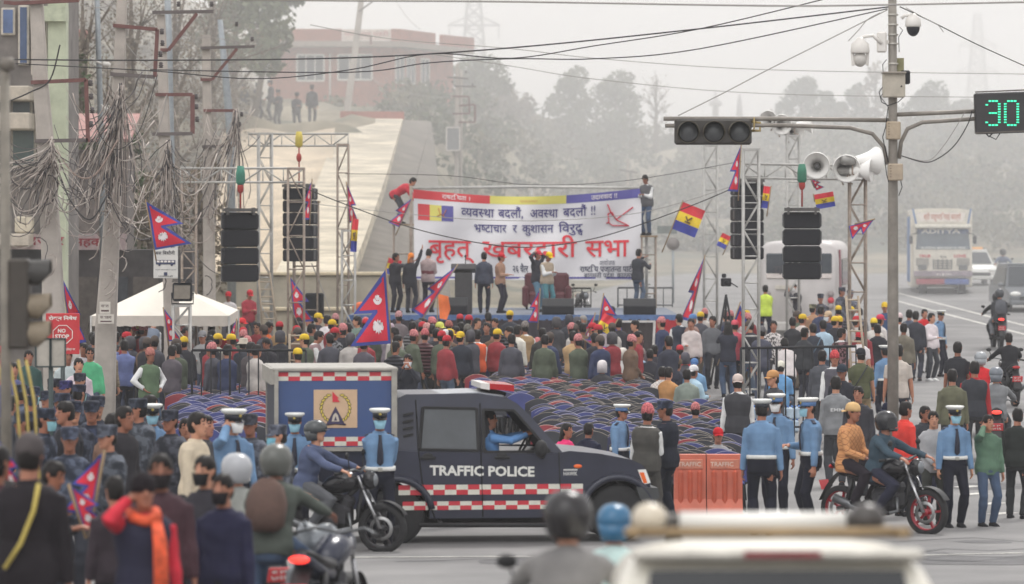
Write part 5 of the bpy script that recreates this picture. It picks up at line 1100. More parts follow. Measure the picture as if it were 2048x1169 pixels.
# ---- banner
def banner():
 d = 113.2; A, B = at(827, 379, d), at(1283, 377, d); Cc, D = at(829, 560, d), at(1282, 561, d)
 r = thing('banner', 'big white printed cloth banner with red and navy Nepali lettering above the stage', 'banner', at(1055, 560, d)); o = r.location
 def P(u, v, off=0):
  t = A.lerp(B, u); b_ = Cc.lerp(D, u); sag = -.22*math.sin(math.pi*u)*v**1.5
  p = b_.lerp(t, v)+Vector((0, 0, sag))
  fold = .09*math.sin(u*9+v*3)+.06*math.sin(u*21-v*7)+.14*v*math.sin(math.pi*u*2)+.03*math.sin(v*8+u*4)*u
  return p+Vector((0, fold-off, 0))-o
 c = MB(); c.grid(lambda u, v: P(u, v), 60, 26); c.grid(lambda u, v: P(u, v, -.008), 60, 26); c.build('cloth', M((226, 224, 226), .7, noise=.02, scale=2), r)
 def patch(u0, u1, v0, v1, m, name, off=.006): q = MB(); q.grid(lambda a, b: P(u0+(u1-u0)*a, v0+(v1-v0)*b, off), 14, 4); return q.build(name, m, r)
 CR, CY, CB = M((214, 66, 72), .7, noise=0), M((222, 214, 110), .7, noise=0), M((92, 88, 160), .7, noise=0)
 patch(0, .335, .9, 1, CR, 'red_border'); patch(.335, .67, .9, 1, CY, 'yellow_border'); patch(.67, 1, .9, 1, CB, 'blue_border'); patch(0, 1, .015, .035, CB, 'lower_border')
 for u0, m, n in ((.018, CR, 'red_panel'), (.07, CY, 'yellow_panel'), (.122, CB, 'blue_panel')): patch(u0, u0+.052, .665, .845, m, n, .008)
 W_, H_ = (B-A).length, (A-Cc).length
 def txt(s, u, v, hgt, wd, m, bold, name):
  t = MB(); text_on(t, s, (0, 0, 0), (1, 0, 0), (0, 0, 1), hgt, width=wd, bold=bold, fn=lambda a, b: P(u+a/W_, v+b/H_, .03)); t.build(name, m, r)
 NV, RD, DK = M((66, 62, 120), .7, noise=0), M((222, 54, 66), .7, noise=0), M((74, 76, 96), .7, noise=0)
 pu = lambda px: (px-827)/456; pv = lambda py: (560-py)/182
 txt('व्यवस्था'.replace('व्', '^व').replace('स्', '^स'), pu(922), pv(426), .27, X(988, d)-X(922, d), NV, .012, 'lettering'); txt('बदलौं,', pu(996), pv(426), .27, X(1046, d)-X(996, d), NV, .012, 'lettering')
 txt('अव^सथा', pu(1060), pv(426), .27, X(1116, d)-X(1060, d), NV, .012, 'lettering'); txt('बदलौं', pu(1126), pv(425), .27, X(1173, d)-X(1126, d), NV, .012, 'lettering'); txt('!!', pu(1182), pv(424), .27, .12, NV, .01, 'lettering')
 txt('भ~^षटाचार', pu(948), pv(459), .25, X(1013, d)-X(948, d), NV, .012, 'lettering'); txt('र', pu(1025), pv(459), .25, X(1034, d)-X(1025, d), NV, .012, 'lettering'); txt('कुशासन', pu(1044), pv(459), .25, X(1107, d)-X(1044, d), NV, .012, 'lettering'); txt('िवरुद_ध', pu(1117), pv(459), .25, X(1166, d)-X(1117, d), NV, .012, 'lettering')
 txt('बृहत्', pu(856), pv(512), .5, X(948, d)-X(856, d), RD, .011, 'heading_lettering'); txt('खबरदारी', pu(964), pv(512), .5, X(1154, d)-X(964, d), RD, .011, 'heading_lettering'); txt('सभा', pu(1171), pv(512), .5, X(1258, d)-X(1171, d), RD, .011, 'heading_lettering')
 txt('२६ चै^तर', pu(1025), pv(544), .2, X(1056, d)-X(1025, d), DK, .02, 'date_lettering'); txt('गते', pu(1066), pv(544), .2, .34, DK, .02, 'date_lettering'); txt('आयोजक', pu(1199), pv(530), .14, X(1231, d)-X(1199, d), DK, 0, 'small_lettering')
 txt('रा^षटि~य प~जात^नत~ पाटीर्', pu(1160), pv(543), .16, X(1276, d)-X(1160, d), DK, .02, 'small_lettering'); txt('बागमती प~देश, काठमाडौं', pu(1168), pv(555), .13, X(1276, d)-X(1168, d), DK, .01, 'small_lettering')
 WL = M((234, 226, 226), .7, noise=0); txt('राषटि~यता ।', pu(884), .925, .13, X(940, d)-X(884, d), WL, .01, 'border_lettering'); txt('प~जातन^तर', pu(1040), .925, .08, .5, M((200, 150, 90), .7, noise=0), .0, 'border_lettering'); txt('उदारवाद !!', pu(1182), .925, .13, X(1234, d)-X(1182, d), WL, .01, 'border_lettering')
 def lines(L, m, name, rr=.018):
  q = MB(); [q.tube([P(pu(x), pv(y), .03) for x, y in s], rr, n=5) for s in L]; q.build(name, m, r)
 lines([[(1215, 404), (1223, 425), (1232, 437), (1266, 414)], [(1216, 424), (1218, 443), (1225, 449), (1258, 451)], [(1232, 437), (1258, 451)], [(1216, 424), (1224, 421), (1232, 437)], [(1213, 444), (1218, 441)]], M((206, 52, 72), .7, noise=0), 'plough_emblem')
 lines([[(876, 412), (880, 424), (886, 428), (892, 414)], [(874, 430), (882, 424), (890, 432)]], M((196, 120, 70), .7, noise=0), 'small_plough', .012)
banner()
for i, (px, lb) in enumerate(((822, 'bamboo banner post at the left edge of the banner'), (1293, 'white scaffold post at the right edge of the banner'))):
 o, h = pole('banner_post', lb, px, 113.4, 366 if i else 372, 640, .045, mat=(RAW, ALU)[i], group='posts holding the banner')
 if i: q = MB(); [q.bar((-.12, 0, z), (.12, 0, z), .04) for z in np.arange(.3, h, .35)]; q.tube([(-.14, 0, 0), (-.14, 0, h)], .03); q.build('ladder_rungs', ALU, o)
tb_ = MB(); tb_.tube([at(824, 377, 113.5), at(1060, 374, 113.5), at(1293, 377, 113.5)], .04); tag(tb_.build('top_rail', ALU), 'white rail along the top edge of the banner', 'rail')
mp = MB(); mp.tube([at(1063, 372, 114.2), at(1063, 600, 114.2)], .05); tag(mp.build('centre_post', ALU), 'post behind the middle of the banner', 'pole')
# ---- lattice towers and beams
def tower(label, px, d, py0, py1, wpx, step=None, mat=ALU, group='lattice truss towers', tilt=0):
 w = wpx/FPX*d; z0 = g(d) if py1 is None else Z(py1, d); h = Z(py0, d)-z0; r = thing('truss_tower', label, 'tower', (X(px, d), d, z0), R(tilt), group); a = w/2
 ch = MB()
 for sx in (-1, 1):
  for sy in (-1, 1): ch.tube([(sx*a, sy*a, -.1), (sx*a, sy*a, h)], .026, n=8)
 ch.build('upright_tubes', mat, r); n = max(2, round(h/(step or w*1.15))); st = h/n; br = MB()
 for i in range(n):
  z0_, z1_ = i*st, (i+1)*st; s_ = 1 if i % 2 else -1
  for k in (-1, 1):
   br.tube([(-a, k*a, z0_), (a, k*a, z0_)], .014, n=5); br.tube([(k*a, -a, z0_), (k*a, a, z0_)], .014, n=5)
   br.tube([(-a*s_, k*a, z0_), (a*s_, k*a, z1_)], .014, n=5); br.tube([(k*a, -a*s_, z0_), (k*a, a*s_, z1_)], .014, n=5)
 br.build('lattice_bars', mat, r)
 bp = MB(); bp.box((0, 0, .02), (w*1.7, w*1.7, .05)); bp.box((0, 0, h), (w*1.12, w*1.12, .05)); bp.build('end_plates', mat, r); return r
def beam(label, p0, p1, d0, d1, hpx, mat=ALU, post=0, dark=False):
 A, B = at(*p0, d0), at(*p1, d1); h = hpx/FPX*d0; r = thing('truss_beam', label, 'beam', A, 0, 'lattice truss beams'); B = B-A; A = Vector((0, 0, 0)); m = MB(); dn = Vector((0, 0, -h)); bk = Vector((0, h*.8, 0))
 for o in (Vector((0, 0, 0)), dn, bk, dn+bk): m.tube([A+o, B+o], .024, n=7)
 m.build('chord_tubes', mat, r); q = MB(); n = max(3, round(B.length/(h*1.4)))
 for i in range(n+1):
  p = A.lerp(B, i/n); q.tube([p, p+dn], .014, n=5); q.tube([p, p+bk], .012, n=5)
  if i < n: e = A.lerp(B, (i+1)/n); q.tube([p+(dn if i % 2 else Vector()), e+(Vector() if i % 2 else dn)], .013, n=5); q.tube([p+bk+(dn if i % 2 else Vector()), e+bk+(Vector() if i % 2 else dn)], .013, n=5)
 q.build('lattice_bars', mat, r); return r
tower('white lattice tower carrying the floodlight at the left of the crowd', 363, 82, 612, None, 34, tilt=8)
tower('brownish lattice tower behind the floodlight, holding the left loudspeaker beam', 378, 90, 338, None, 28, mat=RAW, tilt=6)
tower('tall lattice tower in front of the second loudspeaker on the left', 592, 89, 338, None, 32, step=.75, mat=RAW, tilt=4)
tower('thin lattice tower left of the stage below the flag and the yellow hoist beam', 686, 105, 290, None, 22, mat=RAW, step=.7)
tower('short white lattice tower at the left front corner of the stage', 697, 100, 462, None, 26, step=.62)
tower('pale ladder like tower between the two left loudspeakers', 530, 103, 268, None, 26, step=.62, tilt=10)
tower('grey lattice tower just left of the tall right loudspeaker stack', 1421, 106, 292, None, 26, step=.6)
tower('tall lattice tower in front of the right loudspeaker stack, below the signal lights', 1502, 84, 300, None, 31, step=.55)
tower('rusty lattice tower with a waving flag beside the signal pole', 1715, 87, 352, None, 32, step=.6, mat=RAW)
tower('far lattice mast under the upper horn loudspeakers', 1586, 106, 272, None, 24, step=.6)
beam('white lattice beam at the left holding the nearest left loudspeaker', (361, 337), (608, 337), 89.6, 89.6, 28)
beam('lattice beam with the yellow hoist bag left of the sloping slab', (497, 268), (696, 268), 105.6, 105.6, 24)
beam('lattice beam on the right holding the hanging loudspeaker below the horns', (1488, 328), (1735, 332), 87.6, 87.6, 28)
def hoist(label, px, py0, py1, d, c, rope=True):
 r = thing('chain_hoist', label, 'hoist', at(px, py0, d), 0, 'chain hoists on the beams'); z = lambda py: Z(py, d)-Z(py0, d); m = MB(); m.tube([(0, 0, 0), (0, 0, z(py1))], .02, n=5); m.sphere((0, 0, z(py1)*.45), (.07, .07, .12)); m.build('chain', M((170, 50, 44), .6), r)
 b = MB(); b.tube([(0, 0, .06), (0, 0, -.1), (0, 0, -.3), (0, 0, -.36)], [.07, .1, .1, .05], n=10); b.build('bag', M(c, .7), r)
hoist('green chain hoist over the nearest left loudspeaker', 481, 338, 424, 87, (60, 130, 110)); hoist('yellow chain hoist bag on the far left beam', 598, 268, 374, 104.5, (206, 186, 84)); hoist('green chain hoist over the hanging right loudspeaker', 1604, 334, 414, 86, (56, 120, 96))
def line_array(label, px, py0, py1, d, wpx, n, yaw, mat=BLK, curve=0, bend=0):
 w = wpx/FPX*d; h = (py1-py0)/FPX*d; r = thing('loudspeaker', label, 'loudspeaker', at(px, py0, d), R(yaw), 'hanging loudspeaker stacks'); ch = h/n; dep = .62
 f = MB(); f.box((0, .1, .05), (w*.94, dep*.8, .07)); f.box((-w*.36, .1, .02), (.05, dep*.9, .16)); f.box((w*.36, .1, .02), (.05, dep*.9, .16)); f.build('rigging_frame', M((92, 90, 88), .5, .4), r)
 for i in range(n):
  z = -ch*(i+.5); t = R(curve*(i-n*.4)); c = MB(); yy = bend*i*i*.02; c.box((0, yy+dep/2, z), (w, dep, ch*.96), rot=(t, 0, 0), ch=.035); cab = c.build('cabinet', mat, r)
  k = MB(); k.box((0, yy-.012, z), (w*.93, .03, ch*.82), rot=(t, 0, 0), ch=.008); k.build('grille', BLK2, cab)
  for sx in (-1, 1): q = MB(); q.box((sx*(w/2+.012), yy+.16, z), (.02, .06, ch*.7), rot=(t, 0, 0)); q.build('rigging_plate', M((110, 110, 112), .4, .5), cab)
 return r
line_array('black four cabinet loudspeaker hanging nearest on the left, above the tent', 481, 425, 565, 87, 72, 4, 8, curve=-1.5); line_array('tall black loudspeaker stack hanging behind the left lattice tower', 595, 376, 524, 100, 62, 6, -10)
line_array('tall black loudspeaker stack behind the lattice tower under the signal lights', 1500, 366, 520, 96, 58, 6, 10); line_array('black four cabinet loudspeaker hanging nearest on the right, under the horns', 1604, 424, 560, 86, 75, 4, -4)
def box_speaker(label, px, py0, py1, d, wpx, wedge=False, deck=None):
 w = wpx/FPX*d; z0 = Z(py1, d) if deck is None else Z(631, 104); h = Z(py0, d)-z0; r = thing('stage_monitor' if wedge else 'loudspeaker', label, 'loudspeaker', (X(px, d), d, z0), R(0), 'speakers standing on the stage' if wedge else None); m = MB()
 if wedge: m.prism([(0, 0), (0, h*.55), (.22, h), (.6, h), (.7, 0)], -w/2, w/2, 0, 'YZ')
 else: m.box((0, .3, h/2), (w, .6, h), ch=.03)
 m.build('cabinet', BLK, r); k = MB(); k.box((0, -.012, h*(.3 if wedge else .5)), (w*.9, .03, h*(.44 if wedge else .92)), ch=.01); k.build('grille', BLK2, r)
box_speaker('black wedge monitor left of the lectern foot on the stage front', 913, 596, 632, 104.6, 44, True, 1); box_speaker('black wedge monitor in the middle of the stage front', 1116, 598, 632, 104.6, 64, True, 1); box_speaker('black wedge monitor at the right end of the stage front', 1280, 598, 632, 104.6, 64, True, 1)
box_speaker('black speaker cabinet standing on the wall left of the stage', 628, 587, 640, 101, 36)
# ---- horns
def horn(label, px, py, d, rpx, yaw, pitch=0):
 r_ = rpx/FPX*d; r = thing('horn_loudspeaker', label, 'loudspeaker', at(px, py, d), R(yaw), 'silver horn loudspeakers'); m = MB(); L = r_*2.3
 prof = [(r_, 0), (r_*.97, .02), (r_*.66, L*.3), (r_*.42, L*.6), (r_*.3, L*.82)]; m.lathe(prof, axis='Y', n=28, cap=False); m.lathe([(a*.96, b+.004) for a, b in prof], axis='Y', n=28, cap=False); m.lathe([(r_*1.0, -.008), (r_*1.05, .0), (r_*1.0, .012)], axis='Y', n=28, cap=False); m.build('bell', M((236, 234, 230), .4, .0, noise=0), r)
 c = MB(); c.lathe([(.01, L*.3), (r_*.16, L*.34), (r_*.2, L*.6)], axis='Y', n=14); c.build('throat_cone', M((104, 104, 106), .4, .5), r)
 c = MB(); c.lathe([(r_*.31, L*.8), (r_*.34, L*.86), (r_*.34, L*1.25), (r_*.25, L*1.32)], axis='Y', n=16); c.build('driver', M((150, 148, 144), .5, .3), r); b = MB(); b.tube([(0, L*.9, -r_*.3), (0, L*.9, -r_*1.0), (0, L*.7, -r_*1.15)], .02); b.build('bracket', RAW, r); return r
for a in (('left horn of the row of three above the hanging right loudspeaker', 1633, 332, 86.6, 26, -6), ('middle horn of the row of three, facing straight out', 1693, 338, 86.6, 27, 4), ('right horn of the row, turned away beside the signal pole', 1752, 322, 87, 27, 118), ('lower horn turned to the right beside the signal pole', 1742, 342, 86.7, 23, 75),
          ('far upper horn half hidden by the signal lights', 1536, 240, 106, 18, -16), ('far upper horn left of the mast top', 1563, 250, 106, 20, 3), ('far upper horn pointing down right of the mast top', 1594, 264, 106.4, 18, 30), ('far upper horn facing right, farthest right of the upper group', 1624, 250, 106, 17, 80)): horn(*a)
# ---- lectern, sofas, railing, ladder, lamps
r = thing('lectern', 'dark lectern with a microphone at the front of the stage', 'lectern', on_deck(927, 105.6)); zz = lambda py: Z(py, 105.6)-Z(631, 104)
q = MB(); q.box((0, .2, zz(545)/2), (.46, .36, zz(545)), ch=.02); q.build('column', M((62, 60, 62), .6), r); q = MB(); q.box((0, .2, zz(537)), (.66, .5, .16), rot=(R(-12), 0, 0), ch=.02); q.build('desk', M((76, 74, 76), .5), r); q = MB(); q.tube([(.05, .25, zz(535)), (.05, .2, zz(516))], .012); q.sphere((.05, .2, zz(513)), (.03, .03, .04)); q.build('microphone', BLK, r)
def sofa(px, d, label):
 r = thing('armchair', label, 'armchair', on_deck(px, d), 0, 'armchairs on the stage'); Rr = M((88, 34, 42), .6, noise=.12)
 for n, c, s in (('seat', (0, .3, .3), (.62, .7, .36)), ('backrest', (0, .68, .62), (.8, .22, .78)), ('armrest', (-.38, .3, .36), (.18, .76, .6)), ('armrest', (.38, .3, .36), (.18, .76, .6))): q = MB(); q.box(c, s, ch=.07); q.build(n, Rr, r)
 q = MB(); [q.tube([(sx*.34, y, 0), (sx*.34, y, .14)], .03) for sx in (-1, 1) for y in (.05, .6)]; q.build('leg_frame', BLK, r)
sofa(1078, 111.5, 'dark red armchair behind the two people in the middle of the stage'); sofa(1110, 111.6, 'dark red armchair with its right side in view beside the middle monitor')
def railing(label, px0, px1, d0, d1, py0, n, z0=None, col=BLK, group='black railing fences', h=None, name='railing'):
 a, b = Vector((X(px0, d0), d0, g(d0) if z0 is None else z0)), Vector((X(px1, d1), d1, g(d1) if z0 is None else z0)); H = Z(py0, d0)-a.z; r = thing(name, label, 'railing', a, 0, group); b = b-a; up = Vector((0, 0, H))
 m = MB(); m.tube([up, b+up], .028, n=6); m.tube([up*.12, b+up*.12], .022, n=6); m.build('rails', col, r); q = MB(); [q.tube([b*(i/n), b*(i/n)+up], .024 if i % 4 == 0 else .015, n=5) for i in range(n+1)]; q.build('bars', col, r); return r
railing('black barred railing behind the blue chairs on the left', 384, 612, 76, 76, 701, 12); railing('black barred railing in front of the water packs on the right', 1482, 1712, 76, 77, 697, 13)
railing('grey handrail at the right rear corner of the stage', 1236, 1345, 113.8, 113.8, 576, 6, Z(631, 104), M((96, 98, 100), .5)); railing('dark handrail at the middle rear edge of the stage', 1128, 1182, 113.8, 113.8, 577, 3, Z(631, 104), BLK)
def ladder(label, p0, p1, d, w, n):
 A, B = at(*p0, d), at(*p1, d); r = thing('ladder', label, 'ladder', A, 0, 'ladders among the crowd'); B = B-A; m = MB(); o = Vector((w/2, 0, 0)); m.tube([-o, B-o*.8], .025); m.tube([o, B+o*.8], .025); m.build('side_rails', M((176, 160, 140), .6), r); q = MB(); [q.tube([B*t-o*(1-.2*t), B*t+o*(1-.2*t)], .018) for t in np.linspace(.06, .96, n)]; q.build('rungs', M((176, 160, 140), .6), r)
ladder('wooden coloured step ladder against the rusty tower on the right', (1722, 800), (1704, 592), 80, .3, 10); ladder('white ladder leaning by the short stage tower', (540, 660), (528, 545), 99, .36, 8); ladder('pale ladder in front of the second left tower', (596, 760), (592, 668), 84, .34, 6)
r = thing('floodlight', 'square black floodlight on top of the white left lattice tower', 'floodlight', at(365, 610, 82)); q = MB(); q.box((0, 0, .26), (.4, .22, .36), rot=(R(-12), 0, 0), ch=.03); q.build('housing', BLK, r); q = MB(); q.box((0, -.125, .26), (.33, .02, .28), rot=(R(-12), 0, 0)); q.build('lamp_glass', M((120, 112, 100), .2), r)
for k in range(4): q = MB(); q.box((0, -.02, .47+k*.018), (.42-.01*k, .26, .008)); q.build('visor_slat', BLK, r)
q = MB(); q.tube([(-.22, 0, .25), (-.22, 0, .02), (.22, 0, .02), (.22, 0, .25)], .015); q.build('bracket', BLK, r)
# ---- camera tripod platform on the right
r = thing('camera_platform', 'wooden camera platform under the lime jacket man', 'platform', gp(1568, 95)); zp = .72; q = MB(); q.box((0, .8, zp-.06), (X(1640, 95)-X(1500, 95), 1.8, .12)); q.build('deck', M((110, 96, 84), .8), r); q = MB(); [q.tube([(x, y, 0), (x, y, zp-.1)], .04) for x in (-.75, 0, .75) for y in (.1, 1.6)]; q.build('support_frame', RAW, r)
r = thing('video_camera', 'black video camera on a tripod left of the right loudspeaker tower', 'camera', gp(1452, 97)); z1 = Z(565, 97)-g(97); q = MB()
for a in (90, 210, 330): q.tube([(0, 0, z1-.3), (.45*math.cos(R(a)), .45*math.sin(R(a)), 0)], .025)
q.build('tripod', BLK, r); q = MB(); q.box((0, 0, z1), (.24, .34, .2), ch=.02); q.tube([(0, -.15, z1), (0, -.36, z1)], .06, n=12); q.box((-.05, 0, z1+.16), (.1, .2, .1), ch=.02); q.tube([(.1, .1, z1), (.3, .4, z1-.12)], .015); q.build('camera_body', BLK, r)
# ---- tent
def tent():
 d = 88; r = thing('canopy_tent', 'white pop up canopy tent behind the left concrete poles', 'tent', gp(318, d)); gz = YH+FPX/d*(ZC-g(d)); s = FPX/d; u = lambda px: (px-318)/s; v = lambda py: (gz-py)/s
 Wt = M((226, 220, 208), .8, noise=.03, scale=2); a = u(458); z0, z1, pk = v(644), v(612)*1.0, v(564); m = MB(); D = 3.0; L = u(182)
 P = [(L, 0, v(632)), (a, 0, v(632)), (a, D, v(626)), (L, D, v(626)), (0, D/2, pk)]; m.add(P, [(0, 1, 4), (1, 2, 4), (2, 3, 4), (3, 0, 4)]); m.add([(x, y, z-.015) for x, y, z in P], [(0, 1, 4), (1, 2, 4), (2, 3, 4), (3, 0, 4)]); m.build('roof_cloth', Wt, r)
 m = MB(); c = P[:4]; 
 for i in range(4): A, B = Vector(c[i]), Vector(c[(i+1) % 4]); m.grid(lambda x, y: A.lerp(B, x)+Vector((0, 0, -.24*y*(1 if int(x*24) % 2 else .92))), 24, 2)
 m.build('valance', M((206, 198, 188), .85, noise=.05), r); m = MB(); m.grid(lambda x, y: Vector(P[0]).lerp(Vector(P[3]), x)+Vector((-.35*y, 0, -.95*y)), 8, 4); m.build('side_flap', M((206, 200, 190), .85, noise=.06), r)
 for x, y, z in c: q = MB(); q.tube([(x, y, 0), (x, y, z)], .025); q.build('leg', ALU, r)
tent()
# ---- signs
def board(name, label, px0, px1, py0, py1, d, col, post=None, rot=0, th=.03):
 w = (px1-px0)/FPX*d; h = (py1-py0)/FPX*d; r = thing(name, label, 'sign', at((px0+px1)/2, (py0+py1)/2, d), R(rot)); b = MB(); b.box((0, 0, 0), (w, th, h), ch=.008); b.build('panel', M(col, .6, noise=.06), r)
 if post: q = MB(); zg = g(d)-r.location.z; q.tube([(0, .05, zg), (0, .05, h/2-.02)], post, n=10); q.build('post', M((62, 72, 72), .6), r)
 return r, w, h
r, w, h = board('road_sign', 'red NO STOP road sign on the left below the concrete pole', 92, 159, 627, 709, 62, (196, 52, 58), .035, rot=6); WL = M((228, 222, 216), .6, noise=0)
q = MB(); text_on(q, 'रोक्न िनषेध', (-w*.42, -.02, h*.34), (1, 0, 0), (0, 0, 1), .05, width=w*.84, bold=.03); text_on(q, 'NO', (-.075, -.021, .02), (1, 0, 0), (0, 0, 1), .055, width=.12, bold=.035); text_on(q, 'STOP', (-.12, -.021, -.07), (1, 0, 0), (0, 0, 1), .058, width=.22, bold=.035); text_on(q, 'यो क्षेत्र मा', (-w*.05, -.021, -h*.4), (1, 0, 0), (0, 0, 1), .03, width=w*.42, bold=.01); q.build('lettering', WL, r)
q = MB(); q.tube([(.16*math.cos(R(22.5+45*i)), -.02, -.01+.15*math.sin(R(22.5+45*i))) for i in range(9)], .007, n=5); q.build('octagon_outline', WL, r)
r, w, h = board('bus_stop_sign', 'white bus stop sign with a blue bus on the third concrete pole', 307, 356, 484, 557, 84, (212, 210, 206), rot=-3); NB = M((56, 62, 92), .6, noise=0); DT = M((70, 70, 76), .6, noise=0)
q = MB(); text_on(q, 'BUS STOP', (-w*.42, -.022, h*.34), (1, 0, 0), (0, 0, 1), .06, width=w*.84, bold=.03); text_on(q, 'बस िबसौनी', (-w*.42, -.022, h*.15), (1, 0, 0), (0, 0, 1), .065, width=w*.8, bold=.02); text_on(q, 'सवारी साधन रोक्ने स्थान', (-w*.42, -.022, -h*.28), (1, 0, 0), (0, 0, 1), .02, width=w*.84); text_on(q, 'काठमाडौं', (-w*.3, -.022, -h*.46), (1, 0, 0), (0, 0, 1), .025, width=w*.6, bold=.01); q.build('lettering', DT, r)
q = MB(); q.box((0, -.02, -h*.06), (w*.8, .012, h*.12), ch=.004); [q.lathe([(.026, -.012), (.026, .012)], c=(x, -.022, -h*.13), axis='Y', n=12) for x in (-.13, .13)]; q.box((0, -.02, -h*.38), (.07, .012, .07)); q.build('bus_symbol', NB, r); q = MB(); [q.box((-w*.3+i*w*.15, -.03, -h*.04), (w*.11, .006, h*.05)) for i in range(5)]; q.build('bus_windows', WL, r)
r = thing('sign_back', 'pair of grey framed sign panels on a dark post seen from behind', 'sign', gp(101, 50)); z1 = Z(706, 50)-g(50)
for sx in (-1, 1): q = MB(); q.box((sx*.095, .02, z1), (.17, .02, .34)); q.build('panel', M((176, 170, 160), .7, noise=.1), r); q = MB(); [q.bar((sx*.095-.09, 0, z1+s_*.175), (sx*.095+.09, 0, z1+s_*.175), .02) for s_ in (-1, 1)]; [q.bar((sx*.095+s_*.09, 0, z1-.18), (sx*.095+s_*.09, 0, z1+.18), .02) for s_ in (-1, 1)]; q.build('panel_frame', M((58, 70, 70), .6), r)
q = MB(); q.tube([(0, .05, 0), (0, .05, z1+.18)], .03); q.build('post', M((52, 66, 66), .6), r)
for (p0, p1, q0, q1, lb, tx) in ((199, 221, 604, 628, 'upper torn paper notice on the second concrete pole', 'सभा'), (196, 228, 629, 648, 'lower faded paper notice on the second concrete pole', 'घर भाडामा'), (101, 128, 736, 762, 'paper notice on the leftmost concrete pole beneath the sign panels', 'सूचना')):
 dd = 77.6 if p0 > 150 else 74.6; r, w, h = board('paper_notice', lb, p0, p1, q0, q1, dd, (214, 208, 198), th=.008); q = MB(); text_on(q, tx, (-w*.36, -.006, h*.05), (1, 0, 0), (0, 0, 1), .05, width=w*.7, bold=.02); q.box((0, -.005, -h*.25), (w*.7, .003, h*.14)); q.build('lettering', M((96, 74, 74), .7, noise=0), r)
r, w, h = board('placard', 'grey handwritten placard held up in the crowd below the blue and yellow flag', 1199, 1226, 668, 694, 88, (176, 164, 168), rot=6)
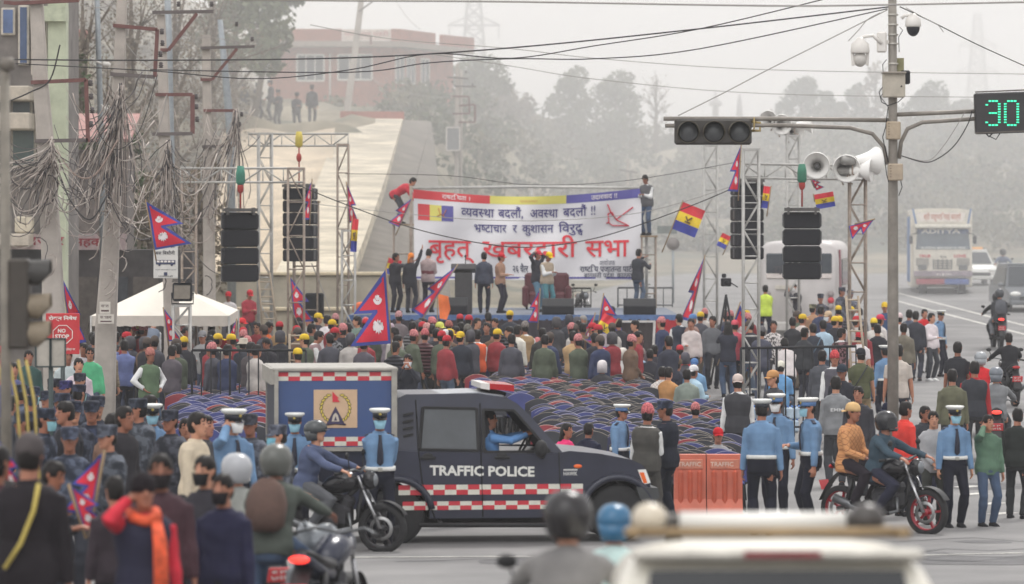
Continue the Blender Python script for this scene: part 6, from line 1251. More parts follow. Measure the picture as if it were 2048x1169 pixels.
# ---- signal pole with lights, cameras and countdown board
def signal_pole():
 d = 58; s = FPX/d; r = thing('signal_pole', 'grey traffic signal pole with boxes, two dome cameras, arms and junction boxes', 'traffic signal', gp(1786, d)); gz = YH+s*(ZC-g(d)); u = lambda px: (px-1786)/s; v = lambda py: (gz-py)/s
 PM = M((138, 132, 124), .55, .3, noise=.14, scale=5); m = MB(); m.tube([(0, 0, 0), (0, 0, v(600)), (0, 0, v(300)), (-.01, 0, v(-30))], [.085, .08, .068, .06], n=16); m.build('shaft', PM, r)
 a = MB(); a.tube([(0, 0, v(241)), (u(1560), 0, v(238)), (u(1327), 0, v(238))], .032); a.tube([(u(1775), 0, v(330)), (u(1768), 0, v(295)), (u(1745), 0, v(268)), (u(1700), 0, v(256)), (u(1560), 0, v(251)), (u(1330), 0, v(252))], .03); a.build('left_arm', PM, r)
 a = MB(); a.tube([(0, 0, v(230)), (u(1950), 0, v(223))], .032); a.tube([(u(1798), 0, v(318)), (u(1802), 0, v(285)), (u(1815), 0, v(258)), (u(1845), 0, v(245)), (u(1950), 0, v(238))], .03); a.build('right_arm', PM, r)
 hd = MB(); hd.box((u(1426), .02, v(264)), (u(1503)-u(1349), .2, v(238)-v(290)), ch=.03); H = hd.build('signal_head', M((58, 54, 50), .55, noise=.1), r)
 for px in (1376, 1427, 1478):
  q = MB(); q.lathe([(.162, 0), (.16, -.2), (.152, -.2), (.15, 0)], c=(u(px), -.08, v(265)), axis='Y', n=28, cap=False); q.v = [(x, y if z > v(268) else max(y, -.1), z) for x, y, z in q.v]; q.build('visor', M((86, 80, 66), .5, noise=.1), H)
  q = MB(); q.lathe([(.15, -.09), (.12, -.12), (.06, -.14), (.005, -.145)], c=(u(px), 0, v(265)), axis='Y', n=28); q.build('lens', M((74, 76, 78), .2, noise=.1, scale=12), H)
 q = MB(); q.tube([(u(1503), 0, v(244)), (u(1520), 0, v(246)), (u(1520), 0, v(262)), (u(1503), 0, v(262))], .02); q.tube([(u(1503), -.05, v(262)), (u(1508), -.04, v(258)), (u(1508), -.04, v(235))], .012); q.build('bracket', M((170, 150, 100), .5, .4), r)
 for (p, q0, q1, w_, nm, c) in ((1786, 145, 196, 44, 'control_box', (182, 174, 160)), (1785, 244, 280, 28, 'junction_box', (176, 160, 138)), (1789, 328, 362, 29, 'junction_box', (172, 156, 136))):
  b = MB(); b.box((u(p), -.11, (v(q0)+v(q1))/2), (w_/s, .2, v(q0)-v(q1)), ch=.015); bb = b.build(nm, M(c, .6, noise=.1), r)
  if q0 == 145: k = MB(); k.box((0, -.13, v(147)), (.34, .28, .03), ch=.01); k.build('box_lid', M((140, 132, 122), .6), bb); k = MB(); k.lathe([(.012, 0), (.012, -.02)], c=(u(1800), -.21, v(174)), axis='Y', n=10); k.build('lock', BLK, bb)
  else:
   k = MB(); [k.bar((u(p)-w_/s*.42, -.215, v(q0)-.03-.04*i), (u(p)-w_/s*.3, -.215, v(q0)-.03-.04*i), .01) for i in range(5)]; k.build('hinge_ribs', M((120, 108, 94), .7), bb)
 b = MB(); b.box((u(1810), .05, v(155)), (.12, .16, .2), rot=(0, 0, R(20)), ch=.02); b.build('black_lamp', BLK, r); b = MB(); b.box((u(1799), .1, v(130)), (.14, .1, .2)); b.build('back_panel', M((140, 136, 100), .7), r)
 cl = MB(); [cl.lathe([(.075, -.012), (.078, 0), (.075, .012)], c=(0, 0, v(py)), n=16, cap=False) for py in (30, 50, 70, 88, 128)]; cl.build('clamp_bands', M((190, 186, 178), .3, .6), r)
 CW = M((222, 218, 212), .35, noise=.03)
 for (px, py, arm, dark, nm) in ((1719, 108, [(1762, 88), (1745, 72), (1728, 74), (1719, 80)], False, 'dome_camera'), (1825, 55, [(1802, 38), (1808, 32), (1822, 32), (1825, 40)], True, 'dome_camera')):
  k = MB(); R_ = 19/s if not dark else 16/s; x, z = u(px), v(py); k.lathe([(R_*.3, R_*1.7), (R_*.45, R_*1.45), (R_*.95, R_*1.0), (R_, .02), (R_*.92, 0)], c=(x, -.1, z), n=24); cm = k.build(nm, CW, r)
  k = MB(); k.sphere((x, -.1, z-(.0 if dark else R_*.62)), (R_*(.86 if dark else .7), R_*.8, R_*(1.2 if dark else .8))); k.build('camera_eye', M((44, 44, 50), .12, noise=0) if dark else M((196, 192, 186), .25, noise=0), cm)
  if not dark: k = MB(); [k.bar((x+sx*R_*.8, -.1, z), (x+sx*R_*.72, -.12, z-R_*1.25), .03, .05) for sx in (-1, 1)]; k.build('yoke', CW, cm)
  k = MB(); k.tube([(u(a_), -.08, v(b_)) for a_, b_ in arm], .026); k.build('camera_arm', CW, r)
 k = MB(); k.box((u(1763), -.03, v(85)), (.14, .1, .3), ch=.02); k.box((u(1774), 0, v(85)), (.1, .06, .06)); k.build('mounting_plate', CW, r)
 for pts, rr in (([(1772, 120), (1764, 130), (1765, 145), (1770, 150)], .006), ([(1768, 170), (1757, 185), (1762, 205), (1775, 212), (1795, 205), (1806, 195)], .007), ([(1769, 180), (1760, 195), (1770, 208), (1775, 215)], .006), ([(1775, 215), (1770, 255), (1764, 275), (1775, 325)], .007), ([(1798, 55), (1804, 62), (1796, 75), (1797, 105)], .006), ([(1800, 362), (1803, 375), (1796, 392)], .006), ([(1768, 320), (1772, 350), (1776, 365)], .006)):
  k = MB(); k.tube([(u(a_), -.1, v(b_)) for a_, b_ in pts], rr, n=6); k.build('loose_cable', BLK, r)
 # countdown board
 B = thing('countdown_board', 'black countdown board with green digits thirty at the right edge', 'countdown timer', at(2016, 226, d)); w, h = (2084-1950)/s, (268-186)/s
 q = MB(); q.box((0, 0, 0), (w, .16, h), rot=(0, R(-2), 0), ch=.02); q.build('housing', M((46, 44, 46), .5, noise=.08), B); q = MB(); [q.bar((-w/2, -.085, s_*h/2), (w/2, -.085, s_*h/2+.04), .02) for s_ in (-1, 1)]; q.build('rim', M((92, 86, 80), .5), B)
 G = emit((60, 230, 170), .9, 'green_led'); cx = lambda px: (px-2016)/s; cz = lambda py: (226-py)/s; q = MB()
 def seg(x0, y0, x1, y1, n, wd, hh):
  for i in range(n): t = (i+.5)/n; q.box((cx(x0+(x1-x0)*t), -.09, cz(y0+(y1-y0)*t)), (wd, .01, hh))
 for (x, segs) in ((1984, 'atbmd'), (2021, 'atfebd')):
  L_, R__ = x-12, x+13; T, Md, Bt = 203, 227, 251
  if 'a' in segs: seg(L_+3, T, R__-2, T, 3, .036, .022); 
  if 'd' in segs: seg(L_+3, Bt, R__-2, Bt, 3, .036, .022)
  if 'm' in segs: seg(L_+4, Md, R__-4, Md, 3, .036, .02)
  seg(R__, T+3, R__, Bt-3, 8, .036, .018)
  if 'f' in segs: seg(L_, T+3, L_, Bt-3, 8, .036, .018)
  else: seg(L_, T+7, L_, T+8, 1, .036, .018); seg(L_, Bt-6, L_, Bt-5, 1, .036, .018)
 q.build('digits', G, B)
 k = MB(); k.tube([(cx(1972), 0, -h/2), (cx(1978), 0, -h/2-.05), (cx(1985), 0, -h/2)], .012); k.tube([(cx(1978), 0, -h/2-.04), (cx(1992), 0, -h/2-.09), (cx(2000), 0, -h/2)], .008); k.build('cable_loop', BLK, B)
signal_pole()
# near left signal post
r = thing('signal_post', 'blurred grey signal post with hooded lamps at the left edge', 'traffic signal', gp(14, 33)); s_ = FPX/33; gz = YH+s_*(ZC-g(33)); u = lambda px: (px-14)/s_; v = lambda py: (gz-py)/s_; q = MB(); q.tube([(0, 0, 0), (-.02, 0, v(140))], [.05, .042], n=14); q.build('shaft', M((128, 122, 112), .6, .2, noise=.15), r)
q = MB(); q.box((u(38), .06, v(608)), (.17, .24, v(520)-v(700)), ch=.02); q.build('signal_head', M((66, 60, 54), .6), r)
for py in (545, 613, 668):
 q = MB(); q.lathe([(.1, 0), (.1, .1), (.11, .24)], c=(u(42), .05, v(py)), axis='X', n=20, cap=False); q.lathe([(.097, 0), (.097, .1), (.107, .24)], c=(u(42), .05, v(py)), axis='X', n=20, cap=False); q.v = [(x if z > v(py) else u(42)+(x-u(42))*(.55+.45*(z-v(py)+.11)/.11), y, z) for x, y, z in q.v]; q.build('visor', M((128, 116, 98), .6, noise=.12) if py > 600 else M((60, 58, 56), .6), r)
q = MB(); q.lathe([(.06, 0), (.07, .06), (.05, .1)], c=(0, 0, v(140)), n=14); q.build('cap', M((110, 104, 96), .6), r)
# ---- concrete and steel utility poles
CP = M((176, 168, 160), .9, noise=.12, scale=2, bump=.2); GALV = M((150, 156, 160), .5, .3, noise=.1); ARM = M((110, 72, 68), .7, noise=.15); ARM2 = M((98, 90, 88), .7, noise=.12)
def upole(label, d, pts, wpx, arms, mat=CP, square=True, group='utility poles along the left pavement', name='utility_pole', strands=0, ins=()):
 s = FPX/d; px0 = pts[-1][0]; r = thing(name, label, 'utility pole', (X(px0, d), d, g(d)+hillz(X(px0, d), d)-.1), 0, group); z0 = r.location.z; u = lambda px: (px-px0)/s; zz = lambda py: Z(py, d)-z0
 P = [(u(a), 0, zz(b)) for a, b in pts]; P[-1] = (0, 0, 0); W = [w/s/2 for w in wpx]; m = MB()
 m.loft([(p, (1, 0, 0), (0, 1, 0), w, w*.8) for p, w in zip(P, W)], n=16 if square else 12, pw=.35 if square else 1, smooth=not square); 
 m.build('shaft', mat, r)
 for a in arms:
  q = MB(); [q.bar((u(a[i][0]), -W[0]*.9-.04, zz(a[i][1])), (u(a[i+1][0]), -W[0]*.9-.04, zz(a[i+1][1])), .09, .07) for i in range(len(a)-1)]; q.build('crossarm', ARM if len(a) > 2 else ARM2, r)
 for px, py in ins:
  q = MB(); q.lathe([(.02, -.05), (.05, -.04), (.03, -.02), (.055, 0), (.03, .02), (.045, .05), (.015, .07)], c=(u(px), -W[0]*.9-.04, zz(py)), n=10); q.build('insulator', M((70, 62, 62), .3), r)
 if strands:
  rs = np.random.RandomState(int(px0)); q = MB(); cen = pts[len(pts)//2]
  def strand(P0, P1, P2, P3):
   o = [(P0*(1-t)**3+P1*3*t*(1-t)**2+P2*3*t*t*(1-t)+P3*t**3) for t in np.linspace(0, 1, 10)]; q.tube([(u(a[0]), -W[0]-.1-rs.uniform(0, .5), zz(a[1])) for a in o], rs.choice([.006, .009, .013]), int(rs.randint(3)), n=4)
  (ax, ay), (bx, by), (sp, dr) = strands[1]
  for i in range(int(strands[0]*1.3)):
   f = rs.normal(); P0 = np.array([ax+rs.normal()*3, ay+rs.uniform(-12, 25)]); P3 = np.array([bx+f*sp, by+rs.uniform(-60, 60)]); P1 = P0+np.array([f*sp*.12, dr*.35]); strand(P0, P1, P3-np.array([-f*sp*.15, dr*.35]), P3)
  for i in range(strands[0]//2):          # loops sagging over to the next pole
   L_ = rs.choice([-1, 1])*rs.uniform(60, 115); P0 = np.array([cen[0], rs.uniform(ay-10, by+40)]); P3 = P0+np.array([L_, rs.uniform(-50, 50)]); g_ = rs.uniform(30, 110); strand(P0, P0+[L_*.25, g_], P3+[-L_*.25, g_], P3)
  for i in range(strands[0]//4):
   q_ = rs.uniform(10, 26); P0 = np.array([cen[0]+rs.normal()*18, rs.uniform(330, 560)]); strand(P0, P0+[q_, -q_*.4], P0+[q_*1.4, q_*2], P0+[rs.normal()*4, q_*2.6])
  cb = q.build('cable_tangle', [M((192, 182, 174), .8, noise=0), M((88, 84, 84), .8, noise=0), M((166, 154, 146), .8, noise=0)], r); cb['kind'] = 'stuff'
 return r
upole('thick concrete pole at the left edge with a red square crossarm frame', 75, [(72, -20), (80, 150), (92, 300), (103, 500), (110, 700), (112, 780)], [26, 30, 34, 40, 46, 48], [[(64, 166), (170, 161), (174, 160), (178, 285)], [(72, 283), (178, 281)], [(10, 6), (30, 8), (160, 2)]], strands=(46, ((110, 285), (60, 400), (55, 140))), ins=((183, 168), (184, 195), (186, 222), (184, 250)))
upole('concrete pole with paper notices, second from the left', 78, [(245, -20), (238, 150), (232, 300), (222, 480), (212, 650), (208, 760)], [20, 24, 28, 34, 42, 44], [[(228, 52), (313, 60), (316, 60), (311, 155)], [(222, 149), (311, 155)]], strands=(70, ((247, 180), (215, 380), (34, 150))), ins=((325, 65), (326, 88), (322, 110), (323, 132)))
upole('concrete pole behind the bus stop sign with a long grey crossarm', 85, [(322, 30), (326, 150), (330, 300), (338, 480), (344, 650), (346, 740)], [16, 20, 23, 27, 32, 34], [[(306, 26), (428, 24)], [(395, 28), (338, 101), (322, 101)], [(312, 190), (385, 190), (386, 190), (386, 268)], [(306, 269), (386, 268)]], strands=(44, ((340, 290), (335, 420), (26, 120))), ins=((358, 10), (424, 10), (393, 195), (394, 215), (395, 240)))
upole('steel tube pole close behind the bus stop sign pole', 87, [(335, -20), (338, 110), (342, 300), (346, 600), (348, 740)], [13, 14, 14, 15, 15], [], GALV, False)
upole('concrete pole left of the nearest left loudspeaker, carrying a grey crossarm', 98, [(412, 70), (414, 200), (416, 330), (418, 480), (420, 640)], [17, 18, 20, 24, 27], [[(402, 97), (510, 94)], [(475, 98), (425, 160), (402, 160)], [(408, 222), (470, 222), (471, 222), (471, 292)], [(405, 294), (471, 292)]], strands=(32, ((475, 230), (430, 400), (26, 130))), ins=((474, 50), (505, 80), (484, 230), (480, 250)))
upole('thin grey steel pole with a white camera behind the leftmost poles', 100, [(194, -20), (197, 100), (203, 300), (208, 640)], [10, 11, 12, 13], [], GALV, False)
upole('pale tapered steel pole left of the soldiers', 118, [(440, 40), (450, 140), (462, 280), (464, 560)], [10, 14, 17, 18], [], GALV, False)
upole('leaning concrete pole in front of the brick house', 184, [(726, -30), (712, 90), (697, 200), (694, 240)], [11, 13, 14, 14], [[(718, 24), (745, 4)], [(716, 70), (742, 73), (742, 90)]], group=None)
q = thing('street_camera', 'white bullet camera on the thin grey steel pole', 'camera', at(214, 130, 99.6)); m = MB(); m.box((0, -.15, 0), (.2, .3, .12), ch=.04); m.build('camera_body', M((220, 216, 210), .4), q); m = MB(); m.tube([(-.1, 0, 0), (-.42, 0, .16)], .03); m.build('camera_arm', M((214, 210, 204), .4), q)
q = thing('small_street_camera', 'small white camera lower on the thin grey steel pole', 'camera', at(210, 218, 99.6)); m = MB(); m.box((0, -.1, 0), (.14, .2, .1), ch=.03); m.sphere((.02, -.1, -.08), (.06, .06, .07)); m.build('camera_body', M((220, 216, 210), .4), q); m = MB(); m.tube([(-.02, .05, .02), (-.1, .05, .1)], .02); m.build('camera_arm', M((214, 210, 204), .4), q)
r = upole('twin pole with transformer box on the hillside right of the house', 172, [(915, 128), (914, 200), (912, 330)], [6, 8, 9], [[(895, 155), (936, 158)], [(908, 173), (952, 174)], [(905, 193), (938, 194), (939, 228), (905, 228)], [(918, 212), (950, 210), (950, 245), (918, 245)]], group=None, ins=((905, 165), (932, 145), (945, 170), (950, 220)))
m = MB(); m.tube([(.2, .1, 0), (.22, .1, Z(140, 172)-r.location.z)], .07); m.build('second_shaft', CP, r); m = MB(); zz = lambda py: Z(py, 172)-r.location.z; m.box((-.12, -.3, zz(279)), (.6, .4, zz(254)-zz(304)), ch=.03); tb2 = m.build('transformer_box', M((120, 122, 124), .6), r); m = MB(); [m.bar((-.12-.28, -.51, zz(p)), (-.12+.28, -.51, zz(p)), .05) for p in (256, 302)]; [m.bar((-.12+sx*.28, -.51, zz(256)), (-.12+sx*.28, -.51, zz(302)), .05) for sx in (-1, 1)]; m.build('door_frame', M((206, 200, 192), .6), tb2)
upole('short hazy pole with a slanted crossarm behind the banner top right', 190, [(1256, 318), (1254, 400)], [5, 6], [[(1238, 340), (1274, 346)]], group=None)
r = thing('disc_sign', 'hazy round sign on a post behind the right end of the banner', 'sign', at(1346, 560, 135)); zz = lambda py: Z(py, 135)-Z(560, 135); m = MB(); m.tube([(0, 0, -.8), (0, 0, zz(480))], .04); m.build('post', GALV, r); m = MB(); m.lathe([(.22, -.02), (.22, .02)], c=(0, -.04, zz(488)), axis='Y', n=20); m.build('disc', M((130, 124, 120), .6), r); m = MB(); m.box((-.2, 0, zz(460)), (.66, .05, .26)); m.build('panel', M((120, 126, 122), .6), r)
# ---- long wires
WB = M((52, 50, 50), .7, noise=0); WG = M((150, 146, 142), .7, noise=0)
def wire(label, pts, d, rr, m=WB, group='cables crossing the street'):
 q = MB(); P = [(p[0], p[1], d if len(p) < 3 else p[2]) for p in pts]; out = []
 for i in range(len(P)-1):
  a, b, c, e = P[max(i-1, 0)], P[i], P[i+1], P[min(i+2, len(P)-1)]
  for t in np.linspace(0, 1, 7)[:-1]:
   f = lambda k: .5*(2*b[k]+(c[k]-a[k])*t+(2*a[k]-5*b[k]+4*c[k]-e[k])*t*t+(3*b[k]-a[k]-3*c[k]+e[k])*t**3); out.append(at(f(0), f(1), f(2)))
 out.append(at(*P[-1])); q.tube(out, rr, n=5); tag(q.build('cable', m), label, 'cable', group)
for lb, pts, d, rr, m in [
 ('pale thick cable across the top from the middle to the signal pole and beyond', [(480, 0), (700, 2), (1024, 4), (1536, 12), (1780, 10), (2080, 4)], 50, .012, WG), ('dark cable from the left edge dipping and rising to the top of the signal pole', [(-20, 119), (300, 121), (700, 116), (1024, 96), (1400, 58), (1780, 14)], 58, .011, WB),
 ('dark cable crossing another one above the brick house roof edge', [(-20, 125), (300, 142), (512, 158), (700, 140), (860, 108), (1024, 117), (1190, 92), (1400, 58), (1660, -4)], 62, .009, WB), ('dark cable ending at the signal pole below its top', [(300, 140), (700, 145), (860, 126), (1024, 118), (1190, 118), (1400, 98), (1775, 18)], 60, .009, WB),
 ('guy wire from the signal head up to the signal pole', [(1356, 232, 58), (1450, 185, 58), (1536, 140, 58), (1660, 78, 58), (1775, 20, 58)], 58, .008, WG), ('thin wire sloping gently across the hazy trees to the right edge', [(620, 50), (780, 78), (1024, 98), (1200, 118), (1536, 140), (2080, 149)], 90, .008, WG),
 ('thin wire lowest across the hazy trees towards the right edge', [(860, 108), (1024, 133), (1200, 160), (1536, 188), (2080, 196)], 95, .008, WG), ('cable from the signal pole top down to the right edge', [(1800, 14, 58), (1835, 30, 58), (1880, 52, 60), (1960, 92, 64), (2080, 146, 70)], 58, .009, WB),
 ('cable sagging in front of the banner between the two speaker towers', [(590, 368), (680, 405), (820, 455), (950, 485), (1050, 495), (1150, 485), (1250, 460), (1400, 405), (1502, 360)], 88, .012, WB), ('thin upper cable in front of the banner slogan lines', [(600, 405), (780, 425), (960, 440), (1130, 440), (1300, 422), (1480, 368)], 98, .009, WG),
 ('thin cable along the top of the banner towards the signal lights', [(690, 348), (900, 352), (1060, 370), (1250, 362), (1490, 322)], 100, .008, WB), ('slack cable from the countdown board back to the signal pole', [(1944, 222), (1935, 250), (1910, 290), (1880, 315), (1850, 325), (1803, 312)], 57.8, .009, WB), ('second slack cable from the countdown board arm', [(1930, 224), (1915, 250), (1885, 295), (1855, 322), (1803, 312)], 57.8, .006, WG),
 ('short loose cable end hanging by the left camera', [(1760, 26), (1735, 40), (1716, 62), (1697, 82)], 57.8, .007, WG), ('short loose wire end right of the signal pole', [(1812, 16), (1855, 40), (1875, 50), (1887, 65)], 57.8, .006, WG), ('cable from the left post to the concrete pole frame', [(14, 205), (60, 185), (100, 160), (120, 90)], 60, .012, WB),
 ('cable looping from the red frame to the second pole', [(178, 200), (200, 270), (235, 300), (280, 260), (315, 150)], 77, .009, WB), ('pale cable from the second pole to the third pole', [(250, 85), (290, 130), (330, 140), (400, 110)], 80, .008, WG), ('sagging pale cable between the third pole and the grey crossarm', [(340, 60), (380, 80), (420, 75), (505, 90)], 90, .008, WG), ('pale cable from the top left towards the third pole', [(160, 8), (200, 16), (260, 0), (300, -10)], 80, .008, WG),
 ('twisted cable from the third pole to the slope', [(320, 400), (370, 480), (420, 540), (480, 560)], 92, .01, WB), ('cable running from the leaning pole to the transformer pole', [(740, 160, 180), (830, 190, 178), (912, 195, 173)], 176, .012, WG), ('thin wire from the leaning pole up to the top edge', [(726, 5, 184), (760, -20, 190), (800, -60, 200)], 184, .012, WG), ('wire from the house roof to the top edge', [(840, 60, 196), (810, 30, 196), (780, -20, 196)], 196, .012, WG),
 ('dense dark cable low between the first and second pole', [(105, 310), (140, 400), (180, 440), (215, 390)], 76, .016, WB), ('brown cable bundle from the first pole to the second', [(112, 300), (150, 350), (190, 350), (236, 280)], 76.5, .018, M((150, 132, 122), .8, noise=0)), ('lowest cable loop between the first two poles', [(108, 380), (145, 455), (185, 470), (222, 420)], 76, .014, WG), ('cable arc from the second pole to the third pole bundle', [(247, 200), (290, 290), (320, 250), (334, 190)], 80, .01, WG), ('cable arc under the third pole frame', [(247, 240), (285, 320), (315, 300), (340, 280)], 81, .01, WB)]: wire(lb, pts, d, rr, m)
wire('guy rope from the loudspeaker stack to the low wall', [(623, 527), (645, 580), (661, 625)], 101, .014, WG, None)
# ---- flags
RED = M((206, 40, 62), .8, noise=.06, scale=3); FB = M((62, 72, 150), .8, noise=.04); FW = M((226, 218, 218), .8, noise=0); YEL = M((238, 206, 50), .8, noise=.05); BLU = M((72, 80, 170), .8, noise=.05); FRD = M((220, 58, 70), .8, noise=.05)
def flag(label, px, py, d, hpx, tilt=0, wide=1, mirror=1, kind='nepal', polelen=None, amp=.05, bare=False, group='flags in the crowd', seed=0, pole_tilt=None, yaw=0):
 h = hpx/FPX*d; r = thing('flag', label, 'flag', at(px, py, d), 0, group); r.rotation_euler = (0, R(tilt), R(yaw)); sg = mirror
 def P(x, z, off=0): return (sg*x*wide*h, amp*h*math.sin(x*9+z*4+seed)*(.3+x)-off+.04*h*math.sin(z*7+seed), z*h)
 def poly(pts, m, name, off, par, two=True, n=1):
  # subdivide the outline and fill as a fan of strips so the cloth can wave
  q = MB(); bm = bmesh.new(); v_ = [bm.verts.new((a, 0, b)) for a, b in pts]; bm.faces.new(v_); bmesh.ops.triangulate(bm, faces=bm.faces); 
  for _ in range(3 if n else 1): bmesh.ops.subdivide_edges(bm, edges=bm.edges, cuts=1, use_grid_fill=True); bmesh.ops.triangulate(bm, faces=bm.faces)
  bm.verts.index_update(); vs = [v.co.copy() for v in bm.verts]; fs = [tuple(v.index for v in f.verts) for f in bm.faces]; bm.free()
  for o in ((off, -off-.004) if two else (off,)): q.add([P(v.x, v.z, o) for v in vs], fs, 0, True)
  return q.build(name, m, par)
 if kind == 'nepal':
  def rows(i0, m, nm, off):
   qq = MB(); e = i0; n_ = 14
   for z0, z1, w0, w1 in ((-2*e, -.57+e*.9, 0, .66-e*2.4), (-.57+e*.9, -.57-e*.0, .3-e*2.1, .3-e*2.1), (-.57, -1+e, .3-e*2.1, .76-e*2.6)):
    if z0-z1 < 1e-4: continue
    for o_ in (off, -off-.004): qq.grid(lambda a_, b_: P(e+(max(w0+(w1-w0)*b_, .001)-e*(1 if w0+(w1-w0)*b_ > e else 0))*a_, z0+(z1-z0)*b_, o_), 10, n_)
   return qq.build(nm, m, r)
  rows(0, FB, 'border', 0); rows(.045, RED, 'field', .006)
  def star(cx, cz, r0, r1, n, nm, a0=0): poly([(cx+(r0 if i % 2 else r1)*math.sin(math.pi*i/n+a0), cz+(r0 if i % 2 else r1)*math.cos(math.pi*i/n+a0)) for i in range(2*n)], FW, nm, .012, r, n=0)
  star(.21, -.76, .065, .105, 12, 'sun'); k = [(.19+.085*math.cos(R(a)), -.38+.085*math.sin(R(a))) for a in range(190, 351, 20)]+[(.19+.06*math.cos(R(a)), -.345+.07*math.sin(R(a))) for a in range(340, 199, -20)]; poly(k, FW, 'moon', .012, r, n=0); star(.19, -.37, .03, .05, 8, 'moon_disc')
 elif kind == 'party':
  for i, (m, n) in enumerate(((FRD, 'red_band'), (YEL, 'yellow_band'), (BLU, 'blue_band'))): poly([(0, -i/3), (1.35, -i/3), (1.35, -(i+1)/3), (0, -(i+1)/3)], m, n, .0, r)
  q = MB(); q.tube([P(.45, -.42, .03), P(.62, -.55, .03), P(.8, -.4, .03)], .012*h/.4, n=5); q.tube([P(.5, -.6, .03), P(.8, -.6, .03)], .01*h/.4, n=5); q.build('plough_mark', M((120, 96, 60), .8, noise=0), r)
 else: poly([(0, 0), (.5, -.1), (.6, -.6), (.42, -1), (.08, -.95)], M((236, 120, 60), .8, noise=.06), 'cloth', 0, r)
 if not bare:
  L = (polelen or hpx*1.9)/FPX*d; q = MB(); q.tube([(-sg*.012, 0, .05*h), (-sg*.012, 0, -L)], .014, n=6); q.build('stick', M((150, 126, 96), .7), r)
 return r
for a in (('upright national flag flying beside the bus stop sign', 293, 404, 76, 98, -10, 1, 1, 'nepal', 120), ('large national flag hanging in front of the stage, the biggest one', 771, 540, 74, 148, -4, .72, -1, 'nepal', 170), ('long thin national flag streaming diagonally left of the lectern', 912, 533, 98, 122, 33, .3, -1, 'nepal', 170), ('narrow national flag standing before the middle monitor', 1079, 580, 96, 66, 3, .42, -1, 'nepal', 80), ('national flag with a sun and moon beside the raised party cloth', 1208, 590, 93, 66, 10, .78, 1, 'nepal', 120), ('narrow folded national flag left of the sun and moon one', 1189, 628, 92, 58, 12, .3, -1, 'nepal', 100),
          ('long furled national flag slanting right of the red stage cloth', 1408, 516, 98, 130, 12, .2, -1, 'nepal', 150), ('national flag hanging limp under the signal lights', 1481, 292, 82, 92, 3, .3, -1, 'nepal', 110), ('furled national flag on the thin tower by the sloping slab', 694, 368, 100, 78, -4, .3, 1, 'nepal', 80), ('furled national flag at the tall tower beside the left loudspeaker', 623, 362, 96, 78, 3, .25, -1, 'nepal', 90), ('small national flag at the left edge of the banner', 823, 398, 111, 62, 24, .5, -1, 'nepal', 80),
          ('national flag blown sideways on the rusty right tower', 1748, 440, 85, 52, 76, .7, 1, 'nepal', 40), ('national flag behind the second left tower', 580, 555, 94, 92, -6, .55, 1, 'nepal', 100), ('national flag between the tent and the left lattice tower', 328, 618, 82, 66, -8, .5, 1, 'nepal', 80), ('furled national flag in front of the red shirt man by the left railing', 472, 640, 84, 52, 4, .3, -1, 'nepal', 60), ('national flag hanging behind the tower right of the woman with the phone', 1480, 610, 92, 120, 20, .8, 1, 'nepal', 130), ('tiny national pennant under the right beam', 1622, 358, 88, 26, -24, .9, 1, 'nepal', 20), ('small furled flag left of the concrete pole above the no stop sign', 126, 560, 76, 130, -8, .3, 1, 'nepal', 150), ('national flag lying almost level over the seated people', 1168, 678, 86, 58, -56, .35, 1, 'nepal', 60)): flag(*a, seed=a[1])
for a in (('blurred national flag held low among the foreground crowd', 205, 906, 34, 128, 10, .6, -1, 'nepal', 170), ('second blurred national flag left of the one held low', 141, 972, 33.5, 95, -18, .7, 1, 'nepal', 110), ('blurred national flag at the far left edge behind the camera strap man', -4, 880, 31, 110, -12, .4, 1, 'nepal', 150)): flag(*a, seed=a[1], group='blurred flags in the foreground')
for a in (('tricolour party flag waving left of the signal lights', 1366, 404, 98, 58, 22, .62, 1, 'party', 110), ('small tricolour party flag hung from the right beam', 1628, 390, 87.4, 30, -10, .95, 1, 'party', 14), ('narrow tricolour party flag beside the right loudspeaker stack', 1541, 374, 94, 44, 8, .22, -1, 'party', 60), ('tricolour party flag held over the stage left edge', 778, 516, 108, 32, 14, .62, 1, 'party', 40), ('furled tricolour party flag on the stage left tower', 705, 438, 99, 66, 4, .14, 1, 'party', 60), ('tiny tricolour party flag left of the right loudspeaker stack', 1462, 474, 104, 28, 26, .5, -1, 'party', 40), ('blue and yellow party flag half folded beneath the national flag', 1234, 640, 92.4, 52, 30, .4, -1, 'party', 60)): flag(*a, seed=a[1], group='party flags in the crowd')
flag('orange cloth flag standing beside the diagonal national flag', 876, 588, 100, 52, 0, .8, 1, 'cloth', 80, group=None)
for i, (px, w_, lb) in enumerate(((10, .02, 'leftmost'), (34, .022, 'second'), (52, .02, 'third'), (68, .02, 'fourth'))):
 q = MB(); q.tube([at(px-16, 720, 36), at(px, 800, 36), at(px+14, 1000, 35.6)], .014, n=6); tag(q.build('bamboo_stick', M((176, 156, 84), .7, noise=.15)), lb+' blurred yellow bamboo stick at the left edge', 'stick', 'bamboo sticks of the placards')
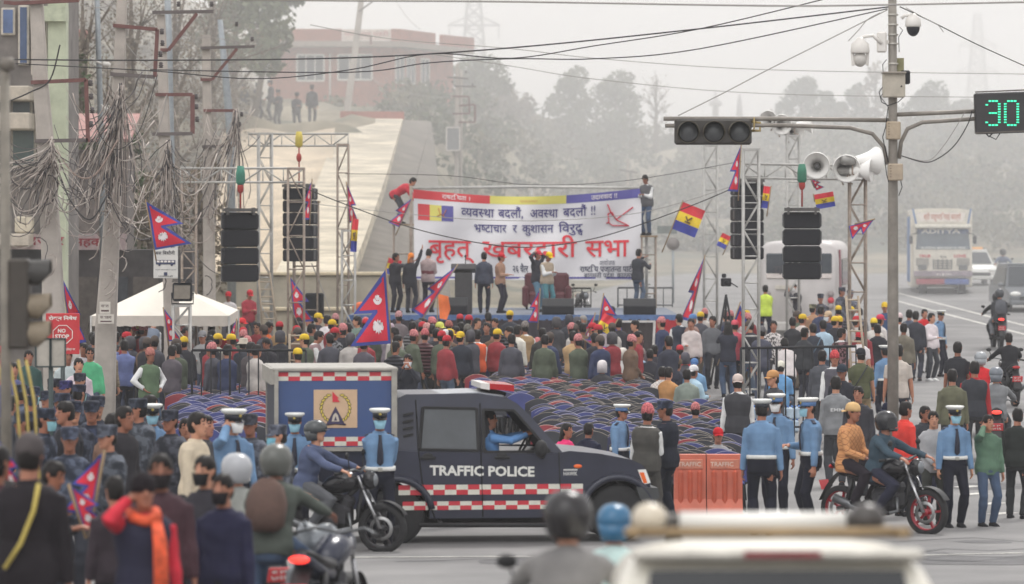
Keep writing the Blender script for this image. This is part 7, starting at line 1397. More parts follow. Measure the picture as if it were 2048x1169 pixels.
# ---- barrier, water packs, bag
r = thing('road_barrier', 'orange plastic road barrier pair behind the blurred white car', 'barrier', gp(1416, 56)); s_ = FPX/56; gz = YH+s_*(ZC-g(56)); u = lambda px: (px-1416)/s_; v = lambda py: (gz-py)/s_; OR = M((206, 110, 86), .55, noise=.1, scale=3)
for a, b in ((1348, 1411), (1413, 1484)):
 q = MB(); q.prism([(-.25, 0), (.25, 0), (.22, .15), (.12, .3), (.09, v(909)), (-.09, v(909)), (-.12, .3), (-.22, .15)], u(a), u(b), 0, 'YZ'); q.build('shell', OR, r)
 for i in range(3): x = u(a)+(u(b)-u(a))*(.2+.3*i); q = MB(); q.box((x, -.11, v(975)), (.07, .1, .5), ch=.03); q.build('rib', M((200, 96, 70), .6, noise=.1), r)
 q = MB(); q.box(((u(a)+u(b))/2, -.1, v(928)), ((u(b)-u(a))*.82, .03, .14), ch=.01); q.build('band', M((206, 128, 104), .6, noise=.1), r); q = MB(); text_on(q, 'TRAFFIC', (u(a)+.05, -.118, v(932)), (1, 0, 0), (0, 0, 1), .06, width=.32, bold=.02); q.build('lettering', M((226, 196, 180), .7, noise=.1), r)
PK = M((186, 204, 220), .3, noise=.12, scale=14)
for i in range(14):
 px = 1500+(i % 7)*15+(i//7)*5; dd = 78; o = thing('water_pack', 'clear blue shrink wrapped water bottle pack behind the right railing', 'water pack', (X(px, dd), dd+.1*(i % 2), g(dd)+.02+.25*(i//7)), 0, 'water packs stacked behind the right railing'); q = MB(); q.box((0, 0, .12), (.13, .34, .23), ch=.03); q.build('wrap', PK, o); q = MB(); [q.lathe([(.014, 0), (.014, .03)], c=(x, y, .235), n=8) for x in (-.04, .04) for y in (-.12, -.04, .04, .12)]; q.build('bottle_caps', M((70, 120, 190), .5, noise=0), o)
q = MB(); q.loft([((-.35, 0, .12), (0, 1, 0), (0, 0, 1), .12, .1), ((-.2, 0, .16), (0, 1, 0), (0, 0, 1), .2, .15), ((.15, 0, .17), (0, 1, 0), (0, 0, 1), .2, .16), ((.38, 0, .12), (0, 1, 0), (0, 0, 1), .14, .1)], n=14); tag(q.build('bag', M((232, 112, 62), .8, noise=.15, scale=5), None, on_deck(732, 106)), 'orange cloth bundle lying on the left end of the stage', 'bag')
# ---- chairs
def chairs():
 cols = [((38, 40, 48), 'black'), ((54, 62, 120), 'blue'), ((140, 46, 56), 'red'), ((44, 48, 80), 'navy')]; protos = []
 me = {}
 def parts(k):
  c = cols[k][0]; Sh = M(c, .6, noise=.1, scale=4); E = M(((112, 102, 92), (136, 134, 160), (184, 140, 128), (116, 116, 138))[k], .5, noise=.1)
  b = MB(); b.grid(lambda u, v: ((u-.5)*.56*(1-.08*v), -.17-.07*v+.08*(2*u-1)**2, .44+v*(.43-.085*(2*u-1)**2)), 10, 3); b.grid(lambda u, v: ((u-.5)*.56*(1-.08*v), -.145-.07*v+.08*(2*u-1)**2, .44+v*(.43-.085*(2*u-1)**2)), 10, 3)
  p = MB(); p.tube([((u-.5)*.515, -.235+.08*(2*u-1)**2, .872-.085*(2*u-1)**2) for u in np.linspace(0, 1, 11)], .0065, n=5)  # pale tube: light caught on the back's top edge, put into its colour
  s = MB(); s.box((0, .0, .43), (.47, .34, .06), ch=.03)
  l = MB(); [l.tube([(sx*.2, y, .42), (sx*.24, y*1.15, 0)], .018, n=5) for sx in (-1, 1) for y in (-.14, .15)]
  return [('backrest', b, Sh), ('lit_edge', p, E), ('seat', s, Sh), ('leg_frame', l, BLK)]
 spots = []; rs = np.random.RandomState(9); d = 57.5
 while d < 88:
  s = FPX/d; lo, hi = 350, 1462
  x = X(lo, d)+rs.uniform(0, .5)
  while x < X(hi, d):
   px = 1024+x/d*FPX; py = YH+s*(ZC-g(d)-.85)
   right = px > 820 and not (px < 960 and py < 905-(px-820)*.25-40) and not (px > 1300 and py < 800) and not (px > 1200 and py < 745) and not px < 900+max(0, (905-py))*-.1
   left = px < 525 and 770 < py < 862
   hid = 520 < px < 1080 and py > 790 or px < 1240 and py > 868
   if (right and not hid and py > 735) or left: spots.append((x+rs.uniform(-.06, .06), d+rs.uniform(-.04, .04), px, py))
   x += .57
  d += .37
 spots.sort(key=lambda t: t[1]); rest = MB()
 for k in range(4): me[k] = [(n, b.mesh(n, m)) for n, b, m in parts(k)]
 allp = {k: parts(k) for k in range(4)}; mats = []
 rowband = lambda t: ('front', 'middle', 'rear')[min(2, int((t[1]-57)/8))]
 for i, (x, y, px, py) in enumerate(spots):
  k = int(rs.choice([0, 0, 0, 0, 1, 1, 2, 3]) if px > 700 else rs.choice([0, 1, 1, 1, 2, 3])); rz = R(180+rs.uniform(-7, 7)); z = g(y)
  if i < 296:
   lb = '%s empty chair in the %s rows of the seating %s' % (cols[k][1], rowband((x, y)), 'left of the pickup' if px < 700 else 'right of the pickup'); o = thing('chair', lb, 'chair', (x, y, z), rz, 'empty chairs facing the stage')
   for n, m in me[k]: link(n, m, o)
  else:
   M_ = Matrix.Translation((x, y, z)) @ Matrix.Rotation(rz, 4, 'Z')
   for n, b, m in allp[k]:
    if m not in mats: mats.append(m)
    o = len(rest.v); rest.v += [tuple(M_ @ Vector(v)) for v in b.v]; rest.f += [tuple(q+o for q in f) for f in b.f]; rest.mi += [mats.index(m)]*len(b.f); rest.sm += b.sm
 print('chairs', len(spots))
 if rest.v: tag(rest.build('far_chairs', mats), 'rearmost rows of empty chairs in front of the seated crowd', None, None, 'stuff')
chairs()
# ================================================================== PEOPLE IN PLACE
CROWD = 'people in the crowd before the stage'
def q(px, top, pose, face, topk, topc, legc, hat, hatc, label, **kw):
 kw.setdefault('group', CROWD); return person(px, top, pose, face, topk, topc, legc, hat, hatc, label, **kw)
# --- traffic officers
officer(760, 815, 'behind', 4, 'masked traffic officer standing at attention before the pickup box', d=49.6)
officer(305, 806, 'stand', 8, 'masked traffic officer in sky blue among the camouflage police on the left', d=44)
officer(468, 816, 'phone', 30, 'traffic officer holding a radio to his ear, left of the pickup', d=45, mask='white')
officer(590, 824, 'stand', 0, 'masked traffic officer partly hidden behind the dark helmeted rider', d=50.4)
officer(1524, 797, 'stand', 172, 'traffic officer with white belt seen from behind by the orange barrier', d=52.5, mask=None)
officer(1552, 786, 'stand', -20, 'masked traffic officer facing the camera behind the one seen from behind', d=56, blue=True, mask='white')
officer(1616, 794, 'hold_one', -75, 'masked traffic officer in profile holding a phone, right of the barrier', d=54, blue=True)
officer(1909, 810, 'stand', 12, 'masked traffic officer standing between the grey hoodie youth and green sweater man', d=54.2)
officer(1882, 620, 'look', 60, 'distant traffic officer standing on the road beside the white shirt man', d=101, mask=None, fine=False)
officer(1244, 808, 'stand', 62, 'traffic officer with pale blue cap left of the grey waistcoat man', d=58, blue=True, mask=None)
officer(1770, 690, 'stand', 200, 'traffic officer half hidden by the signal pole', d=80, mask=None, fine=False)
# --- front right group
def f(px, top, pose, face, topk, topc, legc, hat, hatc, label, **kw): kw.setdefault('fine', True); return person(px, top, pose, face, topk, topc, legc, hat, hatc, label, **kw)
f(1976, 830, 'phone', 20, 'top', (92, 120, 100), 'jean', 'hair', None, 'man in green sweater and jeans touching his face, right foreground', d=54.4)
f(1866, 822, 'clasp', 6, 'top', (170, 170, 172), (62, 64, 60), 'hair', None, 'youth in light grey hooded jacket next to the masked officer', d=54.8)
f(2036, 816, 'stand_b', 160, 'top', (44, 48, 46), (50, 52, 54), 'hair', None, 'man in dark jacket with small back lettering at the right edge', d=56)
f(1812, 803, 'stand', 120, 'top', (220, 66, 58), (42, 44, 52), 'hair', None, 'man in bright red sweater looking right behind the motorcycle pair', d=56.5)
f(1850, 820, 'stand', 40, 'top', (58, 60, 66), 'navy', 'hair', None, 'dark haired youth half hidden behind the light grey hooded one', d=57.5)
f(1775, 818, 'stand', -60, 'top', (60, 62, 74), 'navy', 'cap', 'navy', 'person in navy cap behind the helmeted rider, left of the red sweater', d=58.5, mask='lgrey')
f(1672, 752, 'stand', 178, 'top', (136, 138, 140), 'dgrey', 'hair', None, 'man in grey hooded sweatshirt with EMM on the back', d=63)
f(1716, 772, 'stand', -15, 'top', (60, 60, 66), 'dgrey', 'hair', None, 'smiling youth in dark striped track jacket beside the grey sweatshirt', d=61)
f(1296, 806, 'hold_one', 150, 'vestshirt', (82, 80, 76), (82, 80, 76), 'topi', (206, 120, 124), 'elderly man in grey waistcoat and pink topi talking by the pickup bonnet', d=53.8)
f(1330, 800, 'stand_b', -120, 'top', (36, 40, 52), (34, 38, 50), 'armycap', (50, 56, 72), 'policeman in dark navy uniform facing the grey waistcoat man', d=54.6)
f(1476, 748, 'stand', 175, 'vestshirt', (66, 66, 70), 'dgrey', 'capback', (206, 190, 182), 'man in dark waistcoat and pale cap seen from behind above the barrier', d=63.5)
f(1545, 740, 'stand', -60, 'top', (70, 70, 74), 'dgrey', 'cap', (196, 146, 96), 'man in tan cap and dark jacket looking left by the water packs', d=65)
f(1436, 872, 'sit', 5, 'top', (150, 150, 152), 'navy', 'cap', 'red', 'seated person in red cap peeking over the orange barrier', d=59)
f(1134, 846, 'sit', 60, 'top', (230, 60, 120), 'navy', 'long', None, 'woman with long black hair and pink top behind the pickup bonnet', d=60)
f(1178, 868, 'sit', 150, 'top', 'navy', 'navy', 'hair', None, 'seated man in navy jacket just right of the pink topped woman', d=60.5)
f(1391, 806, 'sit', 180, 'top', (88, 90, 98), 'navy', 'topi', (200, 130, 130), 'seated man in grey jacket and pink topi alone among the empty chairs', d=66.5)
f(1462, 812, 'sit', 185, 'top', (52, 52, 58), 'navy', 'topi', (206, 140, 140), 'seated man in dark jacket and tall pink topi by the chair row end', d=66)
f(1905, 738, 'stand', 175, 'top', (104, 104, 84), 'dgrey', 'hair', None, 'man in olive hooded sweatshirt seen from behind on the right', d=66)
f(1950, 722, 'stand', 170, 'vestshirt', (58, 60, 66), 'dgrey', 'hair', None, 'man in black padded vest with red sleeves by the grey motorcyclist', d=68, under=(170, 50, 54))
f(1916, 683, 'stand', 165, 'short', (46, 47, 52), 'jean', 'hair', None, 'man in black tee shirt seen from behind on the road edge', d=77)
f(1797, 688, 'stand', 175, 'short', (196, 186, 176), (56, 58, 68), 'hair', None, 'man in beige tee shirt walking behind the signal pole', d=74)
f(1722, 696, 'stand_b', 172, 'short', (92, 96, 70), 'khaki', 'capback', (40, 42, 48), 'man in olive tee shirt and black cap with a sling bag', d=75)
for a in ((1645, 700, 'stand', 160, (84, 86, 92), 'hair', None, 'dark haired person in grey jacket before the right railing'), (1669, 700, 'stand', 0, (86, 84, 92), 'topi', (200, 80, 84), 'moustached man in grey waistcoat and red topi facing the camera'), (1683, 728, 'stand', -20, (46, 48, 56), 'cap', (40, 50, 62), 'person in black cap and black jacket before the red topi man')):
 f(a[0], a[1], a[2], a[3], 'top' if a[5] != 'topi' else 'vestshirt', a[4], 'dgrey', a[5], a[6], a[7], d={1645: None, 1669: 73.5, 1683: 68}[a[0]])
# lettering on the grey sweatshirt
o = [p for p in PEOPLE if 'EMM' in p['label']][0]; k, sc = root_k[o.name]; t = MB(); text_on(t, 'EMM', (.09, .172, 1.2), (-1, 0, 0), (0, 0, 1), .05, width=.2, bold=.02); t.build('lettering', M((206, 206, 206), .7, noise=0), o)
# --- road right side
q(1849, 618, 'stand', 20, 'top', 'red', 'dgrey', 'hair', None, 'man in red shirt behind the white shirt man on the road', d=103); q(1863, 626, 'hold_one', 40, 'top', (226, 216, 218), (60, 62, 68), 'hair', None, 'man in white shirt standing by the distant officer', d=99, shoes='white')
for i, (px, tp, c, hat, hc, lb) in enumerate(((1799, 626, (216, 214, 210), 'cap', (222, 200, 200), 'person in white cap just right of the signal pole'), (1819, 619, (78, 84, 100), 'hair', None, 'man in blue grey shirt right of the signal pole'), (1808, 646, (124, 118, 104), 'hair', None, 'man in khaki jacket right of the signal pole'), (1832, 622, (56, 58, 66), 'hair', None, 'dark haired man in dark jacket, last of those right of the signal pole'))): q(px, tp, 'stand', 165, 'top', c, (60, 62, 72), hat, hc, lb)
# --- stage people (standing on the deck)
def st(px, top, pose, face, topk, topc, legc, hat, hatc, label, d=106.5, **kw): return person(px, top, pose, face, topk, topc, legc, hat, hatc, label, group='people on the stage', d=d, floor=Z(631, 104)-g(d), **kw)
st(968, 504, 'stand', 178, 'top', (74, 78, 92), (48, 50, 62), 'hair', None, 'man in blue grey sweater standing on stage right of the lectern'); st(1003, 506, 'hold_one', 70, 'top', (168, 132, 110), (52, 50, 60), 'cap', (206, 44, 54), 'man in brown jacket and red cap in profile on stage')
st(1076, 500, 'headup', 60, 'top', (52, 52, 60), (96, 130, 150), 'cap', (216, 62, 76), 'person in red cap raising both arms in the middle of the stage', d=107.5); st(1098, 504, 'hold', 40, 'vestshirt', (176, 160, 140), (84, 132, 140), 'cap', 'yellow', 'person in yellow cap and teal skirt in the middle of the stage', d=106.6)
st(1278, 498, 'reach', 140, 'top', (60, 62, 68), (84, 98, 116), 'hair', None, 'man in dark jacket tying the right end of the banner', d=112.3); st(858, 498, 'hold', 160, 'top', (180, 160, 158), (52, 50, 60), 'hair', None, 'man in grey and maroon striped sweater facing the banner on stage', d=107.5)
st(822, 506, 'armup', 160, 'top', (48, 48, 54), (54, 54, 62), 'wrap', (240, 140, 60), 'person in black with an orange head scarf on the stage', d=106.8); st(792, 506, 'reach_side', 40, 'top', (54, 54, 60), (50, 50, 58), 'hair', None, 'bearded man in black holding the tricolour flag on the stage', d=107.2)
# striped bands of the stage sweater
o = [p for p in PEOPLE if 'striped sweater' in p['label']][0]; b = MB(); k, sc = root_k[o.name]
for z0_, z1_, m in ((.1, .2, 1), (.24, .3, 0)): b.loft([(k['H']+k['u']*z, (1, 0, 0), k['fw'], .178, .13) for z in (z0_, z1_)], m, n=20, pw=.78, cap=False)
b.build('sweater_stripes', [M((110, 46, 56), .8), M((112, 44, 54), .8)], o)
person(1290, 350, 'hold', -30, 'vestshirt', (96, 96, 98), 'jean', 'hair', None, 'man high on the scaffold holding the top right corner of the banner', d=113.2, floor=Z(471, 113.2)-g(113.2))
person(826, 356, 'bend', 75, 'top', (196, 60, 72), 'dgrey', 'hair', None, 'man in red leaning over the top left corner of the banner', d=114.2, floor=Z(448, 114.2)-g(114.2), h=1.6)
def scaffold(label, px, d, ptop, w=.7):
 r = thing('scaffold', label, 'scaffold', gp(px, d)); zt = Z(ptop, d)-g(d); m = MB(); [m.tube([(sx*w/2, sy*.3, 0), (sx*w/2, sy*.3, zt)], .025, n=6) for sx in (-1, 1) for sy in (-1, 1)]
 for z in np.arange(.6, zt, 1.1): m.tube([(-w/2, -.3, z), (w/2, -.3, z)], .018, n=5); m.tube([(-w/2, .3, z), (w/2, .3, z)], .018, n=5)
 m.build('tubes', RAW, r); m = MB(); m.box((0, 0, zt-.03), (w+.1, .7, .05)); m.build('board', M((150, 130, 104), .8), r)
scaffold('thin scaffold under the man leaning over the banner corner', 812, 114.4, 448); scaffold('thin scaffold under the man holding the right banner corner', 1297, 113.4, 471, .4)
# --- on the concrete wall left of the stage
def wl(px, top, pose, face, topk, topc, legc, hat, hatc, label, base, d, **kw): return person(px, top, pose, face, topk, topc, legc, hat, hatc, label, group='people on the walls and slopes', d=d, hang=True, **kw)
wl(716, 484, 'hold', 30, 'top', (84, 86, 92), (76, 76, 84), 'cap', (150, 50, 60), 'man in grey hooded jacket and red cap on the wall left of the stage', 611, 112); wl(748, 490, 'reach', 75, 'top', (120, 126, 134), (196, 170, 140), 'cap', (60, 56, 60), 'man in grey jacket and tan trousers reaching right, left of the stage', 618, 111)
wl(692, 508, 'armup', 170, 'top', (120, 156, 190), (70, 80, 110), 'hair', None, 'man in light blue shirt climbing the short stage tower', 632, 100.8); wl(457, 583, 'stand', 0, 'short', (226, 220, 218), (84, 82, 88), 'cap', (206, 44, 56), 'man in white tee shirt and red cap standing above the tent', 690, 106); wl(500, 580, 'hold', 30, 'top', (176, 64, 76), (70, 66, 74), 'cap', (206, 44, 56), 'person in red top and red cap on the low wall', 690, 110)
wl(612, 322, 'stand', 60, 'top', (168, 172, 182), (110, 100, 100), 'cap', (60, 58, 62), 'man in pale jacket working on the second left tower top', 402, 101); scaffold('work platform on top of the second left tower', 612, 101.2, 402, .6)
for i, (px, tp, bs, c, lb) in enumerate(((624, 176, 248, (46, 50, 60), 'soldier standing farthest right on the hill below the brick house'), (594, 188, 262, (48, 52, 62), 'soldier second from the right on the hill'), (556, 196, 262, (46, 50, 58), 'soldier in the middle of the hill group facing left'), (516, 202, 262, (46, 50, 60), 'soldier at the left end of the hill group'), (488, 198, 255, (42, 46, 56), 'soldier beside the pale tapered pole on the hill'), (540, 205, 263, (50, 54, 64), 'soldier half hidden between two others on the hill'))):
 d = 171+i*.8; gz = hillz(X(px, d), d); person(px, None, ('stand', 'hold', 'cross', 'stand_b', 'look', 'clasp')[i], (170, 20, -40, 60, 0, -80)[i], 'top', c, c, 'armycap', c, lb, group='soldiers on the hill', d=d, floor=gz, topm='camo', legm='camo')
for i, (px, tp, bs, c, hat, hc, lb) in enumerate(((266, 485, 590, (60, 62, 70), 'cap', (196, 60, 70), 'person in red cap on the slope behind the bus stop sign pole'), (246, 508, 620, (44, 46, 52), 'hair', None, 'man in black on the slope left of the tent top'), (268, 558, 660, (222, 216, 214), 'cap', (210, 50, 60), 'person in red cap and white shirt right behind the tent top'), (258, 570, 668, (52, 52, 58), 'hair', None, 'dark man behind the tent left of the red capped one'), (300, 566, 668, (150, 140, 140), 'cap', (210, 60, 70), 'person in red cap peeking over the tent peak'), (404, 550, 640, (186, 60, 72), 'hair', None, 'person in red right of the floodlight'), (392, 580, 660, (62, 72, 100), 'hair', None, 'person in blue beside the floodlight tower'),
 (172, 548, 680, (74, 72, 70), 'armycap', (60, 60, 64), 'camouflaged soldier standing behind the second concrete pole'), (160, 568, 690, (70, 70, 68), 'hood', (56, 56, 58), 'hooded figure in dark coat left of the second concrete pole'), (184, 560, 690, (66, 66, 70), 'armycap', (54, 56, 62), 'dark soldier touching the second concrete pole'))):
 wl(px, tp, ('stand', 'stand_b', 'look', 'hold')[i % 4], (0, 30, -30, 160)[i % 4], 'top', c, (60, 60, 66), hat, hc, lb, bs, 103+i*.6, topm='camo' if 'soldier' in lb else None)
# --- camera platform
for a in ((1531, 570, 'clasp', 172, 'vestshirt', (206, 228, 90), 'navy', 'hair', None, 'photographer in lime yellow jacket standing on the camera platform', 95.5, (206, 228, 90)), (1560, 558, 'photo', 150, 'top', (206, 196, 196), (70, 76, 90), 'hair', None, 'man in pinkish white shirt on the camera platform', 95.2, None), (1590, 566, 'photo', -60, 'top', (58, 58, 64), (64, 64, 72), 'hair', None, 'masked man in black jacket at the right end of the camera platform', 95.3, None)):
 person(a[0], a[1], a[2], a[3], a[4], a[5], a[6], a[7], a[8], a[9], d=a[10], hang=True, group='people on the camera platform', under=a[11], mask='white' if 'masked' in a[9] else None)
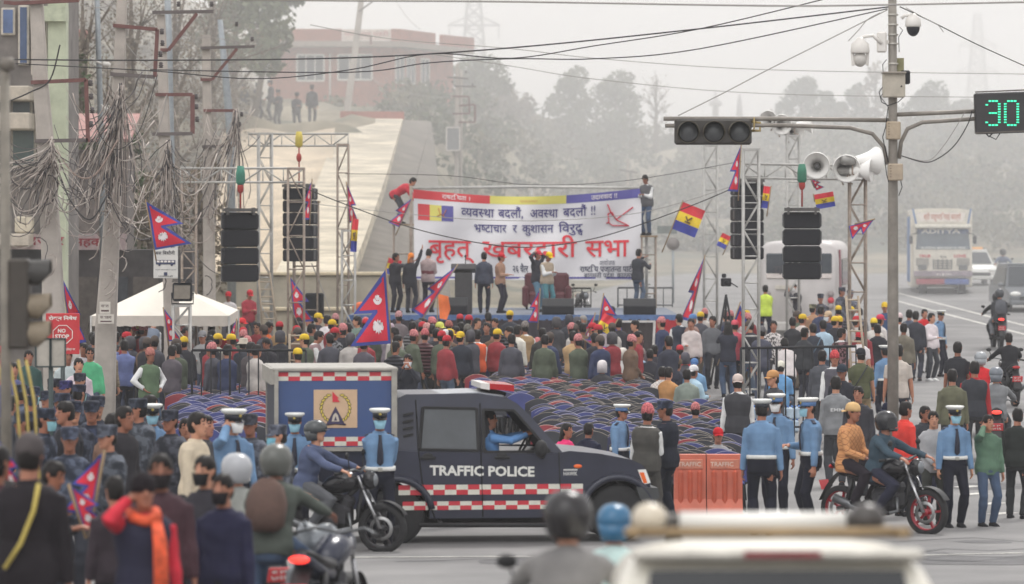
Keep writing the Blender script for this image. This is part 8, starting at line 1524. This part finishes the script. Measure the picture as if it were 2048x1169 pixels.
# --- crowd before the stage: (head column, top of head, pose, facing, garment, colour, hat, hat colour, what marks the person out)
YC, RC = (226, 190, 52), (190, 50, 60)
LST = [
 (514, 644, 'stand', 20, 'top', (150, 60, 66), 'hair', None, 'man with sunglasses and red scarf behind the left railing'), (538, 644, 'hold', 70, 'vestshirt', (236, 116, 58), 'hair', None, 'man in orange vest with maroon sleeves behind the left railing'), (533, 676, 'hold', 10, 'top', (52, 52, 58), 'hair', None, 'person in black hooded jacket with white strings by the left railing'),
 (559, 643, 'stand', 160, 'top', (180, 150, 110), 'cap', RC, 'red capped person behind the white tower left of the stage'), (619, 632, 'stand', 10, 'top', (170, 168, 166), 'hair', None, 'bearded man in light grey shirt below the black speaker cabinet'), (637, 626, 'stand', 60, 'top', (60, 60, 70), 'cap', YC, 'man in yellow cap below the black speaker cabinet'),
 (655, 630, 'stand', 165, 'short', (226, 220, 220), 'hair', None, 'man in white tee shirt seen from behind left of the big flag'), (671, 627, 'stand', 150, 'top', (90, 84, 84), 'topi', (196, 150, 150), 'person in patterned topi behind the white tee shirt man'), (670, 655, 'stand', 160, 'top', (120, 120, 124), 'cap', RC, 'red capped person in black and white patterned top'),
 (696, 646, 'stand', 170, 'top', (160, 164, 166), 'hair', None, 'dark haired person at the foot of the short white tower'), (714, 632, 'stand', -20, 'top', (124, 146, 136), 'hair', None, 'man in grey green sweater just left of the big flag'), (638, 662, 'hold', 75, 'vestshirt', (150, 124, 124), 'hair', None, 'young man in brown vest with badge sleeve looking at a phone'),
 (657, 691, 'sit', 165, 'top', (70, 80, 70), 'cap', RC, 'seated red capped person before the brown vest man'), (685, 692, 'sit', 150, 'top', (98, 84, 96), 'cap', (124, 96, 76), 'seated person in brown cap left of the cyan helmet'), (699, 685, 'sit', 170, 'top', (60, 60, 66), 'cap', RC, 'red capped person tucked behind the tan hat'), (711, 685, 'sit', 165, 'top', (150, 140, 120), 'bucket', (170, 146, 112), 'seated person in tan sun hat left of the big flag tip'),
 (691, 705, 'sit', 160, 'top', (56, 56, 64), 'openhelmet', (90, 190, 215), 'person in cyan helmet in the seated crowd behind the pickup box'), (716, 706, 'sit', 170, 'top', (70, 66, 72), 'topi', (214, 150, 150), 'seated person in pale pink topi right of the cyan helmet'), (729, 674, 'stand', 160, 'top', (88, 84, 92), 'topi', (170, 120, 130), 'person in striped topi under the big flag'), (746, 686, 'sit', 170, 'top', (70, 90, 96), 'beanie', (140, 80, 60), 'person with reddish woollen hat below the big flag'),
 (728, 696, 'sit', 150, 'top', (222, 190, 120), 'hair', None, 'person in pale yellow wrap below the big flag'), (595, 696, 'stand', 170, 'top', (58, 70, 100), 'cap', YC, 'yellow capped man in dark blue jacket behind the left railing tower'), (791, 683, 'stand', 175, 'top', (54, 54, 60), 'hair', None, 'man in black jacket between the pickup box top and the puffer jacket'), (797, 622, 'stand', 150, 'top', (120, 110, 112), 'topi', (200, 160, 160), 'man in pinkish topi right behind the big flag'), (780, 646, 'stand', 120, 'top', (150, 140, 150), 'cap', (190, 170, 180), 'person in pale striped cap by the big flag edge'),
 (825, 643, 'stand', 172, 'top', (124, 124, 126), 'hair', None, 'man in grey ribbed puffer jacket seen from behind'), (850, 657, 'stand', 165, 'top', (96, 60, 66), 'topi', (206, 120, 124), 'man in large pink topi between the puffer jacket and black jacket men'), (855, 646, 'stand', 160, 'top', (140, 120, 116), 'topi', (206, 160, 156), 'man in pale topi behind the large pink topi'), (865, 634, 'stand', 150, 'top', (110, 100, 104), 'topi', (210, 130, 134), 'man in rosy topi below the diagonal flag'), (880, 644, 'stand', 60, 'top', (120, 116, 112), 'cap', (222, 224, 110), 'person in lime yellow cap below the orange cloth flag'),
 (872, 657, 'stand', 178, 'top', (48, 48, 54), 'hair', None, 'tall man in black jacket and trousers seen from behind left of the yellow cap'), (898, 641, 'stand', 160, 'top', (100, 80, 70), 'topi', (170, 110, 100), 'man in brown topi behind the white cap'), (891, 659, 'stand', 165, 'top', (110, 112, 112), 'capback', (214, 212, 210), 'man in white cap and grey jacket'), (911, 652, 'stand', -20, 'top', (70, 60, 66), 'hair', None, 'dark faced man looking back above the yellow cap'), (921, 663, 'stand', 176, 'top', (50, 54, 64), 'capback', YC, 'broad man in black jacket and yellow cap seen from behind'),
 (922, 644, 'stand', 170, 'top', (64, 64, 70), 'hair', None, 'dark haired person just above the yellow cap man'), (935, 648, 'stand', 165, 'top', (120, 112, 100), 'topi', (120, 124, 116), 'man in grey green topi right of the yellow cap'), (938, 630, 'stand', 150, 'top', (70, 62, 64), 'cap', RC, 'red capped man at the stage edge below the lectern'), (920, 628, 'stand', 160, 'top', (60, 56, 60), 'cap', (190, 60, 66), 'darker red capped man at the stage edge by the monitor'),
 (955, 659, 'stand', 178, 'vestshirt', (232, 104, 64), 'hair', None, 'man in bright orange vest seen from behind'), (955, 636, 'stand', 60, 'top', (52, 52, 56), 'hair', None, 'man in profile behind the orange vest'), (973, 645, 'stand', -10, 'top', (48, 48, 52), 'hair', None, 'man looking back between the orange vest and brown jacket'), (976, 625, 'stand', 175, 'top', (56, 56, 62), 'hair', None, 'dark haired man nearest the stage behind the orange vest'), (988, 656, 'hold', 165, 'top', (112, 88, 68), 'hair', None, 'man in brown corduroy jacket seen from behind'), (990, 636, 'stand', -60, 'top', (62, 62, 70), 'hair', None, 'man in profile above the brown corduroy jacket'),
 (1018, 653, 'stand', -70, 'top', (56, 56, 64), 'hair', None, 'man in black puffer jacket in profile facing left'), (1020, 621, 'stand', 160, 'top', (60, 62, 70), 'cap', YC, 'yellow capped man at the stage front below the red capped woman'), (1050, 642, 'stand', 176, 'vestshirt', (168, 140, 104), 'topi', (140, 140, 136), 'man in tan vest, white sleeves and grey topi seen from behind'), (1036, 650, 'stand', 170, 'top', (222, 218, 206), 'hair', None, 'man in white shirt left of the tan vest'), (1031, 706, 'sit', 176, 'top', (200, 180, 166), 'hair', None, 'seated man with cream and orange collar in front of the empty chairs'),
 (1076, 692, 'sit', 170, 'top', (84, 70, 112), 'hair', None, 'seated person in purple jacket in front of the empty chairs'), (1075, 675, 'sit', 165, 'top', (60, 60, 62), 'topi', (214, 140, 140), 'seated man in pink topi just behind the purple jacket'), (816, 708, 'photo', 10, 'top', (44, 46, 54), 'hair', None, 'masked man in black jacket filming with a phone behind the pickup'), (1085, 656, 'stand', 160, 'top', (66, 66, 64), 'hair', None, 'man in olive black jacket right of the narrow flag'),
 (1114, 634, 'stand', 165, 'top', (72, 72, 76), 'hood', (86, 84, 86), 'person in grey hood right of the narrow flag'), (1138, 629, 'stand', 170, 'top', (60, 62, 70), 'hood', (70, 72, 80), 'person in dark hood below the middle monitor'), (1166, 631, 'stand', -20, 'top', (150, 124, 104), 'grey', None, 'older grey haired man in a tan shawl left of the raised flags'), (1146, 662, 'stand', 165, 'top', (196, 164, 122), 'hair', None, 'bearded man in tan shirt seen from behind, tallest before the chairs'), (1223, 612, 'stand', 20, 'top', (66, 84, 150), 'hair', None, 'man looking out behind the raised national flag'), (1237, 637, 'stand', 165, 'top', (56, 56, 62), 'hair', None, 'man in black jacket beside the placard'),
 (1270, 640, 'stand', -60, 'top', (96, 56, 62), 'hair', None, 'man in dark maroon jacket before the black stage skirt'), (1280, 674, 'sit', 160, 'top', (120, 104, 110), 'topi', (220, 150, 150), 'person in big pink topi before the black stage skirt'), (1283, 696, 'sit', 170, 'top', (150, 178, 204), 'beanie', (150, 140, 136), 'seated person in grey cap and light blue shirt'), (1300, 698, 'sit', 165, 'top', (52, 52, 60), 'hair', None, 'seated person in black right of the light blue shirt'), (1309, 690, 'sit', 175, 'top', (60, 58, 66), 'hair', None, 'seated dark haired person below the red stage cloth'),
 (1358, 628, 'stand', 170, 'vestshirt', (58, 64, 78), 'hair', None, 'man in dark blue vest before the red stage cloth'), (1382, 637, 'hold_one', -10, 'top', (214, 204, 200), 'hair', None, 'woman in white jacket and black skirt facing the camera'), (1337, 672, 'stand', 170, 'top', (60, 62, 74), 'hair', None, 'man in dark blue jacket under the red stage cloth'), (1333, 690, 'sit', 170, 'top', (54, 54, 60), 'hair', None, 'seated man in black under the red stage cloth'), (1360, 690, 'sit', 160, 'top', (190, 60, 70), 'cap', RC, 'seated person in red shirt and red cap on the right'), (1371, 705, 'sit', 170, 'top', (84, 84, 90), 'hood', (90, 88, 96), 'seated person in grey hood below the red cap'), (1356, 716, 'sit', 165, 'top', (70, 72, 84), 'beanie', (110, 92, 72), 'seated person in brown cap behind the white cap'),
 (1389, 717, 'sit', 170, 'top', (120, 160, 196), 'capback', (84, 124, 176), 'seated person in blue cap at the chair corner'), (1388, 730, 'sit', 150, 'top', (176, 204, 220), 'capback', (226, 224, 224), 'seated person in white cap and pale blue shirt'), (1325, 733, 'sit', 165, 'top', (224, 220, 214), 'hair', None, 'seated bearded man in white shirt among the chairs'), (1338, 734, 'sit', 160, 'top', (190, 140, 90), 'hair', None, 'seated man in caramel jacket beside the white shirt'), (1374, 738, 'sit', 175, 'top', (140, 150, 140), 'hair', None, 'seated man in grey green jacket among the chairs'), (1205, 721, 'sit', 175, 'top', (60, 60, 64), 'hood', (222, 216, 216), 'seated person in white hood before the empty chairs'), (1222, 692, 'sit', 160, 'top', (96, 80, 76), 'beanie', (100, 78, 64), 'person with brown woollen hat under the placard'),
 (1246, 696, 'sit', 170, 'top', (216, 212, 208), 'hood', (222, 216, 206), 'person in white furry jacket before the empty chairs'), (1190, 706, 'sit', 170, 'top', (112, 112, 112), 'hair', None, 'seated person in grey left of the white hood'), (1386, 628, 'stand', 150, 'top', (150, 120, 110), 'capback', (96, 136, 186), 'person in blue cap behind the white jacket woman'), (1425, 632, 'stand', -10, 'top', (104, 106, 110), 'hair', None, 'man in grey shirt facing the camera left of the video tripod'), (1456, 643, 'photo', 190, 'top', (52, 54, 66), 'long', None, 'woman in black jacket and jeans holding up a phone'), (1470, 640, 'stand', 160, 'top', (206, 90, 104), 'cap', (220, 96, 110), 'person in pink cap behind the woman with the phone'),
 (1524, 652, 'stand', 170, 'top', (84, 86, 100), 'beanie', (110, 108, 110), 'man in grey cap and navy jacket behind the right tower'), (1547, 641, 'stand', -20, 'top', (214, 208, 206), 'hair', None, 'man in white shirt looking back under the lime jacket'), (1586, 634, 'stand', 175, 'short', (54, 54, 58), 'hair', None, 'man in black tee shirt seen from behind at the right railing'), (1571, 678, 'slump', 160, 'top', (214, 206, 204), 'hair', None, 'bending man in white shirt at the right railing'), (1562, 722, 'sit', 175, 'top', (110, 160, 206), 'beanie', (226, 222, 206), 'person in pale blue shirt and white hat at the right railing'), (1626, 647, 'stand', 168, 'top', (62, 66, 76), 'hair', None, 'man in dark jacket with sling bag and pale trousers'),
 (1641, 587, 'stand', 0, 'top', (74, 74, 82), 'armycap', (64, 66, 76), 'policeman in camouflage cap right of the hanging loudspeaker'), (1684, 574, 'stand', 20, 'top', (80, 82, 92), 'armycap', (72, 74, 86), 'policeman standing behind the tail of the bus'), (1700, 580, 'photo', -20, 'top', (84, 86, 96), 'armycap', (76, 80, 92), 'policeman raising a camera behind the rusty tower'), (1626, 608, 'stand', 150, 'top', (180, 140, 110), 'armycap', (110, 108, 88), 'person in olive boonie cap right of the loudspeaker'), (1656, 622, 'stand', -70, 'top', (56, 62, 84), 'cap', (206, 180, 150), 'masked man in beige cap and navy jacket'), (1606, 628, 'stand', 160, 'top', (216, 206, 200), 'cap', YC, 'small figure in yellow cap just below the hanging loudspeaker'),
 (1677, 611, 'stand', 165, 'top', (110, 90, 100), 'cap', YC, 'yellow capped person left of the rusty tower, topmost'), (1702, 613, 'stand', 150, 'top', (72, 72, 80), 'cap', YC, 'yellow capped person behind the rusty tower ladder'), (1679, 632, 'stand', 170, 'top', (214, 208, 206), 'capback', YC, 'yellow capped person in white jacket left of the rusty tower'), (1717, 615, 'stand', 0, 'top', (96, 100, 110), 'hair', None, 'masked man in grey behind the rusty tower'), (1769, 604, 'stand', -40, 'top', (62, 84, 120), 'cap', YC, 'yellow capped man left of the signal pole'), (1761, 629, 'stand', 150, 'top', (206, 200, 196), 'cap', (214, 60, 86), 'person in pinkish red cap left of the signal pole'), (1748, 636, 'stand', 160, 'top', (214, 208, 200), 'cap', (240, 206, 60), 'person in yellow cap left of the pinkish red cap'),
 (1720, 662, 'stand', 175, 'short', (222, 216, 216), 'capback', RC, 'man in white tee shirt and red cap at the ladder'), (1755, 648, 'stand', 172, 'top', (50, 50, 56), 'hair', None, 'tall man in black shirt and jeans left of the signal pole'), (1684, 656, 'stand', 165, 'vestshirt', (130, 96, 100), 'hair', None, 'person in maroon patterned top left of the white tee shirt'), (1646, 640, 'stand', 160, 'top', (176, 200, 216), 'hair', None, 'person in pale blue shirt left of the navy jacket man'), (1610, 655, 'stand', 150, 'top', (60, 62, 66), 'hair', None, 'dark person right of the black tee shirt man'),
 (201, 681, 'stand', -150, 'vestshirt', (110, 86, 82), 'topi', (200, 140, 130), 'man in brown waistcoat, white sleeves and topi on the left'), (219, 682, 'stand', 150, 'top', (150, 140, 120), 'cap', (224, 50, 56), 'red capped person behind the brown waistcoat'), (216, 702, 'sit', 30, 'top', (206, 180, 140), 'cap', (226, 54, 58), 'lower red capped person between the waistcoat and blue jacket men'), (248, 680, 'photo', 200, 'top', (112, 124, 170), 'hair', None, 'man in lavender blue jacket seen from behind on the left'), (301, 695, 'akimbo2', 12, 'vestshirt', (96, 116, 90), 'topi', (176, 120, 110), 'man in green waistcoat with hands on hips on the left'), (306, 638, 'slump', 170, 'vestshirt', (120, 130, 146), 'hair', None, 'man in blue grey waistcoat leaning over behind the green waistcoat'),
 (256, 652, 'stand', 60, 'top', (90, 96, 110), 'hair', None, 'dark haired man under the tent edge'), (232, 664, 'stand', 170, 'top', (60, 62, 64), 'hair', None, 'dark person left under the tent'), (221, 660, 'stand', 170, 'top', (56, 54, 58), 'hair', None, 'dark person beside the second concrete pole foot'), (168, 686, 'stand', 20, 'top', (200, 196, 200), 'hair', None, 'man in white left of the green clad woman'), (180, 694, 'stand', 30, 'top', (96, 190, 140), 'hair', None, 'woman in bright green with sunglasses on the left'), (231, 648, 'stand', 0, 'top', (130, 60, 74), 'hair', None, 'person in maroon deep under the tent'),
 (405, 661, 'stand', 10, 'top', (160, 160, 160), 'cap', (140, 140, 142), 'man in light grey jacket and grey cap by the left railing'), (423, 648, 'stand', 165, 'short', (222, 214, 200), 'hair', None, 'man in cream shirt behind the left railing'), (436, 667, 'stand', 160, 'top', (190, 190, 180), 'cap', YC, 'yellow capped person left of the red tee shirt'), (461, 649, 'stand', 175, 'short', (180, 40, 58), 'hair', None, 'man in red tee shirt with white back lettering'), (487, 675, 'stand', 165, 'top', (58, 60, 68), 'bucket', (196, 186, 170), 'person in beige sun hat and dark hoodie by the left railing'), (484, 636, 'stand', 60, 'top', (110, 106, 108), 'cap', (226, 60, 66), 'red capped person above the beige sun hat'), (502, 684, 'stand', 150, 'top', (90, 84, 86), 'hair', None, 'person between the beige hat and black hooded jacket'), (372, 655, 'stand', 30, 'top', (120, 100, 96), 'hair', None, 'person inside the left lattice tower base'), (345, 690, 'stand', 170, 'top', (96, 90, 96), 'hair', None, 'person beside the left white tower, right of the green waistcoat'),
]
LEGS = [(52, 54, 64), (72, 78, 96), (60, 58, 60), (96, 88, 78), (44, 46, 54), (84, 98, 116)]
for i, (px, tp, pose, face, tk, c, hat, hc, lb) in enumerate(LST):
 near = tp > 655 and px < 320
 kw = {}
 if 'puffer' in lb: kw['topm'] = 'puffer'
 if 'patterned top' in lb: kw['topm'] = 'patch'
 if 'camouflage' in lb or 'policeman' in lb: kw['topm'] = 'camo'; kw['legm'] = 'camo'
 if 'mask' in lb: kw['mask'] = (222, 226, 230)
 if not kw and i % 6 == 2 and tk == 'top': kw['topm'] = ('check', 'puffer', 'patch')[i//6 % 3]
 if 'sunglasses' in lb: kw['glasses'] = True
 if 'maroon sleeves' in lb: kw['under'] = (110, 50, 60)
 if pose == 'stand': pose = ('stand', 'stand_b', 'look', 'clasp', 'stand', 'hold_one')[i*5 % 6]
 q(px, tp, pose, face+((i*37) % 71-35)*(1 if pose not in ('sit', 'photo') else .5), tk, c, LEGS[i % 6] if 'jeans' not in lb else 'jean', hat, hc, lb, h=1.72 if pose != 'sit' else 1.68, **kw)
o = [p for p in PEOPLE if 'red tee shirt with' in p['label']][0]; t = MB(); [text_on(t, s, (.11, .168, z), (-1, 0, 0), (0, 0, 1), .05, width=.22, bold=.03) for s, z in (('TEAM', 1.28), ('RPP', 1.16), ('2082', 1.04))]; t.build('lettering', FW, o)
# heads filling the deeper rows, close to the stage
rs = np.random.RandomState(21); hatsel = ['hair', 'hair', 'hair', 'topi', 'cap', 'cap', 'hood', 'hair', 'topi', 'beanie']; nmc = {(52, 52, 58): 'black', (84, 84, 92): 'grey', (60, 68, 96): 'navy', (118, 96, 80): 'brown', (150, 60, 66): 'red', (190, 184, 178): 'pale', (92, 100, 84): 'olive'}
used = {}
for i in range(150):
 px = rs.uniform(560, 1345) if i < 78 else rs.uniform(1390, 1760) if i < 96 else rs.uniform(150, 560); tp = rs.uniform(632, 672) if i < 78 else rs.uniform(612, 650) if i < 96 else rs.uniform(640, 676) if px < 340 else rs.uniform(645, 690)
 if any(abs(px-a[0]) < 7 and abs(tp-a[1]) < 9 for a in LST): continue
 hat = hatsel[int(rs.randint(10))]; cs = list(nmc); c = cs[int(rs.randint(len(cs)))]; hc = {'topi': (204, 140, 140), 'cap': [YC, RC][int(rs.randint(2))], 'hood': (84, 82, 86), 'beanie': (90, 80, 74)}.get(hat)
 hn = {'hair': 'bare head', 'topi': 'pink topi', 'cap': 'yellow cap' if hc == YC else 'red cap', 'hood': 'grey hood', 'beanie': 'woollen hat'}[hat]
 zone = 'by the second concrete pole' if px < 240 else 'under the tent edge' if px < 350 else 'behind the left railing' if px < 560 else 'below the lectern' if 880 < px < 960 else 'below the left monitor' if px < 880 and px > 760 else 'near the big flag' if px <= 760 else 'below the middle of the banner' if px < 1120 else 'before the right stage monitor' if px < 1350 else 'by the right loudspeaker tower' if px < 1560 else 'near the rusty right tower'
 key = (nmc[c], hn, zone); used[key] = used.get(key, 0)+1
 if used[key] > 1: continue
 q(px, tp, ('stand', 'stand_b', 'look', 'clasp')[i % 4], 170+rs.uniform(-75, 75), 'top', c, LEGS[i % 6], hat, hc, '%s jacket and %s deep in the crowd %s' % (nmc[c], hn, zone))
# --- police and onlookers bottom left
POL = 'police and onlookers at the lower left'; CAM = [(64, 70, 84), (72, 76, 84), (58, 62, 74)]
def pl(px, tp, pose, face, c, hat, hc, lb, d, camo=True, mask=None, tk='top', leg=(50, 52, 60), **kw): return person(px, tp, pose, face, tk, c, leg, hat, hc, lb, group=POL, d=d, fine=d < 50, topm='camo' if camo else None, mask=mask, **kw)
pl(140, 852, 'clasp', 5, CAM[0], 'armycap', (66, 72, 88), 'police officer with camouflage cap and gold epaulettes facing the camera', 41); pl(215, 848, 'stand', -50, CAM[1], 'armycap', (70, 74, 84), 'policeman in camouflage cap turned left beside the gold epaulettes officer', 41.5)
pl(555, 848, 'stand', -65, CAM[1], 'armycap', (76, 80, 92), 'masked policeman in camouflage turned left before the officer at the box', 44, mask=(120, 180, 200))
pl(130, 802, 'stand', -60, (46, 46, 52), 'hair', None, 'man in black jacket in profile above the camouflage cap officer', 47, False); pl(184, 800, 'stand', 0, (48, 54, 72), 'armycap', (46, 50, 62), 'policeman with dark cap in front of the blue jacket man', 49); pl(250, 812, 'stand', 60, (50, 48, 52), 'hair', None, 'bushy haired person in black left of the masked officer', 45, False)
pl(226, 826, 'stand', 150, (130, 100, 84), 'hair', None, 'dark haired person with brown scarf behind the turned policeman', 46, False); pl(396, 824, 'stand', 70, (206, 192, 168), 'hair', None, 'man in cream jacket seen from the side left of the radio officer', 43.5, False, leg=(150, 140, 120)); pl(412, 830, 'stand', 60, (70, 70, 74), 'hair', None, 'dark haired person behind the cream jacket man', 46, False)
pl(340, 818, 'stand', -30, (60, 62, 70), 'armycap', (48, 50, 60), 'policeman in dark cap behind the masked officer shoulder', 47.5); pl(500, 826, 'phone', -20, (70, 74, 84), 'armycap', (52, 54, 62), 'policeman in dark cap right of the radio officer', 47); pl(372, 836, 'stand', 10, (140, 116, 96), 'hair', None, 'man in brown jacket right of the masked left officer', 47.8, False)
for i, (px, tp, d, c, hat, hc, lb, mk) in enumerate([(68, 772, 52, CAM[0], 'armycap', (40, 48, 66), 'policeman with a pale mask nearest the sign back post', (150, 190, 200)), (96, 780, 51, CAM[2], 'armycap', (46, 50, 62), 'policeman right of the pale masked one near the sign back post', None), (62, 790, 49, CAM[1], 'armycap', (44, 50, 64), 'policeman in navy cap left of the sign back post', None), (124, 785, 50.5, CAM[0], 'armycap', (48, 52, 66), 'policeman in dark cap behind the black jacket profile', None), (158, 768, 53, CAM[2], 'armycap', (44, 48, 64), 'policeman in dark blue cap below the brown waistcoat', (150, 190, 190)), (160, 745, 56, CAM[0], 'armycap', (50, 52, 60), 'policeman in black cap beside the brown waistcoat', None), (132, 760, 54, (52, 52, 86), 'armycap', (48, 46, 84), 'policeman in purplish cap behind the sign back post', None), (110, 756, 55, CAM[1], 'armycap', (44, 46, 56), 'policeman in dark cap just right of the sign back post', None), (40, 768, 53, CAM[0], 'armycap', (46, 52, 66), 'policeman left of the bamboo sticks', None), (20, 790, 50, CAM[1], 'hair', None, 'bare headed man at the far left among the policemen', None), (195, 790, 50.5, CAM[2], 'armycap', (48, 52, 64), 'policeman in dark cap under the blue jacket man', None), (276, 795, 50, CAM[1], 'armycap', (50, 54, 64), 'policeman in dark cap left behind the masked officer', None), (92, 815, 46.5, CAM[0], 'armycap', (52, 58, 72), 'policeman with camouflage shoulder below the sign back post', (140, 190, 200)), (48, 822, 45.5, (56, 60, 70), 'armycap', (44, 48, 60), 'policeman by the lower bamboo sticks', None), (300, 790, 52, (60, 60, 70), 'hair', None, 'dark haired onlooker below the green waistcoat man', None), (148, 800, 48.5, CAM[2], 'armycap', (44, 48, 62), 'policeman in dark cap right of the black jacket profile', None)]):
 pl(px, tp, ('stand', 'clasp', 'look')[i % 3], (20, -40, 70, -90, 150)[i % 5], c, hat, hc, lb, d, camo=hat == 'armycap', mask=mk)
for px, tp, d, c, lb, hat in ((28, 725, 60, (84, 88, 130), 'man in blue violet jacket behind the left signal post', 'hair'), (58, 700, 63, (56, 84, 80), 'man in dark green jacket beside the sign back panels', 'hair'), (136, 700, 63, (180, 190, 190), 'person in camouflage grey shirt right of the sign back panels', 'hair'), (8, 690, 64, (170, 80, 90), 'person in red cap at the far left edge', 'cap'), (158, 716, 61, (206, 190, 196), 'person in pinkish white left of the green woman', 'hair')): pl(px, tp, 'stand', 20, c, hat, RC if hat == 'cap' else None, lb, d, False)
# --- blurred foreground crowd on the left
FG = 'out of focus people in the left foreground'
def fg(px, tp, pose, face, tk, c, leg, hat, hc, lb, d, **kw): return person(px, tp, pose, face, tk, c, leg, hat, hc, lb, group=FG, d=d, fine=True, **kw)
fg(58, 866, 'stand', 172, 'top', (40, 36, 40), 'jean', 'beanie', (84, 78, 78), 'out of focus man in black with grey woollen hat and yellow strap', 26.5); fg(288, 944, 'phone', 5, 'vestshirt', (48, 48, 66), (44, 44, 54), 'beanie', (32, 26, 30), 'out of focus man in navy and red jacket with orange scarf rubbing his eye', 27, under=(196, 50, 64))
fg(322, 906, 'stand', 6, 'top', (74, 52, 58), (40, 40, 46), 'hair', None, 'out of focus man in maroon shirt and black mask', 29, mask=(34, 30, 32)); fg(446, 946, 'stand', -20, 'top', (44, 44, 68), (40, 42, 52), 'hair', None, 'out of focus man in navy polo shirt with black mask', 29.5, mask=(34, 30, 34)); fg(410, 910, 'stand', -30, 'top', (56, 54, 60), (44, 44, 50), 'hair', None, 'out of focus masked man behind the navy polo shirt', 32, mask=(30, 30, 32))
fg(228, 952, 'stand', -150, 'top', (62, 54, 60), (50, 48, 54), 'hair', None, 'out of focus dark haired boy beside the red sleeved man', 31); fg(108, 922, 'hold', 70, 'top', (50, 52, 54), (44, 44, 50), 'hair', None, 'out of focus person in dark clothes holding the blurred flags', 32.5); fg(-6, 890, 'stand', 150, 'top', (70, 40, 46), (44, 44, 50), 'hair', None, 'out of focus person cut by the left edge', 28.5); fg(20, 985, 'stand', 30, 'top', (130, 44, 54), (60, 44, 50), 'hair', None, 'out of focus person in red at the bottom left corner', 30)
o = [p for p in PEOPLE if 'orange scarf' in p['label']][0]; s = MB(); k, sc = root_k[o.name]; nb = k['neck']; s.tube([nb+Vector((-.09, .02, 0)), nb+Vector((-.07, -.1, -.03)), nb+Vector((.02, -.13, -.05)), nb+Vector((.1, -.1, -.02)), nb+Vector((.08, .04, .01))], .04, n=10); s.tube([nb+Vector((.09, -.12, -.04)), nb+Vector((.12, -.2, -.2)), nb+Vector((.13, -.21, -.6))], [.04, .055, .06], n=10, flat=.3); s.build('scarf', M((224, 92, 56), .85, noise=.25, scale=12), o)
o = [p for p in PEOPLE if 'yellow strap' in p['label']][0]; s = MB(); s.tube([(-.1, .13, 1.46), (-.08, .17, 1.3), (.0, .175, 1.1), (.1, .17, .95)], .014, n=6); s.build('strap', M((196, 176, 90), .7), o)
r = thing('plastic_cover', 'translucent grey plastic cover over the blurred motorcycle at the bottom left', 'cover', at(628, 1090, 33.6)); s = MB(); rs = np.random.RandomState(2)
s.sphere((0, 0, .02), (.2, .16, .17), nu=22, nv=14); s.sphere((-.05, 0, -.32), (.2, .16, .2), nu=22, nv=14); s.v = [tuple(np.array(v)*(1+.12*math.sin(v[0]*31+v[2]*23)+.08*math.sin(v[2]*57+v[1]*41))) for v in s.v]
r2 = s.build('cover_cloth', M((168, 174, 180), .25, noise=.25, scale=9), r)
o = [p for p in PEOPLE if 'brown backpack' in p['label']][0]; s = MB(); k, sc = root_k[o.name]; H, u_, fw = k['H'], k['u'], k['fw']; s.loft([(H+u_*z-fw*.2, (1, 0, 0), fw, w, dd) for z, w, dd in ((.06, .1, .05), (.12, .16, .1), (.3, .17, .11), (.44, .13, .08), (.5, .06, .04))], n=16, pw=.6); s.build('backpack', M((92, 70, 62), .8, noise=.15), o)
o = [p for p in PEOPLE if 'grey backpack' in p['label']][0]; s = MB(); k, sc = root_k[o.name]; H, u_, fw = k['H'], k['u'], k['fw']; s.loft([(H+u_*z-fw*.2, (1, 0, 0), fw, w, dd) for z, w, dd in ((.06, .1, .05), (.12, .16, .1), (.3, .17, .11), (.44, .13, .08), (.5, .06, .04))], n=16, pw=.6); s.build('backpack', M((84, 86, 92), .8, noise=.15), o)
for key, c in (('sling bag and pale', (96, 120, 140)), ('cap with a sling bag', (50, 52, 58))):
 o = [p for p in PEOPLE if key in p['label']][0]; s = MB(); s.tube([(-.13, .13, 1.42), (0, .165, 1.2), (.16, .15, .95)], .012, n=5); s.tube([(-.13, .1, 1.44), (-.05, -.1, 1.42), (.2, -.13, .95)], .012, n=5); s.box((.2, .1, .92), (.09, .26, .24), ch=.04); s.build('sling_bag', M(c, .8, noise=.15), o)
# feet of people standing behind the pickup, seen under the sill
person(911, None, 'stand', 20, 'top', (60, 60, 66), (48, 50, 58), 'hair', None, 'person in dark trousers behind the pickup whose shoes show under it', d=54.5); person(950, None, 'stand_b', 160, 'top', (70, 66, 66), (56, 56, 60), 'hair', None, 'second person behind the pickup whose feet show under the sill', d=54.9)
for lb, os_ in LABELS.items():
 if len(os_) > 1 and len({o.get('group') for o in os_}) != 1: print('DUPLABEL', lb, len(os_))
 if not 4 <= len(lb.split()) <= 16: print('LEN', len(lb.split()), lb)
print('people', len(PEOPLE))
